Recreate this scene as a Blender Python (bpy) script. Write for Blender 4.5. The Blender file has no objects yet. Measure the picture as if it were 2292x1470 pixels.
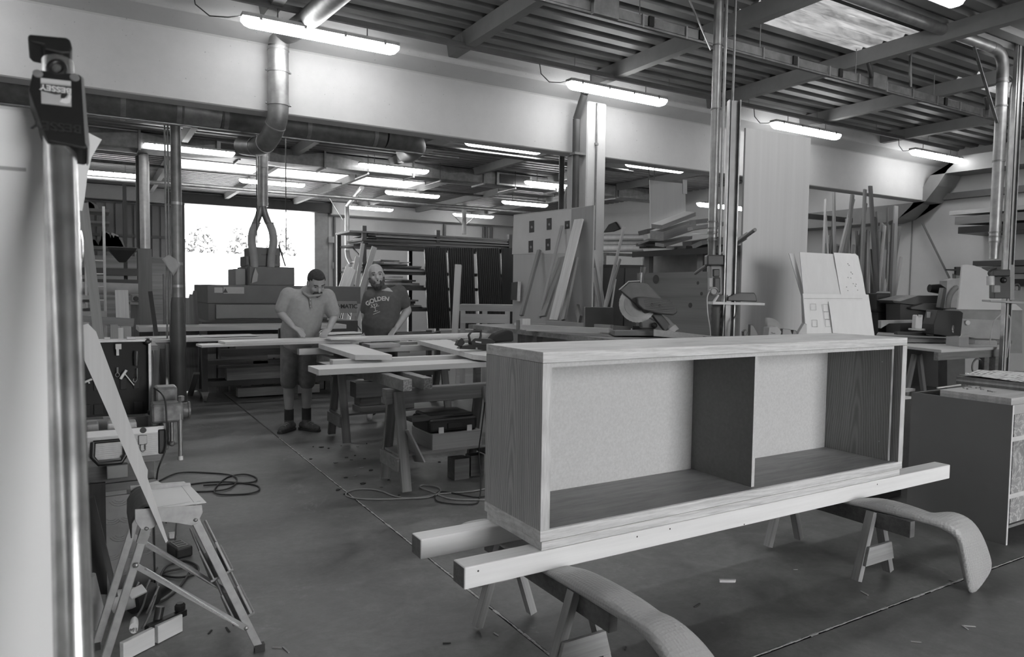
import bpy, bmesh, math, random
from mathutils import Vector, Matrix
random.seed(7)
SC = bpy.context.scene
COL = SC.collection

# ------------------------------------------------------------------ camera
F_PX, YAW, PITCH, ROLL, CAM_H = 1584.65, 0.538775, 0.053546, 0.012996, 1.5
_cy, _sy, _cp, _sp = math.cos(YAW), math.sin(YAW), math.cos(PITCH), math.sin(PITCH)
FWD = Vector((_sy * _cp, _cy * _cp, -_sp))
_right = Vector((_cy, -_sy, 0))
_up = _right.cross(FWD)
CR = _right * math.cos(ROLL) + _up * math.sin(ROLL)
CU = -_right * math.sin(ROLL) + _up * math.cos(ROLL)
CAM = Vector((0, 0, CAM_H))
cd = bpy.data.cameras.new('camera')
cd.sensor_width = 36.0
cd.lens = F_PX / 2292 * 36.0
cd.clip_start = 0.05
cd.clip_end = 300
cam = bpy.data.objects.new('camera', cd)
COL.objects.link(cam)
cam.matrix_world = Matrix(((CR.x, CU.x, -FWD.x, CAM.x), (CR.y, CU.y, -FWD.y, CAM.y), (CR.z, CU.z, -FWD.z, CAM.z), (0, 0, 0, 1)))
SC.camera = cam
cd.dof.use_dof = True
cd.dof.focus_distance = 4.2
cd.dof.aperture_fstop = 9.0

# ------------------------------------------------------------------ sky, exposure
SKY_STRENGTH = 6.0
LAMP_STRENGTH = 11.0
w = bpy.data.worlds.new('sky')
SC.world = w
w.use_nodes = True
wn = w.node_tree
bg = wn.nodes['Background']
bg.inputs['Color'].default_value = (0.9, 0.9, 0.9, 1)
bg.inputs['Strength'].default_value = SKY_STRENGTH
SC.view_settings.view_transform = 'Standard'
SC.view_settings.look = 'None'
SC.view_settings.gamma = 1.0
SC.view_settings.use_curve_mapping = False
SC.view_settings.exposure = 1.2

# ------------------------------------------------------------------ pixel -> place (a pixel gives a direction only)
def ray(x, y):
    return CR * ((x - 1146) / F_PX) - CU * ((y - 735) / F_PX) + FWD
def at_z(x, y, z=0.0):
    d = ray(x, y); return CAM + d * ((z - CAM_H) / d.z)
def at_x(x, y, X):
    d = ray(x, y); return CAM + d * (X / d.x)
def at_y(x, y, Y):
    d = ray(x, y); return CAM + d * (Y / d.y)
def at_d(x, y, dep):
    return CAM + ray(x, y) * dep
V = Vector

# ------------------------------------------------------------------ mesh helpers
class MB:
    def __init__(s): s.v = []; s.f = []
    def add(s, vs, fs):
        o = len(s.v); s.v += [V(p) for p in vs]; s.f += [tuple(i + o for i in f) for f in fs]; return s
    def box(s, x0, x1, y0, y1, z0, z1):
        return s.add([(x0,y0,z0),(x1,y0,z0),(x1,y1,z0),(x0,y1,z0),(x0,y0,z1),(x1,y0,z1),(x1,y1,z1),(x0,y1,z1)],
                     [(0,3,2,1),(4,5,6,7),(0,1,5,4),(1,2,6,5),(2,3,7,6),(3,0,4,7)])
    def bar(s, p, q, w, h, up=(0,0,1)):
        M, L = frame(p, q, up); x = L/2
        m = MB().box(-x, x, -w/2, w/2, -h/2, h/2)
        return s.add([M @ a for a in m.v], m.f)
    def prism(s, pts, ext):
        n = len(pts); ext = V(ext); a = [V(p) for p in pts]
        nrm = V((0,0,0))
        for i in range(n): nrm += a[i].cross(a[(i+1) % n])
        if nrm.dot(ext) > 0: a = a[::-1]
        return s.add(a + [p + ext for p in a], [tuple(range(n)), tuple(range(2*n-1, n-1, -1))] + [(i, n+i, n+(i+1) % n, (i+1) % n) for i in range(n)])
    def tube(s, path, r, n=10, caps=True, sx=1.0, sy=1.0):
        path = [V(p) for p in path]; m = len(path)
        rs = r if isinstance(r, (list, tuple)) else [r]*m
        rings = []; nprev = None
        for i, p in enumerate(path):
            t = (path[min(i+1, m-1)] - path[max(i-1, 0)]).normalized()
            if nprev is None:
                a = V((0,0,1)) if abs(t.z) < .9 else V((0,1,0))
                nprev = (a - t*a.dot(t)).normalized()
            else:
                nprev = (nprev - t*nprev.dot(t))
                nprev = nprev.normalized() if nprev.length > 1e-6 else t.orthogonal().normalized()
            b = t.cross(nprev)
            rings.append([p + (nprev*math.cos(2*math.pi*k/n)*sx + b*math.sin(2*math.pi*k/n)*sy)*rs[i] for k in range(n)])
        o = len(s.v)
        for R in rings: s.v += R
        for i in range(m-1):
            for k in range(n):
                s.f.append((o+i*n+k, o+i*n+(k+1) % n, o+(i+1)*n+(k+1) % n, o+(i+1)*n+k))
        if caps:
            s.f.append(tuple(o+k for k in range(n-1, -1, -1))); s.f.append(tuple(o+(m-1)*n+k for k in range(n)))
        return s
    def lathe(s, base, axis, prof, n=16):
        axis = V(axis).normalized(); a = axis.orthogonal().normalized(); b = axis.cross(a); base = V(base)
        o = len(s.v); m = len(prof)
        for r, t in prof:
            for k in range(n):
                an = 2*math.pi*k/n
                s.v.append(base + axis*t + (a*math.cos(an) + b*math.sin(an))*max(r, 1e-4))
        for i in range(m-1):
            for k in range(n):
                s.f.append((o+i*n+k, o+i*n+(k+1) % n, o+(i+1)*n+(k+1) % n, o+(i+1)*n+k))
        s.f.append(tuple(o+k for k in range(n-1, -1, -1))); s.f.append(tuple(o+(m-1)*n+k for k in range(n)))
        return s
    def ball(s, c, r, n=10, m=7):
        c = V(c); r = V(r) if not isinstance(r, (int, float)) else V((r, r, r))
        o = len(s.v)
        for i in range(1, m):
            th = math.pi*i/m
            for k in range(n):
                ph = 2*math.pi*k/n
                s.v.append(c + V((r.x*math.sin(th)*math.cos(ph), r.y*math.sin(th)*math.sin(ph), r.z*math.cos(th))))
        s.v.append(c + V((0,0,r.z))); s.v.append(c - V((0,0,r.z)))
        T, B = o+(m-1)*n, o+(m-1)*n+1
        for i in range(m-2):
            for k in range(n):
                s.f.append((o+i*n+k, o+(i+1)*n+k, o+(i+1)*n+(k+1) % n, o+i*n+(k+1) % n))
        for k in range(n):
            s.f.append((T, o+k, o+(k+1) % n)); s.f.append((B, o+(m-2)*n+(k+1) % n, o+(m-2)*n+k))
        return s
    def grid(s, rows, thick=0.0):
        o = len(s.v); R = len(rows); Cn = len(rows[0])
        for row in rows: s.v += [V(p) for p in row]
        for i in range(R-1):
            for k in range(Cn-1):
                a = o+i*Cn+k; s.f.append((a, a+1, a+Cn+1, a+Cn))
        return s

def frame(p, q, up=(0,0,1)):
    p, q, up = V(p), V(q), V(up)
    x = (q-p); L = x.length; x.normalize()
    z = up - x*up.dot(x)
    if z.length < 1e-5: z = x.orthogonal()
    z.normalize(); y = z.cross(x); c = (p+q)/2
    return Matrix(((x.x,y.x,z.x,c.x),(x.y,y.y,z.y,c.y),(x.z,y.z,z.z,c.z),(0,0,0,1))), L

def setp(o, label=None, cat=None, group=None, kind=None):
    if label: o['label'] = label
    if cat: o['category'] = cat
    if group: o['group'] = group
    if kind: o['kind'] = kind
    return o

def link(name, me, mat, parent, M):
    o = bpy.data.objects.new(name, me)
    COL.objects.link(o)
    if mat is not None and len(me.materials) == 0: me.materials.append(mat)
    if parent is not None:
        o.parent = parent
        o.matrix_parent_inverse = PW[parent.name].inverted()
    o.matrix_basis = M
    PW[o.name] = M.copy()
    return o
PW = {}

def part(name, mb, mat, parent=None, smooth=None, bevel=0.0, M=None, solid=0.0, seg=2):
    """one mesh object from MB in world coordinates (origin at its base) or in local coordinates under M"""
    vs = mb.v
    if M is None:
        mn = V((min(p.x for p in vs), min(p.y for p in vs), min(p.z for p in vs)))
        mx = V((max(p.x for p in vs), max(p.y for p in vs), max(p.z for p in vs)))
        c = V(((mn.x+mx.x)/2, (mn.y+mx.y)/2, mn.z)); vs = [p-c for p in vs]; M = Matrix.Translation(c)
    me = bpy.data.meshes.new(name)
    me.from_pydata([tuple(p) for p in vs], [], mb.f)
    me.validate(); me.update()
    if smooth:
        for p in me.polygons: p.use_smooth = True
        me.set_sharp_from_angle(angle=math.radians(smooth))
    o = link(name, me, mat, parent, M)
    if solid:
        sm = o.modifiers.new('solid', 'SOLIDIFY'); sm.thickness = solid; sm.offset = 0
    if bevel:
        b = o.modifiers.new('bevel', 'BEVEL'); b.width = bevel; b.segments = seg; b.limit_method = 'ANGLE'
    return o

def plank(name, p, q, w, h, mat, parent=None, up=(0,0,1), bevel=0.0, end=None):
    """a board: length p->q along its own x axis, so the grain follows it"""
    M, L = frame(p, q, up)
    return part(name, MB().box(-L/2, L/2, -w/2, w/2, -h/2, h/2), mat, parent, bevel=bevel, M=M)

def thing(name, label, cat, loc=(0,0,0), group=None):
    o = bpy.data.objects.new(name, None); COL.objects.link(o)
    o.empty_display_size = .1
    o.location = V(loc); PW[o.name] = Matrix.Translation(V(loc))
    return setp(o, label, cat, group)

def struct(name, mb, mat, parent=None, **k):
    o = part(name, mb, mat, parent, **k)
    if parent is None: o['kind'] = 'structure'
    return o

def again(src, M, parent=None, name=None):
    """another object on the same mesh"""
    o = src.copy(); o.name = name or src.name.split('.')[0]
    COL.objects.link(o)
    o.parent = parent
    if parent is not None: o.matrix_parent_inverse = PW[parent.name].inverted()
    o.matrix_basis = M
    PW[o.name] = M.copy()
    return o

def text_mb(txt, size, depth, M, spacing=1.0, bold=0.0, align='CENTER', curve_r=None):
    """lettering as a mesh, in the xy plane of M"""
    cu = bpy.data.curves.new('lettering', 'FONT'); cu.body = txt; cu.size = size; cu.extrude = depth
    cu.align_x = align; cu.align_y = 'CENTER'; cu.space_character = spacing; cu.offset = bold
    o = bpy.data.objects.new('lettering', cu); COL.objects.link(o)
    dg = bpy.context.evaluated_depsgraph_get(); dg.update()
    me = bpy.data.meshes.new_from_object(o.evaluated_get(dg))
    m = MB()
    vs = []
    for v in me.vertices:
        p = v.co.copy()
        if curve_r:
            a = p.x/curve_r; rr = curve_r + p.y
            p = V((rr*math.sin(a), rr*math.cos(a)-curve_r, p.z))
        vs.append(M @ p)
    m.add(vs, [tuple(p.vertices) for p in me.polygons])
    bpy.data.objects.remove(o); bpy.data.curves.remove(cu); bpy.data.meshes.remove(me)
    return m

# ------------------------------------------------------------------ procedural materials (a grey picture: every colour is a grey)
MATS = {}
def s2l(v):
    v = v/255.0
    return v/12.92 if v <= .04045 else ((v+.055)/1.055)**2.4
def mat_base(name):
    m = bpy.data.materials.new(name); m.use_nodes = True
    nt = m.node_tree; b = nt.nodes['Principled BSDF']
    return m, nt, b
def ramp(nt, src, lo, hi, a=.3, b=.7):
    r = nt.nodes.new('ShaderNodeValToRGB')
    r.color_ramp.elements[0].position = a; r.color_ramp.elements[1].position = b
    r.color_ramp.elements[0].color = (lo, lo, lo, 1); r.color_ramp.elements[1].color = (hi, hi, hi, 1)
    nt.links.new(src, r.inputs[0]); return r.outputs[0]
def coords(nt, scale, kind='Object'):
    tc = nt.nodes.new('ShaderNodeTexCoord'); mp = nt.nodes.new('ShaderNodeMapping')
    mp.inputs['Scale'].default_value = scale
    nt.links.new(tc.outputs[kind], mp.inputs[0]); return mp.outputs[0]
def noise(nt, vec, scale, detail=4, rough=.55, dist=0.0):
    n = nt.nodes.new('ShaderNodeTexNoise'); n.inputs['Scale'].default_value = scale
    n.inputs['Detail'].default_value = detail; n.inputs['Roughness'].default_value = rough; n.inputs['Distortion'].default_value = dist
    nt.links.new(vec, n.inputs['Vector']); return n.outputs[0]
def bump(nt, b, src, strength=.2, dist=.005):
    bn = nt.nodes.new('ShaderNodeBump'); bn.inputs['Strength'].default_value = strength; bn.inputs['Distance'].default_value = dist
    nt.links.new(src, bn.inputs['Height']); nt.links.new(bn.outputs[0], b.inputs['Normal'])

def grey(v, rough=.6, metal=0.0, var=.12, scale=6.0, bmp=0.0):
    """plain painted / plastic / metal grey with slight unevenness; v is the albedo"""
    k = ('g', round(v,3), rough, metal, var, scale, bmp)
    if k in MATS: return MATS[k]
    m, nt, b = mat_base('grey_%d' % len(MATS))
    b.inputs['Roughness'].default_value = rough; b.inputs['Metallic'].default_value = metal
    n = noise(nt, coords(nt, (1,1,1)), scale)
    nt.links.new(ramp(nt, n, v*(1-var), min(1, v*(1+var))), b.inputs['Base Color'])
    if bmp: bump(nt, b, n, bmp, .01)
    MATS[k] = m; return m

def wood(v, axis=0, contrast=.25, fine=60.0, rough=.55, figure=0.0):
    """wood with grain along the given local axis"""
    k = ('w', round(v,3), axis, contrast, fine, rough, figure)
    if k in MATS: return MATS[k]
    m, nt, b = mat_base('wood_%d' % len(MATS))
    b.inputs['Roughness'].default_value = rough
    sc = [1,1,1]; sc[axis] = .035
    co = coords(nt, tuple(sc))
    n1 = noise(nt, co, fine, 6, .65, .3)
    n2 = noise(nt, co, fine*.18, 3, .5, 1.2 + figure)
    mx = nt.nodes.new('ShaderNodeMix'); mx.data_type = 'FLOAT'; mx.inputs[0].default_value = .45
    nt.links.new(n1, mx.inputs[2]); nt.links.new(n2, mx.inputs[3])
    nt.links.new(ramp(nt, mx.outputs[0], v*(1-contrast), min(1, v*(1+contrast*.6)), .35, .65), b.inputs['Base Color'])
    bump(nt, b, n1, .12, .002)
    MATS[k] = m; return m

def emit(v, strength):
    k = ('e', v, strength)
    if k in MATS: return MATS[k]
    m, nt, b = mat_base('glow_%d' % len(MATS))
    b.inputs['Base Color'].default_value = (.9,.9,.9,1)
    b.inputs['Emission Color'].default_value = (v, v, v, 1); b.inputs['Emission Strength'].default_value = strength
    MATS[k] = m; return m
def galv(v=.42, rough=.32):
    return grey(v*.72, rough+.14, .75, .22, 9.0)
# ================================================================== THE SETTING
XL, XR, YF, YB, ZR = -5.0, 14.7, -7.0, 23.8, 4.42
def concrete(v, scale, rough=.7, stain=.5, spots=0.0, bm=.15):
    m, nt, b = mat_base('concrete_%d' % len(MATS)); MATS[m.name] = m
    b.inputs['Roughness'].default_value = rough
    co = coords(nt, (1,1,1))
    a = noise(nt, co, scale, 8, .62, .4); c = noise(nt, co, scale*11, 5, .7)
    mx = nt.nodes.new('ShaderNodeMix'); mx.data_type = 'FLOAT'; mx.inputs[0].default_value = .3
    nt.links.new(a, mx.inputs[2]); nt.links.new(c, mx.inputs[3])
    col = ramp(nt, mx.outputs[0], v*(1-stain*.6), v*(1+stain*.55), .3, .7)
    if spots:
        vo = nt.nodes.new('ShaderNodeTexNoise'); vo.inputs['Scale'].default_value = 38; vo.inputs['Detail'].default_value = 1
        nt.links.new(co, vo.inputs['Vector'])
        r = nt.nodes.new('ShaderNodeValToRGB'); r.color_ramp.elements[0].position = .20; r.color_ramp.elements[1].position = .27
        r.color_ramp.elements[0].color = (1-spots,)*3 + (1,)
        nt.links.new(vo.outputs[0], r.inputs[0])
        mm = nt.nodes.new('ShaderNodeMix'); mm.data_type = 'RGBA'; mm.blend_type = 'MULTIPLY'; mm.inputs[0].default_value = 1
        nt.links.new(col, mm.inputs[6]); nt.links.new(r.outputs[0], mm.inputs[7]); col = mm.outputs[2]
    nt.links.new(col, b.inputs['Base Color'])
    if bm: bump(nt, b, c, bm, .004)
    return m
def floor_mat(v):
    m, nt, b = mat_base('worn_concrete_floor'); MATS[m.name] = m
    co = coords(nt, (1,1,1)); cs = coords(nt, (.8,1.1,1))
    big = noise(nt, co, .45, 5, .6, .6); mid = noise(nt, cs, 2.6, 8, .68, .8); fine = noise(nt, co, 24, 6, .75)
    def mix(a, b_, f, blend='MULTIPLY'):
        n = nt.nodes.new('ShaderNodeMix'); n.data_type = 'RGBA'; n.blend_type = blend; n.inputs[0].default_value = f
        nt.links.new(a, n.inputs[6]); nt.links.new(b_, n.inputs[7]); return n.outputs[2]
    col = ramp(nt, big, v*.78, v*1.25, .35, .65)
    col = mix(col, ramp(nt, mid, .55, 1.35, .3, .7), 1.0); col = mix(col, ramp(nt, fine, .85, 1.15, .3, .7), 1.0)
    dust = ramp(nt, noise(nt, co, 1.3, 9, .75, 1.0), 0.0, .16, .60, .74)
    col = mix(col, dust, 1.0, 'ADD')
    nt.links.new(col, b.inputs['Base Color'])
    nt.links.new(ramp(nt, mid, .36, .6, .3, .7), b.inputs['Roughness'])
    bump(nt, b, fine, .12, .003)
    return m
M_FLOOR = floor_mat(.15)
M_CONC = concrete(.47, .35, .8, .22, .35, .05)
M_WALL = concrete(.47, .4, .85, .15, .0, .05)
M_PURL = concrete(.2, .8, .8, .3, 0, .05)
M_SHEET = grey(.17, .5, .0, .25, 1.3)
M_STEEL = galv(.45, .3)
M_STEELD = galv(.3, .38)
M_DARK = grey(.03, .5)
M_BLACK = grey(.012, .4)
M_OUTER = grey(.7, .9, 0, .05)

# floor: cast slabs with sawn joints
JX, JY = 1.61, 1.926
fl = struct('floor', MB().box(XL, XR, YF, YB, -.3, -.02), grey(.3, .8, 0, .3, 20.0))
g = .006
for (x0, x1) in ((XL, JX-g), (JX+g, XR)):
    for (y0, y1) in ((YF, JY-g), (JY+g, YB)):
        part('slab', MB().box(x0, x1, y0, y1, -.02, 0), M_FLOOR, fl, bevel=.004, seg=1)
# crumbled joint filler, paler than the slabs
def rough_strip(a, b, w, n, seed):
    r = random.Random(seed); m = MB(); a, b = V(a), V(b); t = (b-a).normalized(); s = V((-t.y, t.x, 0))
    for i in range(n):
        p = a.lerp(b, i/n); q = a.lerp(b, (i+1)/n); k = r.uniform(.4, 1.3)*w
        m.add([p - s*k*r.uniform(.3,1), q - s*k*r.uniform(.3,1), q + s*k, p + s*k*r.uniform(.5,1), p + V((0,0,.0015)), q + V((0,0,.0015))],
              [(0,1,5,4),(4,5,2,3)])
    return m
for k, (a, b, wd) in enumerate((((JX, 1.9, .0012), (JX, 7.2, .0012), .007), ((1.7, JY, .0012), (8.0, JY, .0012), .0085))):
    part('joint_filler', rough_strip(a, b, wd, 120, 3+k), grey(.42, .9, 0, .4, 60.0), fl)

# ceiling: trapezoid roof sheets, ribs along X, laid between the purlins; some bays are translucent
PX = [-4.7, -2.6, -.5, 1.6, 3.7, 5.8, 7.9, 10.0, 12.2, 14.7]
SKYL = [(5, 4.5, 5.25), (3, 4.25, 5.25), (1, 4.25, 5.25), (7, 4.5, 5.25),  # near bays out of view are added to light floor and sideboard
        (4, 17.75, 19.25), (5, 17.75, 19.25), (3, 17.75, 19.25), (8, 9.25, 10.0)]
PER = .25
prof = [(0, 0), (.12, 0), (.15, .055), (.22, .055), (.25, 0)]
roof, sky = MB(), {}
ny = int((YB+.5-YF)/PER)
for bay in range(len(PX)-1):
    x0, x1 = PX[bay], PX[bay+1]
    cells = {}
    for j in range(ny):
        y0 = YF + j*PER
        hit = None
        for k, (bb, a, b) in enumerate(SKYL):
            if bb == bay and a-.01 <= y0 and y0+PER <= b+.01: hit = k
        m = roof if hit is None else sky.setdefault(hit, MB())
        for i in range(4):
            (u0, h0), (u1, h1) = prof[i], prof[i+1]
            m.add([(x0, y0+u0, ZR+h0-.05), (x1, y0+u0, ZR+h0-.05), (x1, y0+u1, ZR+h1-.05), (x0, y0+u1, ZR+h1-.05)], [(0,1,2,3)])
cei = struct('ceiling', roof, M_SHEET)
def translucent(v, dirt):
    mt, nt, b = mat_base('translucent_sheet_%d' % len(MATS)); MATS[mt.name] = mt
    nt.nodes.remove(b); tr = nt.nodes.new('ShaderNodeBsdfTranslucent')
    nt.links.new(ramp(nt, noise(nt, coords(nt, (.6,5,1)), 2.2, 6, .7, .5), v*(1-dirt), v, .35, .62), tr.inputs[0])
    df = nt.nodes.new('ShaderNodeBsdfDiffuse'); df.inputs[0].default_value = (.35,.35,.35,1)
    mxs = nt.nodes.new('ShaderNodeMixShader'); mxs.inputs[0].default_value = .4
    nt.links.new(tr.outputs[0], mxs.inputs[1]); nt.links.new(df.outputs[0], mxs.inputs[2])
    nt.links.new(mxs.outputs[0], nt.nodes['Material Output'].inputs[0]); return mt
TR_DIRTY, TR_MID, TR_CLEAN = translucent(.11, .75), translucent(.4, .3), translucent(.6, .1)     # old grimy sheets nearby, clearer added ones out of view, new by the gate
for k, m in sky.items(): part('skylight_panel', m, TR_CLEAN if SKYL[k][1] > 8 else TR_MID if SKYL[k][0] < 4 else TR_DIRTY, cei)

# purlins on both sides of the main beam
WEB, FLG = 7.9, 7.62
for x in PX[1:-1]:
    for (y0, y1) in ((YF, FLG+.05), (8.42, YB)):
        m = MB()
        pr_ = [(x-.055, 0, 4.21), (x+.055, 0, 4.21), (x+.085, 0, 4.37), (x-.085, 0, 4.37)]
        m.prism([(a, y0, c) for a, _, c in pr_], (0, y1-y0, 0))
        struct('roof_purlin', m, M_PURL)
# main beam (precast) with a splayed top flange
def beam_prof(x0, x1, name):
    p = [(WEB, 3.36), (WEB, 4.06), (FLG, 4.15), (FLG, 4.35), (8.45, 4.35), (8.45, 4.15), (8.15, 4.06), (8.15, 3.36)]
    return struct(name, MB().prism([(x0, y, z) for y, z in p], (x1-x0, 0, 0)), M_CONC, bevel=.012, seg=1)
beam_prof(XL, 5.72, 'main_beam'); beam_prof(5.735, 14.7, 'main_beam')
# column
cx0, cx1, cy0, cy1 = 5.7, 6.02, 7.66, 8.12
struct('column', MB().box(cx0, cx1, cy0, WEB-.002, 0, 4.02).box(cx0, cx1, WEB-.002, cy1, 0, 3.358), concrete(.5, .6, .8, .15, .2), bevel=.015, seg=1)
# walls
gx0, gx1, gz = 2.53, 6.47, 4.0
struct('wall_back', MB().box(XL, gx0, YB, YB+.25, 0, 4.6).box(gx1, XR, YB, YB+.25, 0, 4.6).box(gx0, gx1, YB, YB+.25, gz, 4.6), M_WALL)
struct('wall_right', MB().box(XR, XR+.25, YF, YB+.25, 0, 4.6), M_WALL)
struct('wall_left', MB().box(XL-.25, XL, YF, YB+.25, 0, 4.6), M_WALL)
fx0, fx1, fz = 2.2, 7.2, 4.1
struct('wall_front', MB().box(XL, fx0, YF-.25, YF, 0, 4.6).box(fx1, XR, YF-.25, YF, 0, 4.6).box(fx0, fx1, YF-.25, YF, fz, 4.6), M_WALL)
# joints and edge strips seen on the right wall
for y in (8.45, 11.1): struct('trim_1', MB().box(XR-.012, XR, y-.012, y+.012, 0, 3.3), grey(.2, .8))
# steel header over the gate and beam along the back wall
struct('trim_2', MB().box(2.0, 7.0, YB-.28, YB, 4.0, 4.3), grey(.05, .6))
struct('trim_3', MB().box(gx0-.22, gx0, YB-.18, YB, 0, 4.0), grey(.07, .6))
struct('trim_4', MB().box(gx1, gx1+.45, YB-.12, YB, 0, 4.0), grey(.28, .7))
struct('wall_beam', MB().box(XL, 2.0, YB-.5, YB, 3.95, 4.35).box(7.0, XR, YB-.45, YB, 3.95, 4.35), M_CONC)
struct('ground', MB().box(-40, 60, YB+.25, 90, -.3, -.02), M_OUTER)
struct('yard', MB().box(-40, 60, -60, YF-.25, -.3, -.02), grey(.5, .9, 0, .05))

# ------------------------------------------------------------------ fluorescent lamps
M_TUBE = emit(1.0, LAMP_STRENGTH)
M_HOUSING = grey(.42, .5)
def lamp_mesh():
    L, w, h = 1.57, .13, .085
    # diffuser: rounded trough with tapered ends
    sect = [(-w/2, 0), (-w/2*.96, -h*.55), (-w/2*.7, -h*.9), (-w/2*.3, -h), (w/2*.3, -h), (w/2*.7, -h*.9), (w/2*.96, -h*.55), (w/2, 0)]
    m = MB(); rings = []
    for (x, s, d) in ((-L/2, .78, .45), (-L/2+.03, .93, .8), (-L/2+.08, 1, 1), (L/2-.08, 1, 1), (L/2-.03, .93, .8), (L/2, .78, .45)):
        rings.append([(x, y*s, z*d) for y, z in sect])
    n = len(sect); vs = [p for r in rings for p in r]; fs = []
    for i in range(len(rings)-1):
        for k in range(n-1): fs.append((i*n+k, (i+1)*n+k, (i+1)*n+k+1, i*n+k+1))
    fs.append(tuple(range(n))); fs.append(tuple((len(rings)-1)*n + k for k in range(n-1, -1, -1)))
    m.add(vs, fs)
    hs = MB().prism([(-L/2, -w*.46, 0), (-L/2+.05, -w/2-.004, 0), (L/2-.05, -w/2-.004, 0), (L/2, -w*.46, 0), (L/2, w*.46, 0), (L/2-.05, w/2+.004, 0), (-L/2+.05, w/2+.004, 0), (-L/2, w*.46, 0)], (0, 0, .035))
    cl = MB()
    for x in (-.62, -.2, .2, .62):
        for s in (-1, 1): cl.box(x-.012, x+.012, s*(w/2-.004), s*(w/2+.008), -.018, .03)
    return m, hs, cl
_lm = None
ROW = 7.2
def lamp(X0, Y, Z, label, tilt=0.0):
    global _lm
    t = thing('fluorescent_lamp', label, 'lamp', (X0+.785, Y, Z), 'batten lamps under the roof')
    M = Matrix.Translation((X0+.785, Y, Z))
    if _lm is None:
        a, b_, c_ = lamp_mesh()
        _lm = [part('diffuser', a, M_TUBE, t, M=M, smooth=40), part('housing', b_, M_HOUSING, t, M=M), part('clip', c_, M_STEEL, t, M=M)]
        _lm[2]['kind'] = 'stuff'
    else:
        for o in _lm: again(o, M, t)
    top = 4.19 if abs(Y-ROW) < .01 else 4.36
    for dx in (-.45, .45): part('hanger', MB().tube([(X0+.785+dx, Y, Z+.034), (X0+.785+dx, Y, top)], .006, 6), M_STEELD, t)
    return t
ROW = 7.2
rowx = [1.28, 5.06, 8.78, 12.42]
where = ['lit batten lamp hanging before the bent round duct', 'lit batten lamp hanging in front of the concrete column', 'lit batten lamp above the tall plywood sheet', 'lit batten lamp beside the curved box duct']
for x, l in zip(rowx, where): lamp(x, ROW, 4.05, l)
lamp(4.95, 3.42, 4.07, 'lit batten lamp over the grey cabinet, its end beside the long duct pipe')
for x in (1.3, 8.6): lamp(x, 3.42, 4.07, 'lit batten lamp in the row over the workshop floor')
for x in (-2.4,): lamp(x, ROW, 4.05, 'lit batten lamp in the row over the workshop floor')
for (x, y, l) in ((.93, 14.9, 'lit batten lamp crossed by the duct drop near the gate'), (4.93, 14.6, 'lit batten lamp before the box duct with the black grille'),
                  (9.05, 14.6, 'lit batten lamp partly behind the dark rain pipe'), (3.2, 18.4, 'lit batten lamp above the wide belt sander'),
                  (6.92, 18.3, 'lit batten lamp above the sheet rack'), (10.5, 18.2, 'lit batten lamp above the board with dark photos'),
                  (-.45, 19.2, 'lit batten lamp over the far left shelves'), (7.1, 22.3, 'lit batten lamp beside the far thin duct pipe'),
                  (10.85, 22.2, 'lit batten lamp above the braced far pipe'), (5.75, 11.3, 'lit batten lamp showing as a sliver under the beam beside the column'), (2.3, 11.3, 'lit batten lamp showing as a sliver under the beam past the duct end'), (-1.3, 11.3, 'lit batten lamp hidden behind the beam near the clamp'), (9.4, 11.3, 'lit batten lamp just under the beam by the hung panel')):
    lamp(x, y, 4.13, l)
lamp(12.35, 12.2, 3.62, 'lit batten lamp beside the hanging pale panel')
# rail that carries the lamps
for (x0, x1, y, l) in ((-3.0, 13.9, ROW, 'dark lighting rail under the roof along the concrete beam'),):
    t = thing('lighting_rail', l, 'rail', ((x0+x1)/2, y, 4.2))
    part('rail', MB().box(x0, x1, y-.022, y+.022, 4.19, 4.245), grey(.09, .5), t)
    for x in [x0+.4+i*1.55 for i in range(11)]:
        part('hanger', MB().tube([(x, y, 4.24), (x, y, 4.40)], .004, 5), M_STEELD, t)
for x, l in zip(rowx, ('first', 'second', 'third', 'fourth')):
    pts = [(x-.42, ROW, 4.19), (x-.40, ROW, 4.08), (x-.28, ROW, 4.0), (x-.12, ROW, 4.02), (x+.01, ROW, 4.06)]
    t = part('lamp_cable', MB().tube(pts, .006, 6), grey(.05), None, smooth=60)
    setp(t, 'thin dark cable looping from the rail to a batten lamp', 'cable', 'lamp feed cables')
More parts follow.
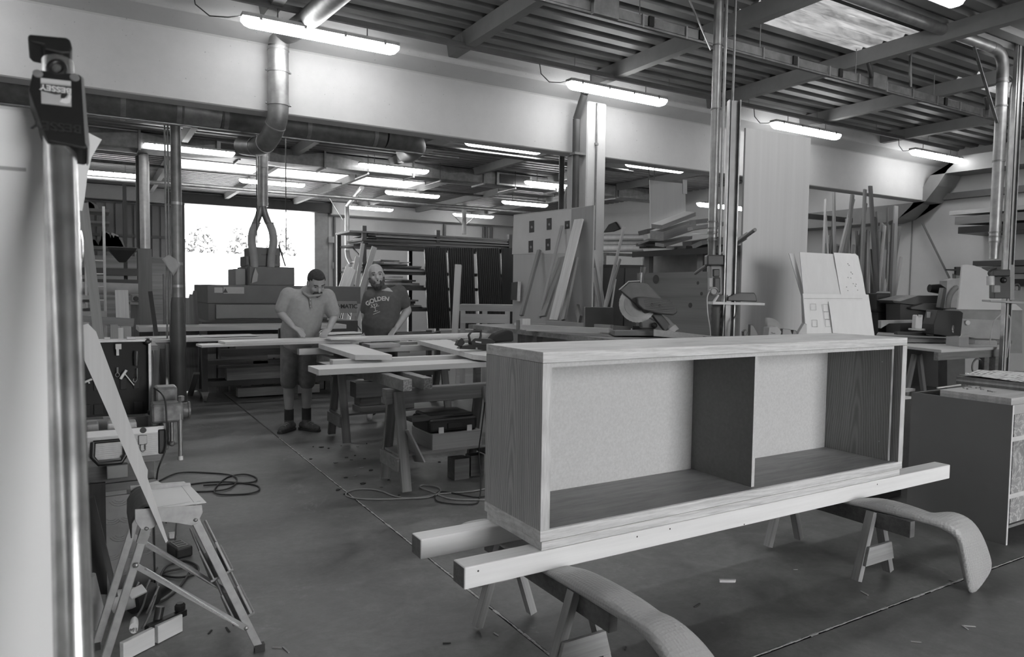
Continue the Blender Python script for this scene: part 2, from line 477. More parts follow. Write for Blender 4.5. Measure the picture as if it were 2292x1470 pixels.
# ================================================================== SIDEBOARD ON TIMBERS AND SAWHORSES
def oak(v, axis, cathedral=None):
    """oak veneer: fine pores and cathedral figure along the axis"""
    m, nt, b = mat_base('oak_%d' % len(MATS)); MATS[m.name] = m
    b.inputs['Roughness'].default_value = .5
    sc = [1,1,1]; sc[axis] = .05
    co = coords(nt, tuple(sc))
    pores = noise(nt, co, 260, 3, .7, .2)
    band = noise(nt, co, 26, 3, .55, .6)
    # cathedral figure: nested arches, phase = k1*sqrt(across^2+c) + k2*along + noise
    tc = nt.nodes.new('ShaderNodeTexCoord'); sp = nt.nodes.new('ShaderNodeSeparateXYZ'); nt.links.new(tc.outputs['Object'], sp.inputs[0])
    def mth(op, a, b_=None):
        n_ = nt.nodes.new('ShaderNodeMath'); n_.operation = op
        for i_, q_ in enumerate((a, b_)):
            if q_ is None: continue
            if isinstance(q_, (int, float)): n_.inputs[i_].default_value = q_
            else: nt.links.new(q_, n_.inputs[i_])
        return n_.outputs[0]
    ac, al = (sp.outputs[1], sp.outputs[2]) if axis == 2 else (sp.outputs[2], sp.outputs[0])
    wob = noise(nt, coords(nt, (1,1,.25) if axis == 2 else (.25,1,1)), 5, 3, .6)
    ph = mth('ADD', mth('MULTIPLY', mth('SQRT', mth('ADD', mth('MULTIPLY', ac, ac), .0006)), 430.0), mth('MULTIPLY', al, 30.0 if axis == 2 else 9.0))
    ph = mth('ADD', ph, mth('MULTIPLY', wob, 26.0))
    arch = mth('ADD', mth('MULTIPLY', mth('SINE', ph), .35), .5)
    m1 = nt.nodes.new('ShaderNodeMix'); m1.data_type = 'FLOAT'; m1.inputs[0].default_value = .5
    nt.links.new(pores, m1.inputs[2]); nt.links.new(band, m1.inputs[3])
    m2 = nt.nodes.new('ShaderNodeMix'); m2.data_type = 'FLOAT'; m2.inputs[0].default_value = cathedral or .12
    nt.links.new(m1.outputs[0], m2.inputs[2]); nt.links.new(arch, m2.inputs[3])
    nt.links.new(ramp(nt, m2.outputs[0], v*.72, v*1.16, .36, .62), b.inputs['Base Color'])
    bump(nt, b, pores, .1, .001)
    return m
CX0, CX1, CY0, CY1, CZ0, CZ1 = 1.513, 3.99, 2.293, 2.752, .474, 1.262
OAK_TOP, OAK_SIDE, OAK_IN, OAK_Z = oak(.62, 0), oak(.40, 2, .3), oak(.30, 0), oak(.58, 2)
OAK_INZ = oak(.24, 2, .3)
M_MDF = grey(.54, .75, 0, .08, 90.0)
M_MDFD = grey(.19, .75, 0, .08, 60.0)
sb = thing('sideboard', 'long oak veneered sideboard carcass with two open bays on timbers', 'cabinet', ((CX0+CX1)/2, (CY0+CY1)/2, CZ0))
TH = .043
pl = .036
zb = CZ0 + pl
part('top', MB().box(CX0, CX1, CY0, CY1, CZ1-TH, CZ1), OAK_TOP, sb, bevel=.0012, seg=1)
part('bottom', MB().box(CX0, CX1, CY0, CY1, zb, zb+TH), OAK_TOP, sb, bevel=.0012, seg=1)
part('plinth', MB().box(CX0+.008, CX1-.02, CY0+.001, CY1-.01, CZ0, zb-.0015), OAK_TOP, sb, bevel=.001, seg=1)
for x0 in (CX0, CX1-TH):
    part('side', MB().box(x0+.0005, x0+TH-.0005, CY0+.001, CY1, zb+TH+.0008, CZ1-TH-.0012), OAK_SIDE, sb, bevel=.0008, seg=1)
    part('edge_band', MB().box(x0, x0+TH, CY0-.0005, CY0+.002, zb+TH+.0008, CZ1-TH-.0012), OAK_Z, sb)
# inner carcass set back behind the doors' recess
iy = CY0 + .032; t2 = .018; iz0 = zb+TH; iz1 = CZ1-TH-.004
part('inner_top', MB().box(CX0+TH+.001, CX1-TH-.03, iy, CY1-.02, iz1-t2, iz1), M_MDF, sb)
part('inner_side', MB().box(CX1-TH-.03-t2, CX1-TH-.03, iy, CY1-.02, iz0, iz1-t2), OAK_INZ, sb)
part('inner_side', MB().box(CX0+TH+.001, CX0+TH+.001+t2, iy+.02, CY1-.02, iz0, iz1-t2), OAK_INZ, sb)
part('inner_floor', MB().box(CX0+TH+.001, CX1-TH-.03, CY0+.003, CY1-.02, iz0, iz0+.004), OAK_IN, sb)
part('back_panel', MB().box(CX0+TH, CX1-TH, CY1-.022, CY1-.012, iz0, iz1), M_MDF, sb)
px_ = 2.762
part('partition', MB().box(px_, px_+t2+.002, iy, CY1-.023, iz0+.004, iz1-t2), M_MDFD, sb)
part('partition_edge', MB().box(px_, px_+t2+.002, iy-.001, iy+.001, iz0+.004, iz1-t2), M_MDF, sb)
for z in (.66, 1.12):
    part('peg_hole', MB().lathe((CX1-TH-.03-t2-.0005, iy+.055, z), (-1,0,0), [(.004,0),(.004,.001)], 8), grey(.4), sb)
# two squared timbers
FIR = wood(.80, 0, .10, 30)
BZ0 = .388
M_ENDG = wood(.16, 0, .4, 90)
def timber(name, y0, y1, x0, x1, label):
    t = thing(name, label, 'timber', ((x0+x1)/2, (y0+y1)/2, BZ0), 'timbers under the sideboard')
    part('beam', MB().box(x0, x1, y0, y1, BZ0, CZ0-.001), FIR, t, bevel=.005)
    part('end_grain', MB().box(x0-.001, x0, y0+.004, y1-.004, BZ0+.004, CZ0-.005), M_ENDG, t)
    return t
tf = timber('timber', 2.29, 2.385, 1.178, 4.5, 'pale squared fir timber along the open front of the sideboard')
tb = timber('timber', 2.64, 2.735, 1.155, 4.42, 'pale squared fir timber under the back of the sideboard')
for (x, z) in ((1.235, .45), (2.01, .449), (2.2, .452), (3.75, .45), (2.68, .395)):
    part('knot', MB().lathe((x, 2.2895, z), (0,-1,0), [(.004,0),(.003,.0006)], 8), grey(.03), tf)

# sawhorses
M_TRES = wood(.30, 0, .35, 40); M_TRESD = wood(.12, 0, .4, 40)
def sawhorse(xc, y0, y1, label, ytop=.386):
    t = thing('sawhorse', label, 'sawhorse', (xc, (y0+y1)/2, 0), 'low sawhorses under the timbers')
    part('rail', MB().box(xc-.02, xc+.02, y0, y1, .283, .366), M_TRESD, t, bevel=.003)
    for (yl, s, zb_) in ((y0+.2, -1, .165), (y1-.17, 1, .245)):
        for sx in (-1, 1):
            plank('leg', (xc+sx*.142, yl, .018), (xc+sx*.03, yl, .365), .042, .034, M_TRES, t, up=(1,0,.3))
        yo = yl + s*.031
        part('cross_brace', MB().prism([(xc-.125, yo-.008, zb_-.065), (xc+.125, yo-.008, zb_-.065), (xc+.098, yo-.008, zb_+.03), (xc-.098, yo-.008, zb_+.03)], (0, .018, 0)), M_TRES, t, bevel=.002)
    return t
sawhorse(1.592, 1.93, 2.86, 'low wooden sawhorse under the end of the sideboard with the floor joint beneath')
sawhorse(3.545, 1.97, 2.90, 'low wooden sawhorse under the sideboard beside the grey drawer cabinet')

# padded wrap over the rails
mw, nt, b = mat_base('bubble_wrap'); MATS['bw'] = mw
b.inputs['Roughness'].default_value = .35; b.inputs['Base Color'].default_value = (.42,.42,.42,1)
co = coords(nt, (1,1,1)); vo = nt.nodes.new('ShaderNodeTexVoronoi'); vo.inputs['Scale'].default_value = 75; vo.inputs['Randomness'].default_value = .25
nt.links.new(co, vo.inputs['Vector']); bump(nt, b, vo.outputs[0], .55, .006)
b.inputs['Subsurface Weight'].default_value = .0
def wrap(name, spine, label):
    """flattened sleeve: spine = (x, y, z, half width, half thickness, side-lean)"""
    m = MB(); n = 18; rings = []
    P = [V(s[:3]) for s in spine]
    for i, s in enumerate(spine):
        t = (P[min(i+1, len(P)-1)] - P[max(i-1, 0)]).normalized()
        side = V((1, 0, 0)); side = (side - t*side.dot(t)).normalized(); nr = t.cross(side)
        if nr.z < 0 and abs(nr.z) > .3: nr = -nr
        if abs(nr.z) <= .3 and nr.y > 0: nr = -nr
        ring = []
        for k in range(n):
            a = 2*math.pi*k/n; ca, sa = math.cos(a), math.sin(a)
            ex = lambda c: math.copysign(abs(c)**.65, c)
            ring.append(P[i] + side*(ex(ca)*s[3]) + nr*(ex(sa)*s[4]))
        rings.append(ring)
    vs = [p for r in rings for p in r]; fs = []
    for i in range(len(rings)-1):
        for k in range(n): fs.append((i*n+k, i*n+(k+1) % n, (i+1)*n+(k+1) % n, (i+1)*n+k))
    fs.append(tuple(range(n-1, -1, -1))); fs.append(tuple((len(rings)-1)*n + k for k in range(n)))
    m.add(vs, fs)
    o = part(name, m, mw, None, smooth=50)
    s_ = o.modifiers.new('sub', 'SUBSURF'); s_.levels = 1; s_.render_levels = 2
    return setp(o, label, 'bubble wrap', 'padding over the sawhorses')
zt = .377
wrap('bubble_wrap', [(1.60,3.06,.24,.06,.02),(1.60,3.05,.33,.07,.02),(1.60,3.0,.375,.075,.016),(1.60,2.9,zt+.006,.062,.014),(1.60,2.75,zt,.06,.0105),(1.60,2.6,zt,.06,.0105),(1.60,2.4,zt,.06,.0105),(1.60,2.29,zt,.06,.0105),(1.605,2.2,zt+.015,.068,.026),
     (1.61,2.05,zt+.018,.07,.03),(1.615,1.9,zt+.015,.07,.03),(1.62,1.81,zt+.008,.068,.024),(1.622,1.775,zt+.004,.066,.021),(1.625,1.74,zt+.005,.072,.03),(1.63,1.64,.355,.088,.03),(1.64,1.53,.28,.095,.026),(1.65,1.46,.16,.095,.022),(1.655,1.43,.022,.09,.018)],
     'pale bubble wrap sleeve arching off the sawhorse by the floor joints')
wrap('bubble_wrap', [(3.55,2.98,.27,.06,.02),(3.55,2.95,.36,.07,.02),(3.55,2.8,zt,.06,.0105),(3.55,2.6,zt,.06,.0105),(3.55,2.4,zt,.06,.0105),(3.555,2.29,zt,.06,.0105),(3.57,2.2,zt+.018,.066,.03),(3.60,2.08,zt+.014,.068,.03),
     (3.63,1.98,zt+.002,.065,.024),(3.645,1.94,zt-.004,.06,.02),(3.665,1.9,zt-.004,.066,.03),(3.71,1.855,.362,.085,.032),(3.76,1.83,.32,.095,.03),(3.82,1.82,.22,.108,.03),(3.88,1.82,.11,.118,.026),(3.93,1.82,.02,.125,.018)],
     'grey bubble wrap sleeve bent down to the floor beside the grey drawer cabinet')

# offcut and litter on the floor
o = part('wood_offcut', MB().prism([(2.79,2.53,0),(2.86,2.49,0),(2.875,2.5,0),(2.80,2.545,0)], (0,0,.012)), wood(.6, 0), None)
setp(o, 'small pale wood offcut lying on the dark floor before the sideboard', 'wood offcut')

# ================================================================== GREY DRAWER CABINET
GX, GY, GH = 4.737, 2.072, .852
gc = thing('drawer_cabinet', 'grey drawer cabinet with stone patterned fronts beside the sideboard', 'cabinet', (5.3, 2.37, 0))
M_GREYP = grey(.16, .6, 0, .06, 3.0); M_EDGE = grey(.6, .6)
part('side_panel', MB().box(GX, GX+.018, GY, 2.68, 0, GH), M_GREYP, gc)
part('side_panel', MB().box(5.9, 5.918, GY, 2.68, 0, GH), M_GREYP, gc)
part('edge_strip', MB().box(GX+.001, GX+.018, GY-.0015, GY, .0, GH), M_EDGE, gc)
part('back_panel', MB().box(GX+.018, 5.9, 2.662, 2.68, .06, GH), M_MDFD, gc)
part('bottom_panel', MB().box(GX+.018, 5.9, GY+.03, 2.662, .08, .1), M_MDFD, gc)
part('top_rail', MB().box(GX+.0185, 5.9, GY+.002, GY+.07, GH-.058, GH), grey(.36, .6), gc)
ms, nt, b = mat_base('stone_laminate'); MATS['st'] = ms
b.inputs['Roughness'].default_value = .4
co = coords(nt, (1,1,1)); n1 = noise(nt, co, 5.5, 8, .6, 2.2); n2 = noise(nt, co, 2.2, 6, .5, 1.0)
wv = nt.nodes.new('ShaderNodeMath'); wv.operation = 'SUBTRACT'; wv.inputs[1].default_value = .5; nt.links.new(n1, wv.inputs[0])
ab = nt.nodes.new('ShaderNodeMath'); ab.operation = 'ABSOLUTE'; nt.links.new(wv.outputs[0], ab.inputs[0])
rr = ramp(nt, ab.outputs[0], .62, .3, .0, .035); r2 = ramp(nt, n2, .55, 1.1, .3, .7)
mm = nt.nodes.new('ShaderNodeMix'); mm.data_type = 'RGBA'; mm.blend_type = 'MULTIPLY'; mm.inputs[0].default_value = 1
nt.links.new(rr, mm.inputs[6]); nt.links.new(r2, mm.inputs[7]); nt.links.new(mm.outputs[2], b.inputs['Base Color'])
for (z0, z1) in ((.645, .792), (.295, .642), (.125, .292)):
    part('drawer_front', MB().box(GX+.042, 5.88, GY+.004, GY+.024, z0, z1), ms, gc, bevel=.001, seg=1)
for z in (.6435, .2935):
    part('tape_strip', MB().box(GX+.019, 5.88, GY+.0015, GY+.0035, z-.014, z+.014), grey(.55, .5), gc)
part('gap_shade_sheet', MB().box(GX+.0185, 5.88, GY+.026, GY+.03, .1, GH-.06), M_DARK, gc)  # dark sheet puts the shade of the gap beside the drawers into colour
# boards on the cabinet
B1 = [at_z(2112, 885, GH), at_z(2253, 905, GH)]
x1_, yb1, yf1 = GX+.003, B1[0].y, GY+.01
for k, (z0, z1) in enumerate(((GH, GH+.02), (GH+.0205, GH+.0405))):
    o = part('plywood_board', MB().box(x1_, 5.88, yf1, yb1, z0, z1), wood([.42,.5][k], 0, .3), None)
    setp(o, ['lower of two thin plywood boards laid on the grey cabinet', 'upper thin plywood board on the grey cabinet carrying loose screws'][k], 'board', 'boards on the grey cabinet')
z2 = GH+.041
p0, p1 = at_z(2140, 858, z2), at_z(2281, 883, z2)
tb_ = thing('laminated_board', 'thick layered board on the cabinet under a crumpled newspaper', 'board', (p0.x+.4, (p0.y+p1.y)/2, z2))
for k, (a, c, v) in enumerate(((0,.018,.13), (.018,.031,.33), (.031,.05,.16))):
    part('layer', MB().box(p0.x, p0.x+.85, p1.y, p0.y, z2+a, z2+c), wood(v, 0, .3), tb_)
# newspaper
def sheet(name, rows, mat, label, cat, parent=None, th=.0012):
    o = part(name, MB().grid(rows), mat, parent, smooth=60, solid=th)
    return setp(o, label, cat) if parent is None else o
mp, nt, b = mat_base('newsprint'); MATS['news'] = mp
b.inputs['Roughness'].default_value = .8
co = coords(nt, (1,1,1))
br = nt.nodes.new('ShaderNodeTexBrick'); br.inputs['Scale'].default_value = 9; br.inputs['Color1'].default_value = (.72,.72,.72,1); br.inputs['Color2'].default_value = (.25,.25,.25,1)
br.inputs['Mortar'].default_value = (.75,.75,.75,1); br.inputs['Mortar Size'].default_value = .05
nt.links.new(co, br.inputs['Vector']); nt.links.new(br.outputs[0], b.inputs['Base Color'])
rows = []
for i in range(9):
    v = i/8; row = []
    for k in range(11):
        u = k/10
        x = p0.x + .02 + u*.62; y = p1.y + .01 + v*(p0.y-p1.y-.02)
        z = z2 + .054 + .012*math.sin(u*7+v*2)**2*(.4+.6*v) + .02*v*math.sin(u*3.3)**2
        row.append((x, y, z))
    rows.append(row)
sheet('newspaper', rows, mp, 'crumpled printed newspaper spread on the thick layered board', 'newspaper')
# block, stick, screws
q = at_z(2050, 873, GH)
o = part('wood_block', MB().box(GX-.035, GX+.075, q.y-.03, q.y+.02, GH, GH+.018), wood(.4, 0), None)
setp(o, 'short flat wood block on the corner of the grey cabinet', 'wood block')
a_, b_ = at_z(2098, 868, GH+.046), at_z(2150, 861, GH+.046)
o = plank('pencil', a_, b_, .008, .008, grey(.5), None); setp(o, 'thin pale stick lying by the layered board', 'stick')
r_ = random.Random(4)
for k, (px, py) in enumerate(((2158,868),(2164,870),(2172,866),(2185,868),(2193,867),(2199,871),(2215,874),(2221,875),(2226,876))):
    c = at_z(px, py, GH+.0455); a = r_.uniform(0, 3.1); d = V((math.cos(a), math.sin(a), 0))*.012
    s_ = MB().tube([c-d, c+d], .0028, 6).lathe(c+d, d, [(.0055,0),(.0055,.002),(.003,.004)], 8)
    setp(part('screw', s_, M_STEEL, None), 'metal screw lying on the thin plywood board', 'screw', 'loose screws on the cabinet boards')
# things seen between the sideboard and the grey cabinet
o = part('white_box', MB().box(5.25, 5.6, 3.1, 3.4, 0, .70), grey(.7, .6), None); setp(o, 'white panel box behind the grey drawer cabinet', 'box')
o = part('dark_carton', MB().box(4.95, 5.22, 3.0, 3.5, 0, .5), grey(.03, .6), None); setp(o, 'dark carton in the gap behind the grey cabinet', 'carton')
# ================================================================== LEFT FOREGROUND: clamp, panels, ladder, bench, tool case
M_WHITE = grey(.78, .55, 0, .03, 2.0)
M_PAPER = grey(.72, .75, 0, .04, 3.0)
M_INK = grey(.25, .8)
M_ALU = grey(.38, .42, .6, .12, 30.0)
M_ALUD = grey(.27, .45, .5, .15, 30.0)
M_RUB = grey(.025, .55)
# white door panel standing close by
wp = thing('door_panel', 'smooth white door panel standing on edge behind the bar clamp', 'panel', (-.6, 1.03, 0))
part('panel', MB().box(-1.3, -.022, 1.0, 1.045, 0, 1.705), M_WHITE, wp, bevel=.012, seg=3)
part('groove', MB().box(-1.25, -.06, .9985, .9995, 1.63, 1.634), grey(.35, .6), wp)
# bar clamp with black head, standing upside down
cl = thing('bar_clamp', 'steel bar clamp with black cast head holding the white panel', 'clamp', (-.02, .85, .3))
A, B = at_d(135, 352, .8), at_d(166, 1470, .665)
dirc = (A-B).normalized()
tp, bt = A + dirc*.14, B + (B-A)*.75
mst = grey(.6, .26, .9, .25, 26.0)
part('bar', MB().tube([bt, A + dirc*.02], .0165, 20), mst, cl, smooth=40)
part('bar_top', MB().tube([A + dirc*.02, A + dirc*.125], .0165, 20), mst, cl, smooth=40)
view = (CAM - A).normalized()
sx = dirc.cross(view).normalized()              # to the left in the picture or right
if sx.dot(CR) < 0: sx = -sx
nz = sx.cross(dirc).normalized()
if nz.dot(view) < 0: nz = -nz
def clp(px, py, off):                            # a point on the plane through the clamp head, off metres towards the room side
    d = ray(px, py); n_ = nz; t_ = (A - CAM).dot(n_)/d.dot(n_)
    return CAM + d*t_ + nz*off
def clpoly(pts, o0, o1):
    a = [clp(x, y, 0) + nz*o0 for x, y in pts]
    return MB().prism(a, nz*(o1-o0))
part('head', clpoly([(76,177),(178,187),(184,195),(196,346),(190,352),(108,336),(100,318),(66,222),(68,210)], -.02, .019), grey(.009, .55, 0, .2, 50.0), cl, bevel=.004)
part('pad_plate', clpoly([(181,192),(187,198),(200,346),(196,352),(190,340)], -.02, .02), grey(.35, .4, .5), cl)
for (x, y) in ((86,187),(167,195)):
    part('rivet', MB().lathe(clp(x, y, .019), nz, [(.0052,0),(.0045,.0012),(.001,.0016)], 14), M_ALU, cl, smooth=40)
part('label', clpoly([(92,197),(159,204),(160,260),(94,253)], .019, .0197), grey(.45, .4), cl)
part('label_band', clpoly([(93,210),(159,216),(159,232),(125,234),(94,226)], .0197, .0201), grey(.06, .4), cl)
part('label_top', clpoly([(93,198),(159,205),(159,213),(93,206)], .0197, .02), grey(.6, .4), cl)
part('label_swirl', clpoly([(134,250),(142,240),(150,243),(156,232),(160,238),(157,252),(148,254),(140,252)], .0197, .0201), grey(.75, .4), cl)
part('label_spot', clpoly([(136,236),(142,230),(150,230),(151,236),(144,243),(137,242)], .0197, .0203), grey(.03, .4), cl)
upv = (clp(126,200,0)-clp(126,240,0)).normalized(); rtv = upv.cross(nz).normalized()
def txt_at(px, py, off, size, s, mat, nm, rot180=True, depth=.0003, sp=1.0):
    c = clp(px, py, off); xx, yy = (-rtv, -upv) if rot180 else (rtv, upv)
    if xx.cross(yy).dot(nz) < 0: xx = -xx
    M = Matrix(((xx.x,yy.x,nz.x,c.x),(xx.y,yy.y,nz.y,c.y),(xx.z,yy.z,nz.z,c.z),(0,0,0,1)))
    return part(nm, text_mb(s, size, depth, M, sp, .0003), mat, cl)
txt_at(126, 222, .0204, .0098, 'BESSEY', grey(.7, .4), 'lettering')
txt_at(128, 304, .0192, .0155, 'BESSEY', grey(.035, .35), 'embossed_name', depth=.0008)
part('ring', MB().tube([clp(128+17*math.cos(a), 172+15*math.sin(a), .016) for a in [i*2*math.pi/20 for i in range(21)]], .0034, 8, caps=False), grey(.02, .4), cl, smooth=60)
part('end_stop', clpoly([(66,99),(150,106),(158,112),(162,128),(157,142),(138,142),(100,133),(98,123),(72,117),(63,108)], -.019, .019), grey(.009, .55), cl, bevel=.005)

# white board with papers and a bag hung behind the clamp
bd = thing('notice_board_edge', 'narrow white board edge with papers pinned to it behind the clamp', 'board', (-.1, 1.3, 0))
e0 = at_y(176, 600, 1.3).x
part('board', MB().box(e0-.5, e0, 1.3, 1.33, 0, 1.68), M_WHITE, bd)
def polysheet(name, pts, Y, mat, label=None, cat=None, parent=None, th=.001):
    m = MB().prism([at_y(x, y, Y) for x, y in pts], (0, th, 0))
    o = part(name, m, mat, parent)
    return setp(o, label, cat) if label else o
polysheet('paper_sheet', [(150,280),(196,296),(228,312),(205,352),(195,398),(190,440),(184,472),(150,462)], 1.285, M_PAPER, 'pale paper sheet with torn lower edge hung behind the clamp', 'paper')
polysheet('paper_scrap', [(168,470),(178,480),(176,516),(168,512)], 1.288, M_PAPER, 'small pale paper scrap under the hung sheet', 'paper')
mcl, nt, b = mat_base('clear_film'); b.inputs['Roughness'].default_value = .12; b.inputs['Base Color'].default_value = (.4,.4,.4,1); b.inputs['Coat Weight'].default_value = 1.0
bump(nt, b, noise(nt, coords(nt, (1,1,1)), 30, 4), 1.0, .02)
rows = []
for i in range(9):
    v = i/8; y = 516 + v*100
    wd = 14*math.sin(math.pi*min(1, .12+v*.85))**.5
    rows.append([at_y(172 + wd*k/4, y, 1.285 - .012*math.sin(math.pi*k/4)) for k in range(5)])
o = part('plastic_bag', MB().grid(rows), mcl, None, smooth=80, solid=.002); setp(o, 'crinkled clear plastic bag hanging below the pinned papers', 'plastic bag')

# ------------------------------------------------------------------ step ladder
LY0, LY1 = 2.96, 3.33
ld = thing('step_ladder', 'aluminium folding step ladder with papers on its platform', 'ladder', (.3, 3.14, 0))
def ly(px, py, y=LY0): return at_y(px, py, y)
PZ = .60
pa, pb = ly(302, 1172), ly(452, 1146)
px0, px1 = pa.x, pb.x
PT = PZ+.028
part('platform', MB().box(px0+.006, px1-.006, LY0+.012, LY1-.012, PT-.012, PT), M_ALU, ld, bevel=.003)
for k in range(13):
    x = px0+.03+k*(px1-px0-.05)/12
    part('tread_rib', MB().box(x-.004, x+.004, LY0+.02, LY1-.02, PT, PT+.004), M_ALUD, ld)
side = [(302,1140),(452,1130),(454,1146),(443,1170),(430,1176),(415,1174),(400,1171),(357,1167),(345,1180),(330,1188),(315,1184),(302,1166)]
for y, nm in ((LY0, 'side_plate'), (LY1-.004, 'side_plate')):
    part(nm, MB().prism([V((ly(x, py).x, y, ly(x, py).z)) for x, py in side], (0, .004, 0)), M_ALU, ld, bevel=.0015)
def rail(a, b, y, w=.026, h=.018, nm='leg', mat=None):
    return plank(nm, (a.x, y, a.z), (b.x, y, b.z), h, w, mat or M_ALU, ld, up=(1,0,.5), bevel=.003)
ra, rb = ly(328, 1182), ly(238, 1470)
d_ = (rb-ra); rb2 = ra + d_*(ra.z-.01)/(-d_.z)
fa, fb = ly(437, 1164), ly(590, 1470)
d2 = (fb-fa); fb2 = fa + d2*(fa.z-.01)/(-d2.z)
for y in (LY0+.014, LY1-.014):
    rail(ra, rb2, y, .03); rail(fa, fb2, y, .032)
    part('foot_cap', MB().box(fb2.x-.02, fb2.x+.02, y-.013, y+.013, 0, .03), M_RUB, ld)
    part('foot_cap', MB().box(rb2.x-.018, rb2.x+.018, y-.013, y+.013, 0, .03), M_RUB, ld)
    s_ = -1 if y < 3.1 else 1
    for (x, py, r) in ((328,1182,.007),(438,1163,.007)):
        c = ly(x, py); part('rivet', MB().lathe((c.x, y-.02 if s_ < 0 else y+.02, c.z), (0, s_, 0), [(r,0),(r*.7,.003),(.001,.004)], 12), M_STEEL, ld, smooth=50)
part('sleeve', MB().bar(V((ra.x,LY0+.014,ra.z)), V((ra.x,LY0+.014,ra.z)).lerp(V((rb2.x,LY0+.014,rb2.z)), .1), .024, .036), M_ALUD, ld)
# steps between the front rails
for f in (.32, .66):
    c = fa.lerp(fb2, f)
    du = (fb2-fa).normalized(); a_ = c - du*.07; b_2 = c + du*.07
    pr_s = du.cross(V((0,1,0))).normalized(); pr_s = pr_s if pr_s.x > 0 else -pr_s
    part('step', MB().prism([(p.x, LY0+.03, p.z) for p in (a_+pr_s*.028, a_+pr_s*.04, b_2+pr_s*.052, b_2-pr_s*.045, b_2-pr_s*.057, a_-pr_s*.035)], (0, LY1-LY0-.06, 0)) if False else MB().bar(V((a_.x,(LY0+LY1)/2,a_.z))+pr_s*.03, V((b_2.x,(LY0+LY1)/2,b_2.z))+pr_s*.03, LY1-LY0-.06, .012, up=pr_s), M_ALU, ld, bevel=.004)
    part('step_base', MB().bar(V((a_.x,(LY0+LY1)/2,a_.z))-pr_s*.035, V((b_2.x,(LY0+LY1)/2,b_2.z))-pr_s*.035, LY1-LY0-.06, .008, up=pr_s), M_ALUD, ld, bevel=.003)
    part('step_tread', MB().bar(V((b_2.x,(LY0+LY1)/2,b_2.z))-pr_s*.05, V((b_2.x,(LY0+LY1)/2,b_2.z))+pr_s*.045, LY1-LY0-.06, .012, up=du), M_ALUD, ld, bevel=.003)
# folding stays
s0, s1 = ly(304, 1264), ly(550, 1404)
for y in (LY0-.006, LY1+.006):
    st = plank('stay', (s0.x, y, s0.z), (s1.x, y, s1.z), .004, .022, M_STEEL, ld)
    plank('rib', (s0.x+.03, y-.003, s0.z-.016), (s1.x-.03, y-.003, s1.z+.016), .004, .006, grey(.75,.2,.9), ld)
    for s in (s0, s1): part('rivet', MB().lathe((s.x, y-.002, s.z), (0,-1,0), [(.009,0),(.006,.003),(.001,.004)], 12), M_STEEL, ld, smooth=50)
# papers on the platform
zt_ = PT+.006
def zsheet(name, pts, z, mat, label, cat, th=.001, parent=None, lift=None):
    o = part(name, MB().prism([at_z(x, y, z + (lift or {}).get(i, 0)) for i, (x, y) in enumerate(pts)], (0,0,th)), mat, parent)
    return setp(o, label, cat) if label else o
zsheet('drawing_sheet', [(345,1142),(462,1125),(430,1092),(412,1078),(362,1082),(352,1077),(322,1084),(326,1120)], zt_, M_PAPER, 'pale construction drawing sheet lying on the ladder platform', 'paper', .002)
for pts in ([(332,1104),(340,1103)], [(332,1115),(342,1114),(343,1121)], [(400,1080),(432,1124)], [(350,1135),(425,1122)]):
    part('ink_line', MB().tube([at_z(x, y, zt_+.0025) for x, y in pts], .0006, 4), M_INK, None) if False else None
o = bpy.data.objects['drawing_sheet']
for a, b_ in (((331,1104),(341,1102)),((331,1115),(343,1113)),((343,1113),(345,1120)),((402,1082),(434,1124)),((352,1135),(426,1123)),((440,1122),(450,1121))):
    part('ink_line', MB().bar(at_z(*a, zt_+.0023), at_z(*b_, zt_+.0023), .0012, .0004), M_INK, o)
# dark cloth hung over the ladder edge
rows = []
for i in range(7):
    v = i/6
    rows.append([V((px0 + .005 + .07*v, LY0+.01 + (LY1-LY0-.02)*k/8, PT+.008 + .03*math.sin(math.pi*v)*(1-.3*k/8) )) for k in range(9)])
rows.insert(0, [V((px0-.012, p.y, PT-.075)) for p in rows[0]]); rows.insert(1, [V((px0-.01, p.y, PT-.02)) for p in rows[1]])
o = part('dark_cloth', MB().grid(rows), grey(.05, .85, 0, .2, 30.0), None, smooth=70, solid=.003); setp(o, 'dark folded cloth hanging over the ladder platform edge', 'cloth')

# long thin strips leaning across the ladder
yl = LY0 - .035
st_ = thing('veneer_strips', 'pair of long thin pale wood strips leaning across the step ladder', 'wood strip', (at_y(372,1212,yl).x, yl, .5))
for k, dy in enumerate((0, .008)):
    o1 = [at_y(x, y, yl+dy) for x, y in [(183,728),(197,724),(215,742),(322,1032),(331,1052),(330,1068),(376,1210),(371,1215),(178,782)]]
    part('strip', MB().prism(o1, (0, .005, 0)), wood(.55, 2, .12, 40), st_)

# ------------------------------------------------------------------ bench with vise and tool case
BY, BT = 3.86, .70
bench = thing('vise_bench', 'wooden bench with dark legs under the open tool case', 'bench', (-.4, 4.3, 0))
bx1 = at_y(345, 1060, BY).x
part('top', MB().box(-1.3, bx1+.03, BY-.04, 4.75, BT-.055, BT), wood(.2, 0, .35), bench, bevel=.004)
part('apron', MB().box(-1.2, bx1, BY, BY+.03, BT-.145, BT-.056), wood(.12, 0, .35), bench)
part('lower_rail', MB().box(-1.2, bx1+.02, BY-.015, BY+.02, BT-.185, BT-.147), wood(.16, 0, .3), bench)
for x in (-1.15, bx1-.09):
    for y in (BY+.03, 4.6): part('leg', MB().box(x, x+.08, y, y+.08, 0, BT-.056), wood(.1, 2, .35), bench)
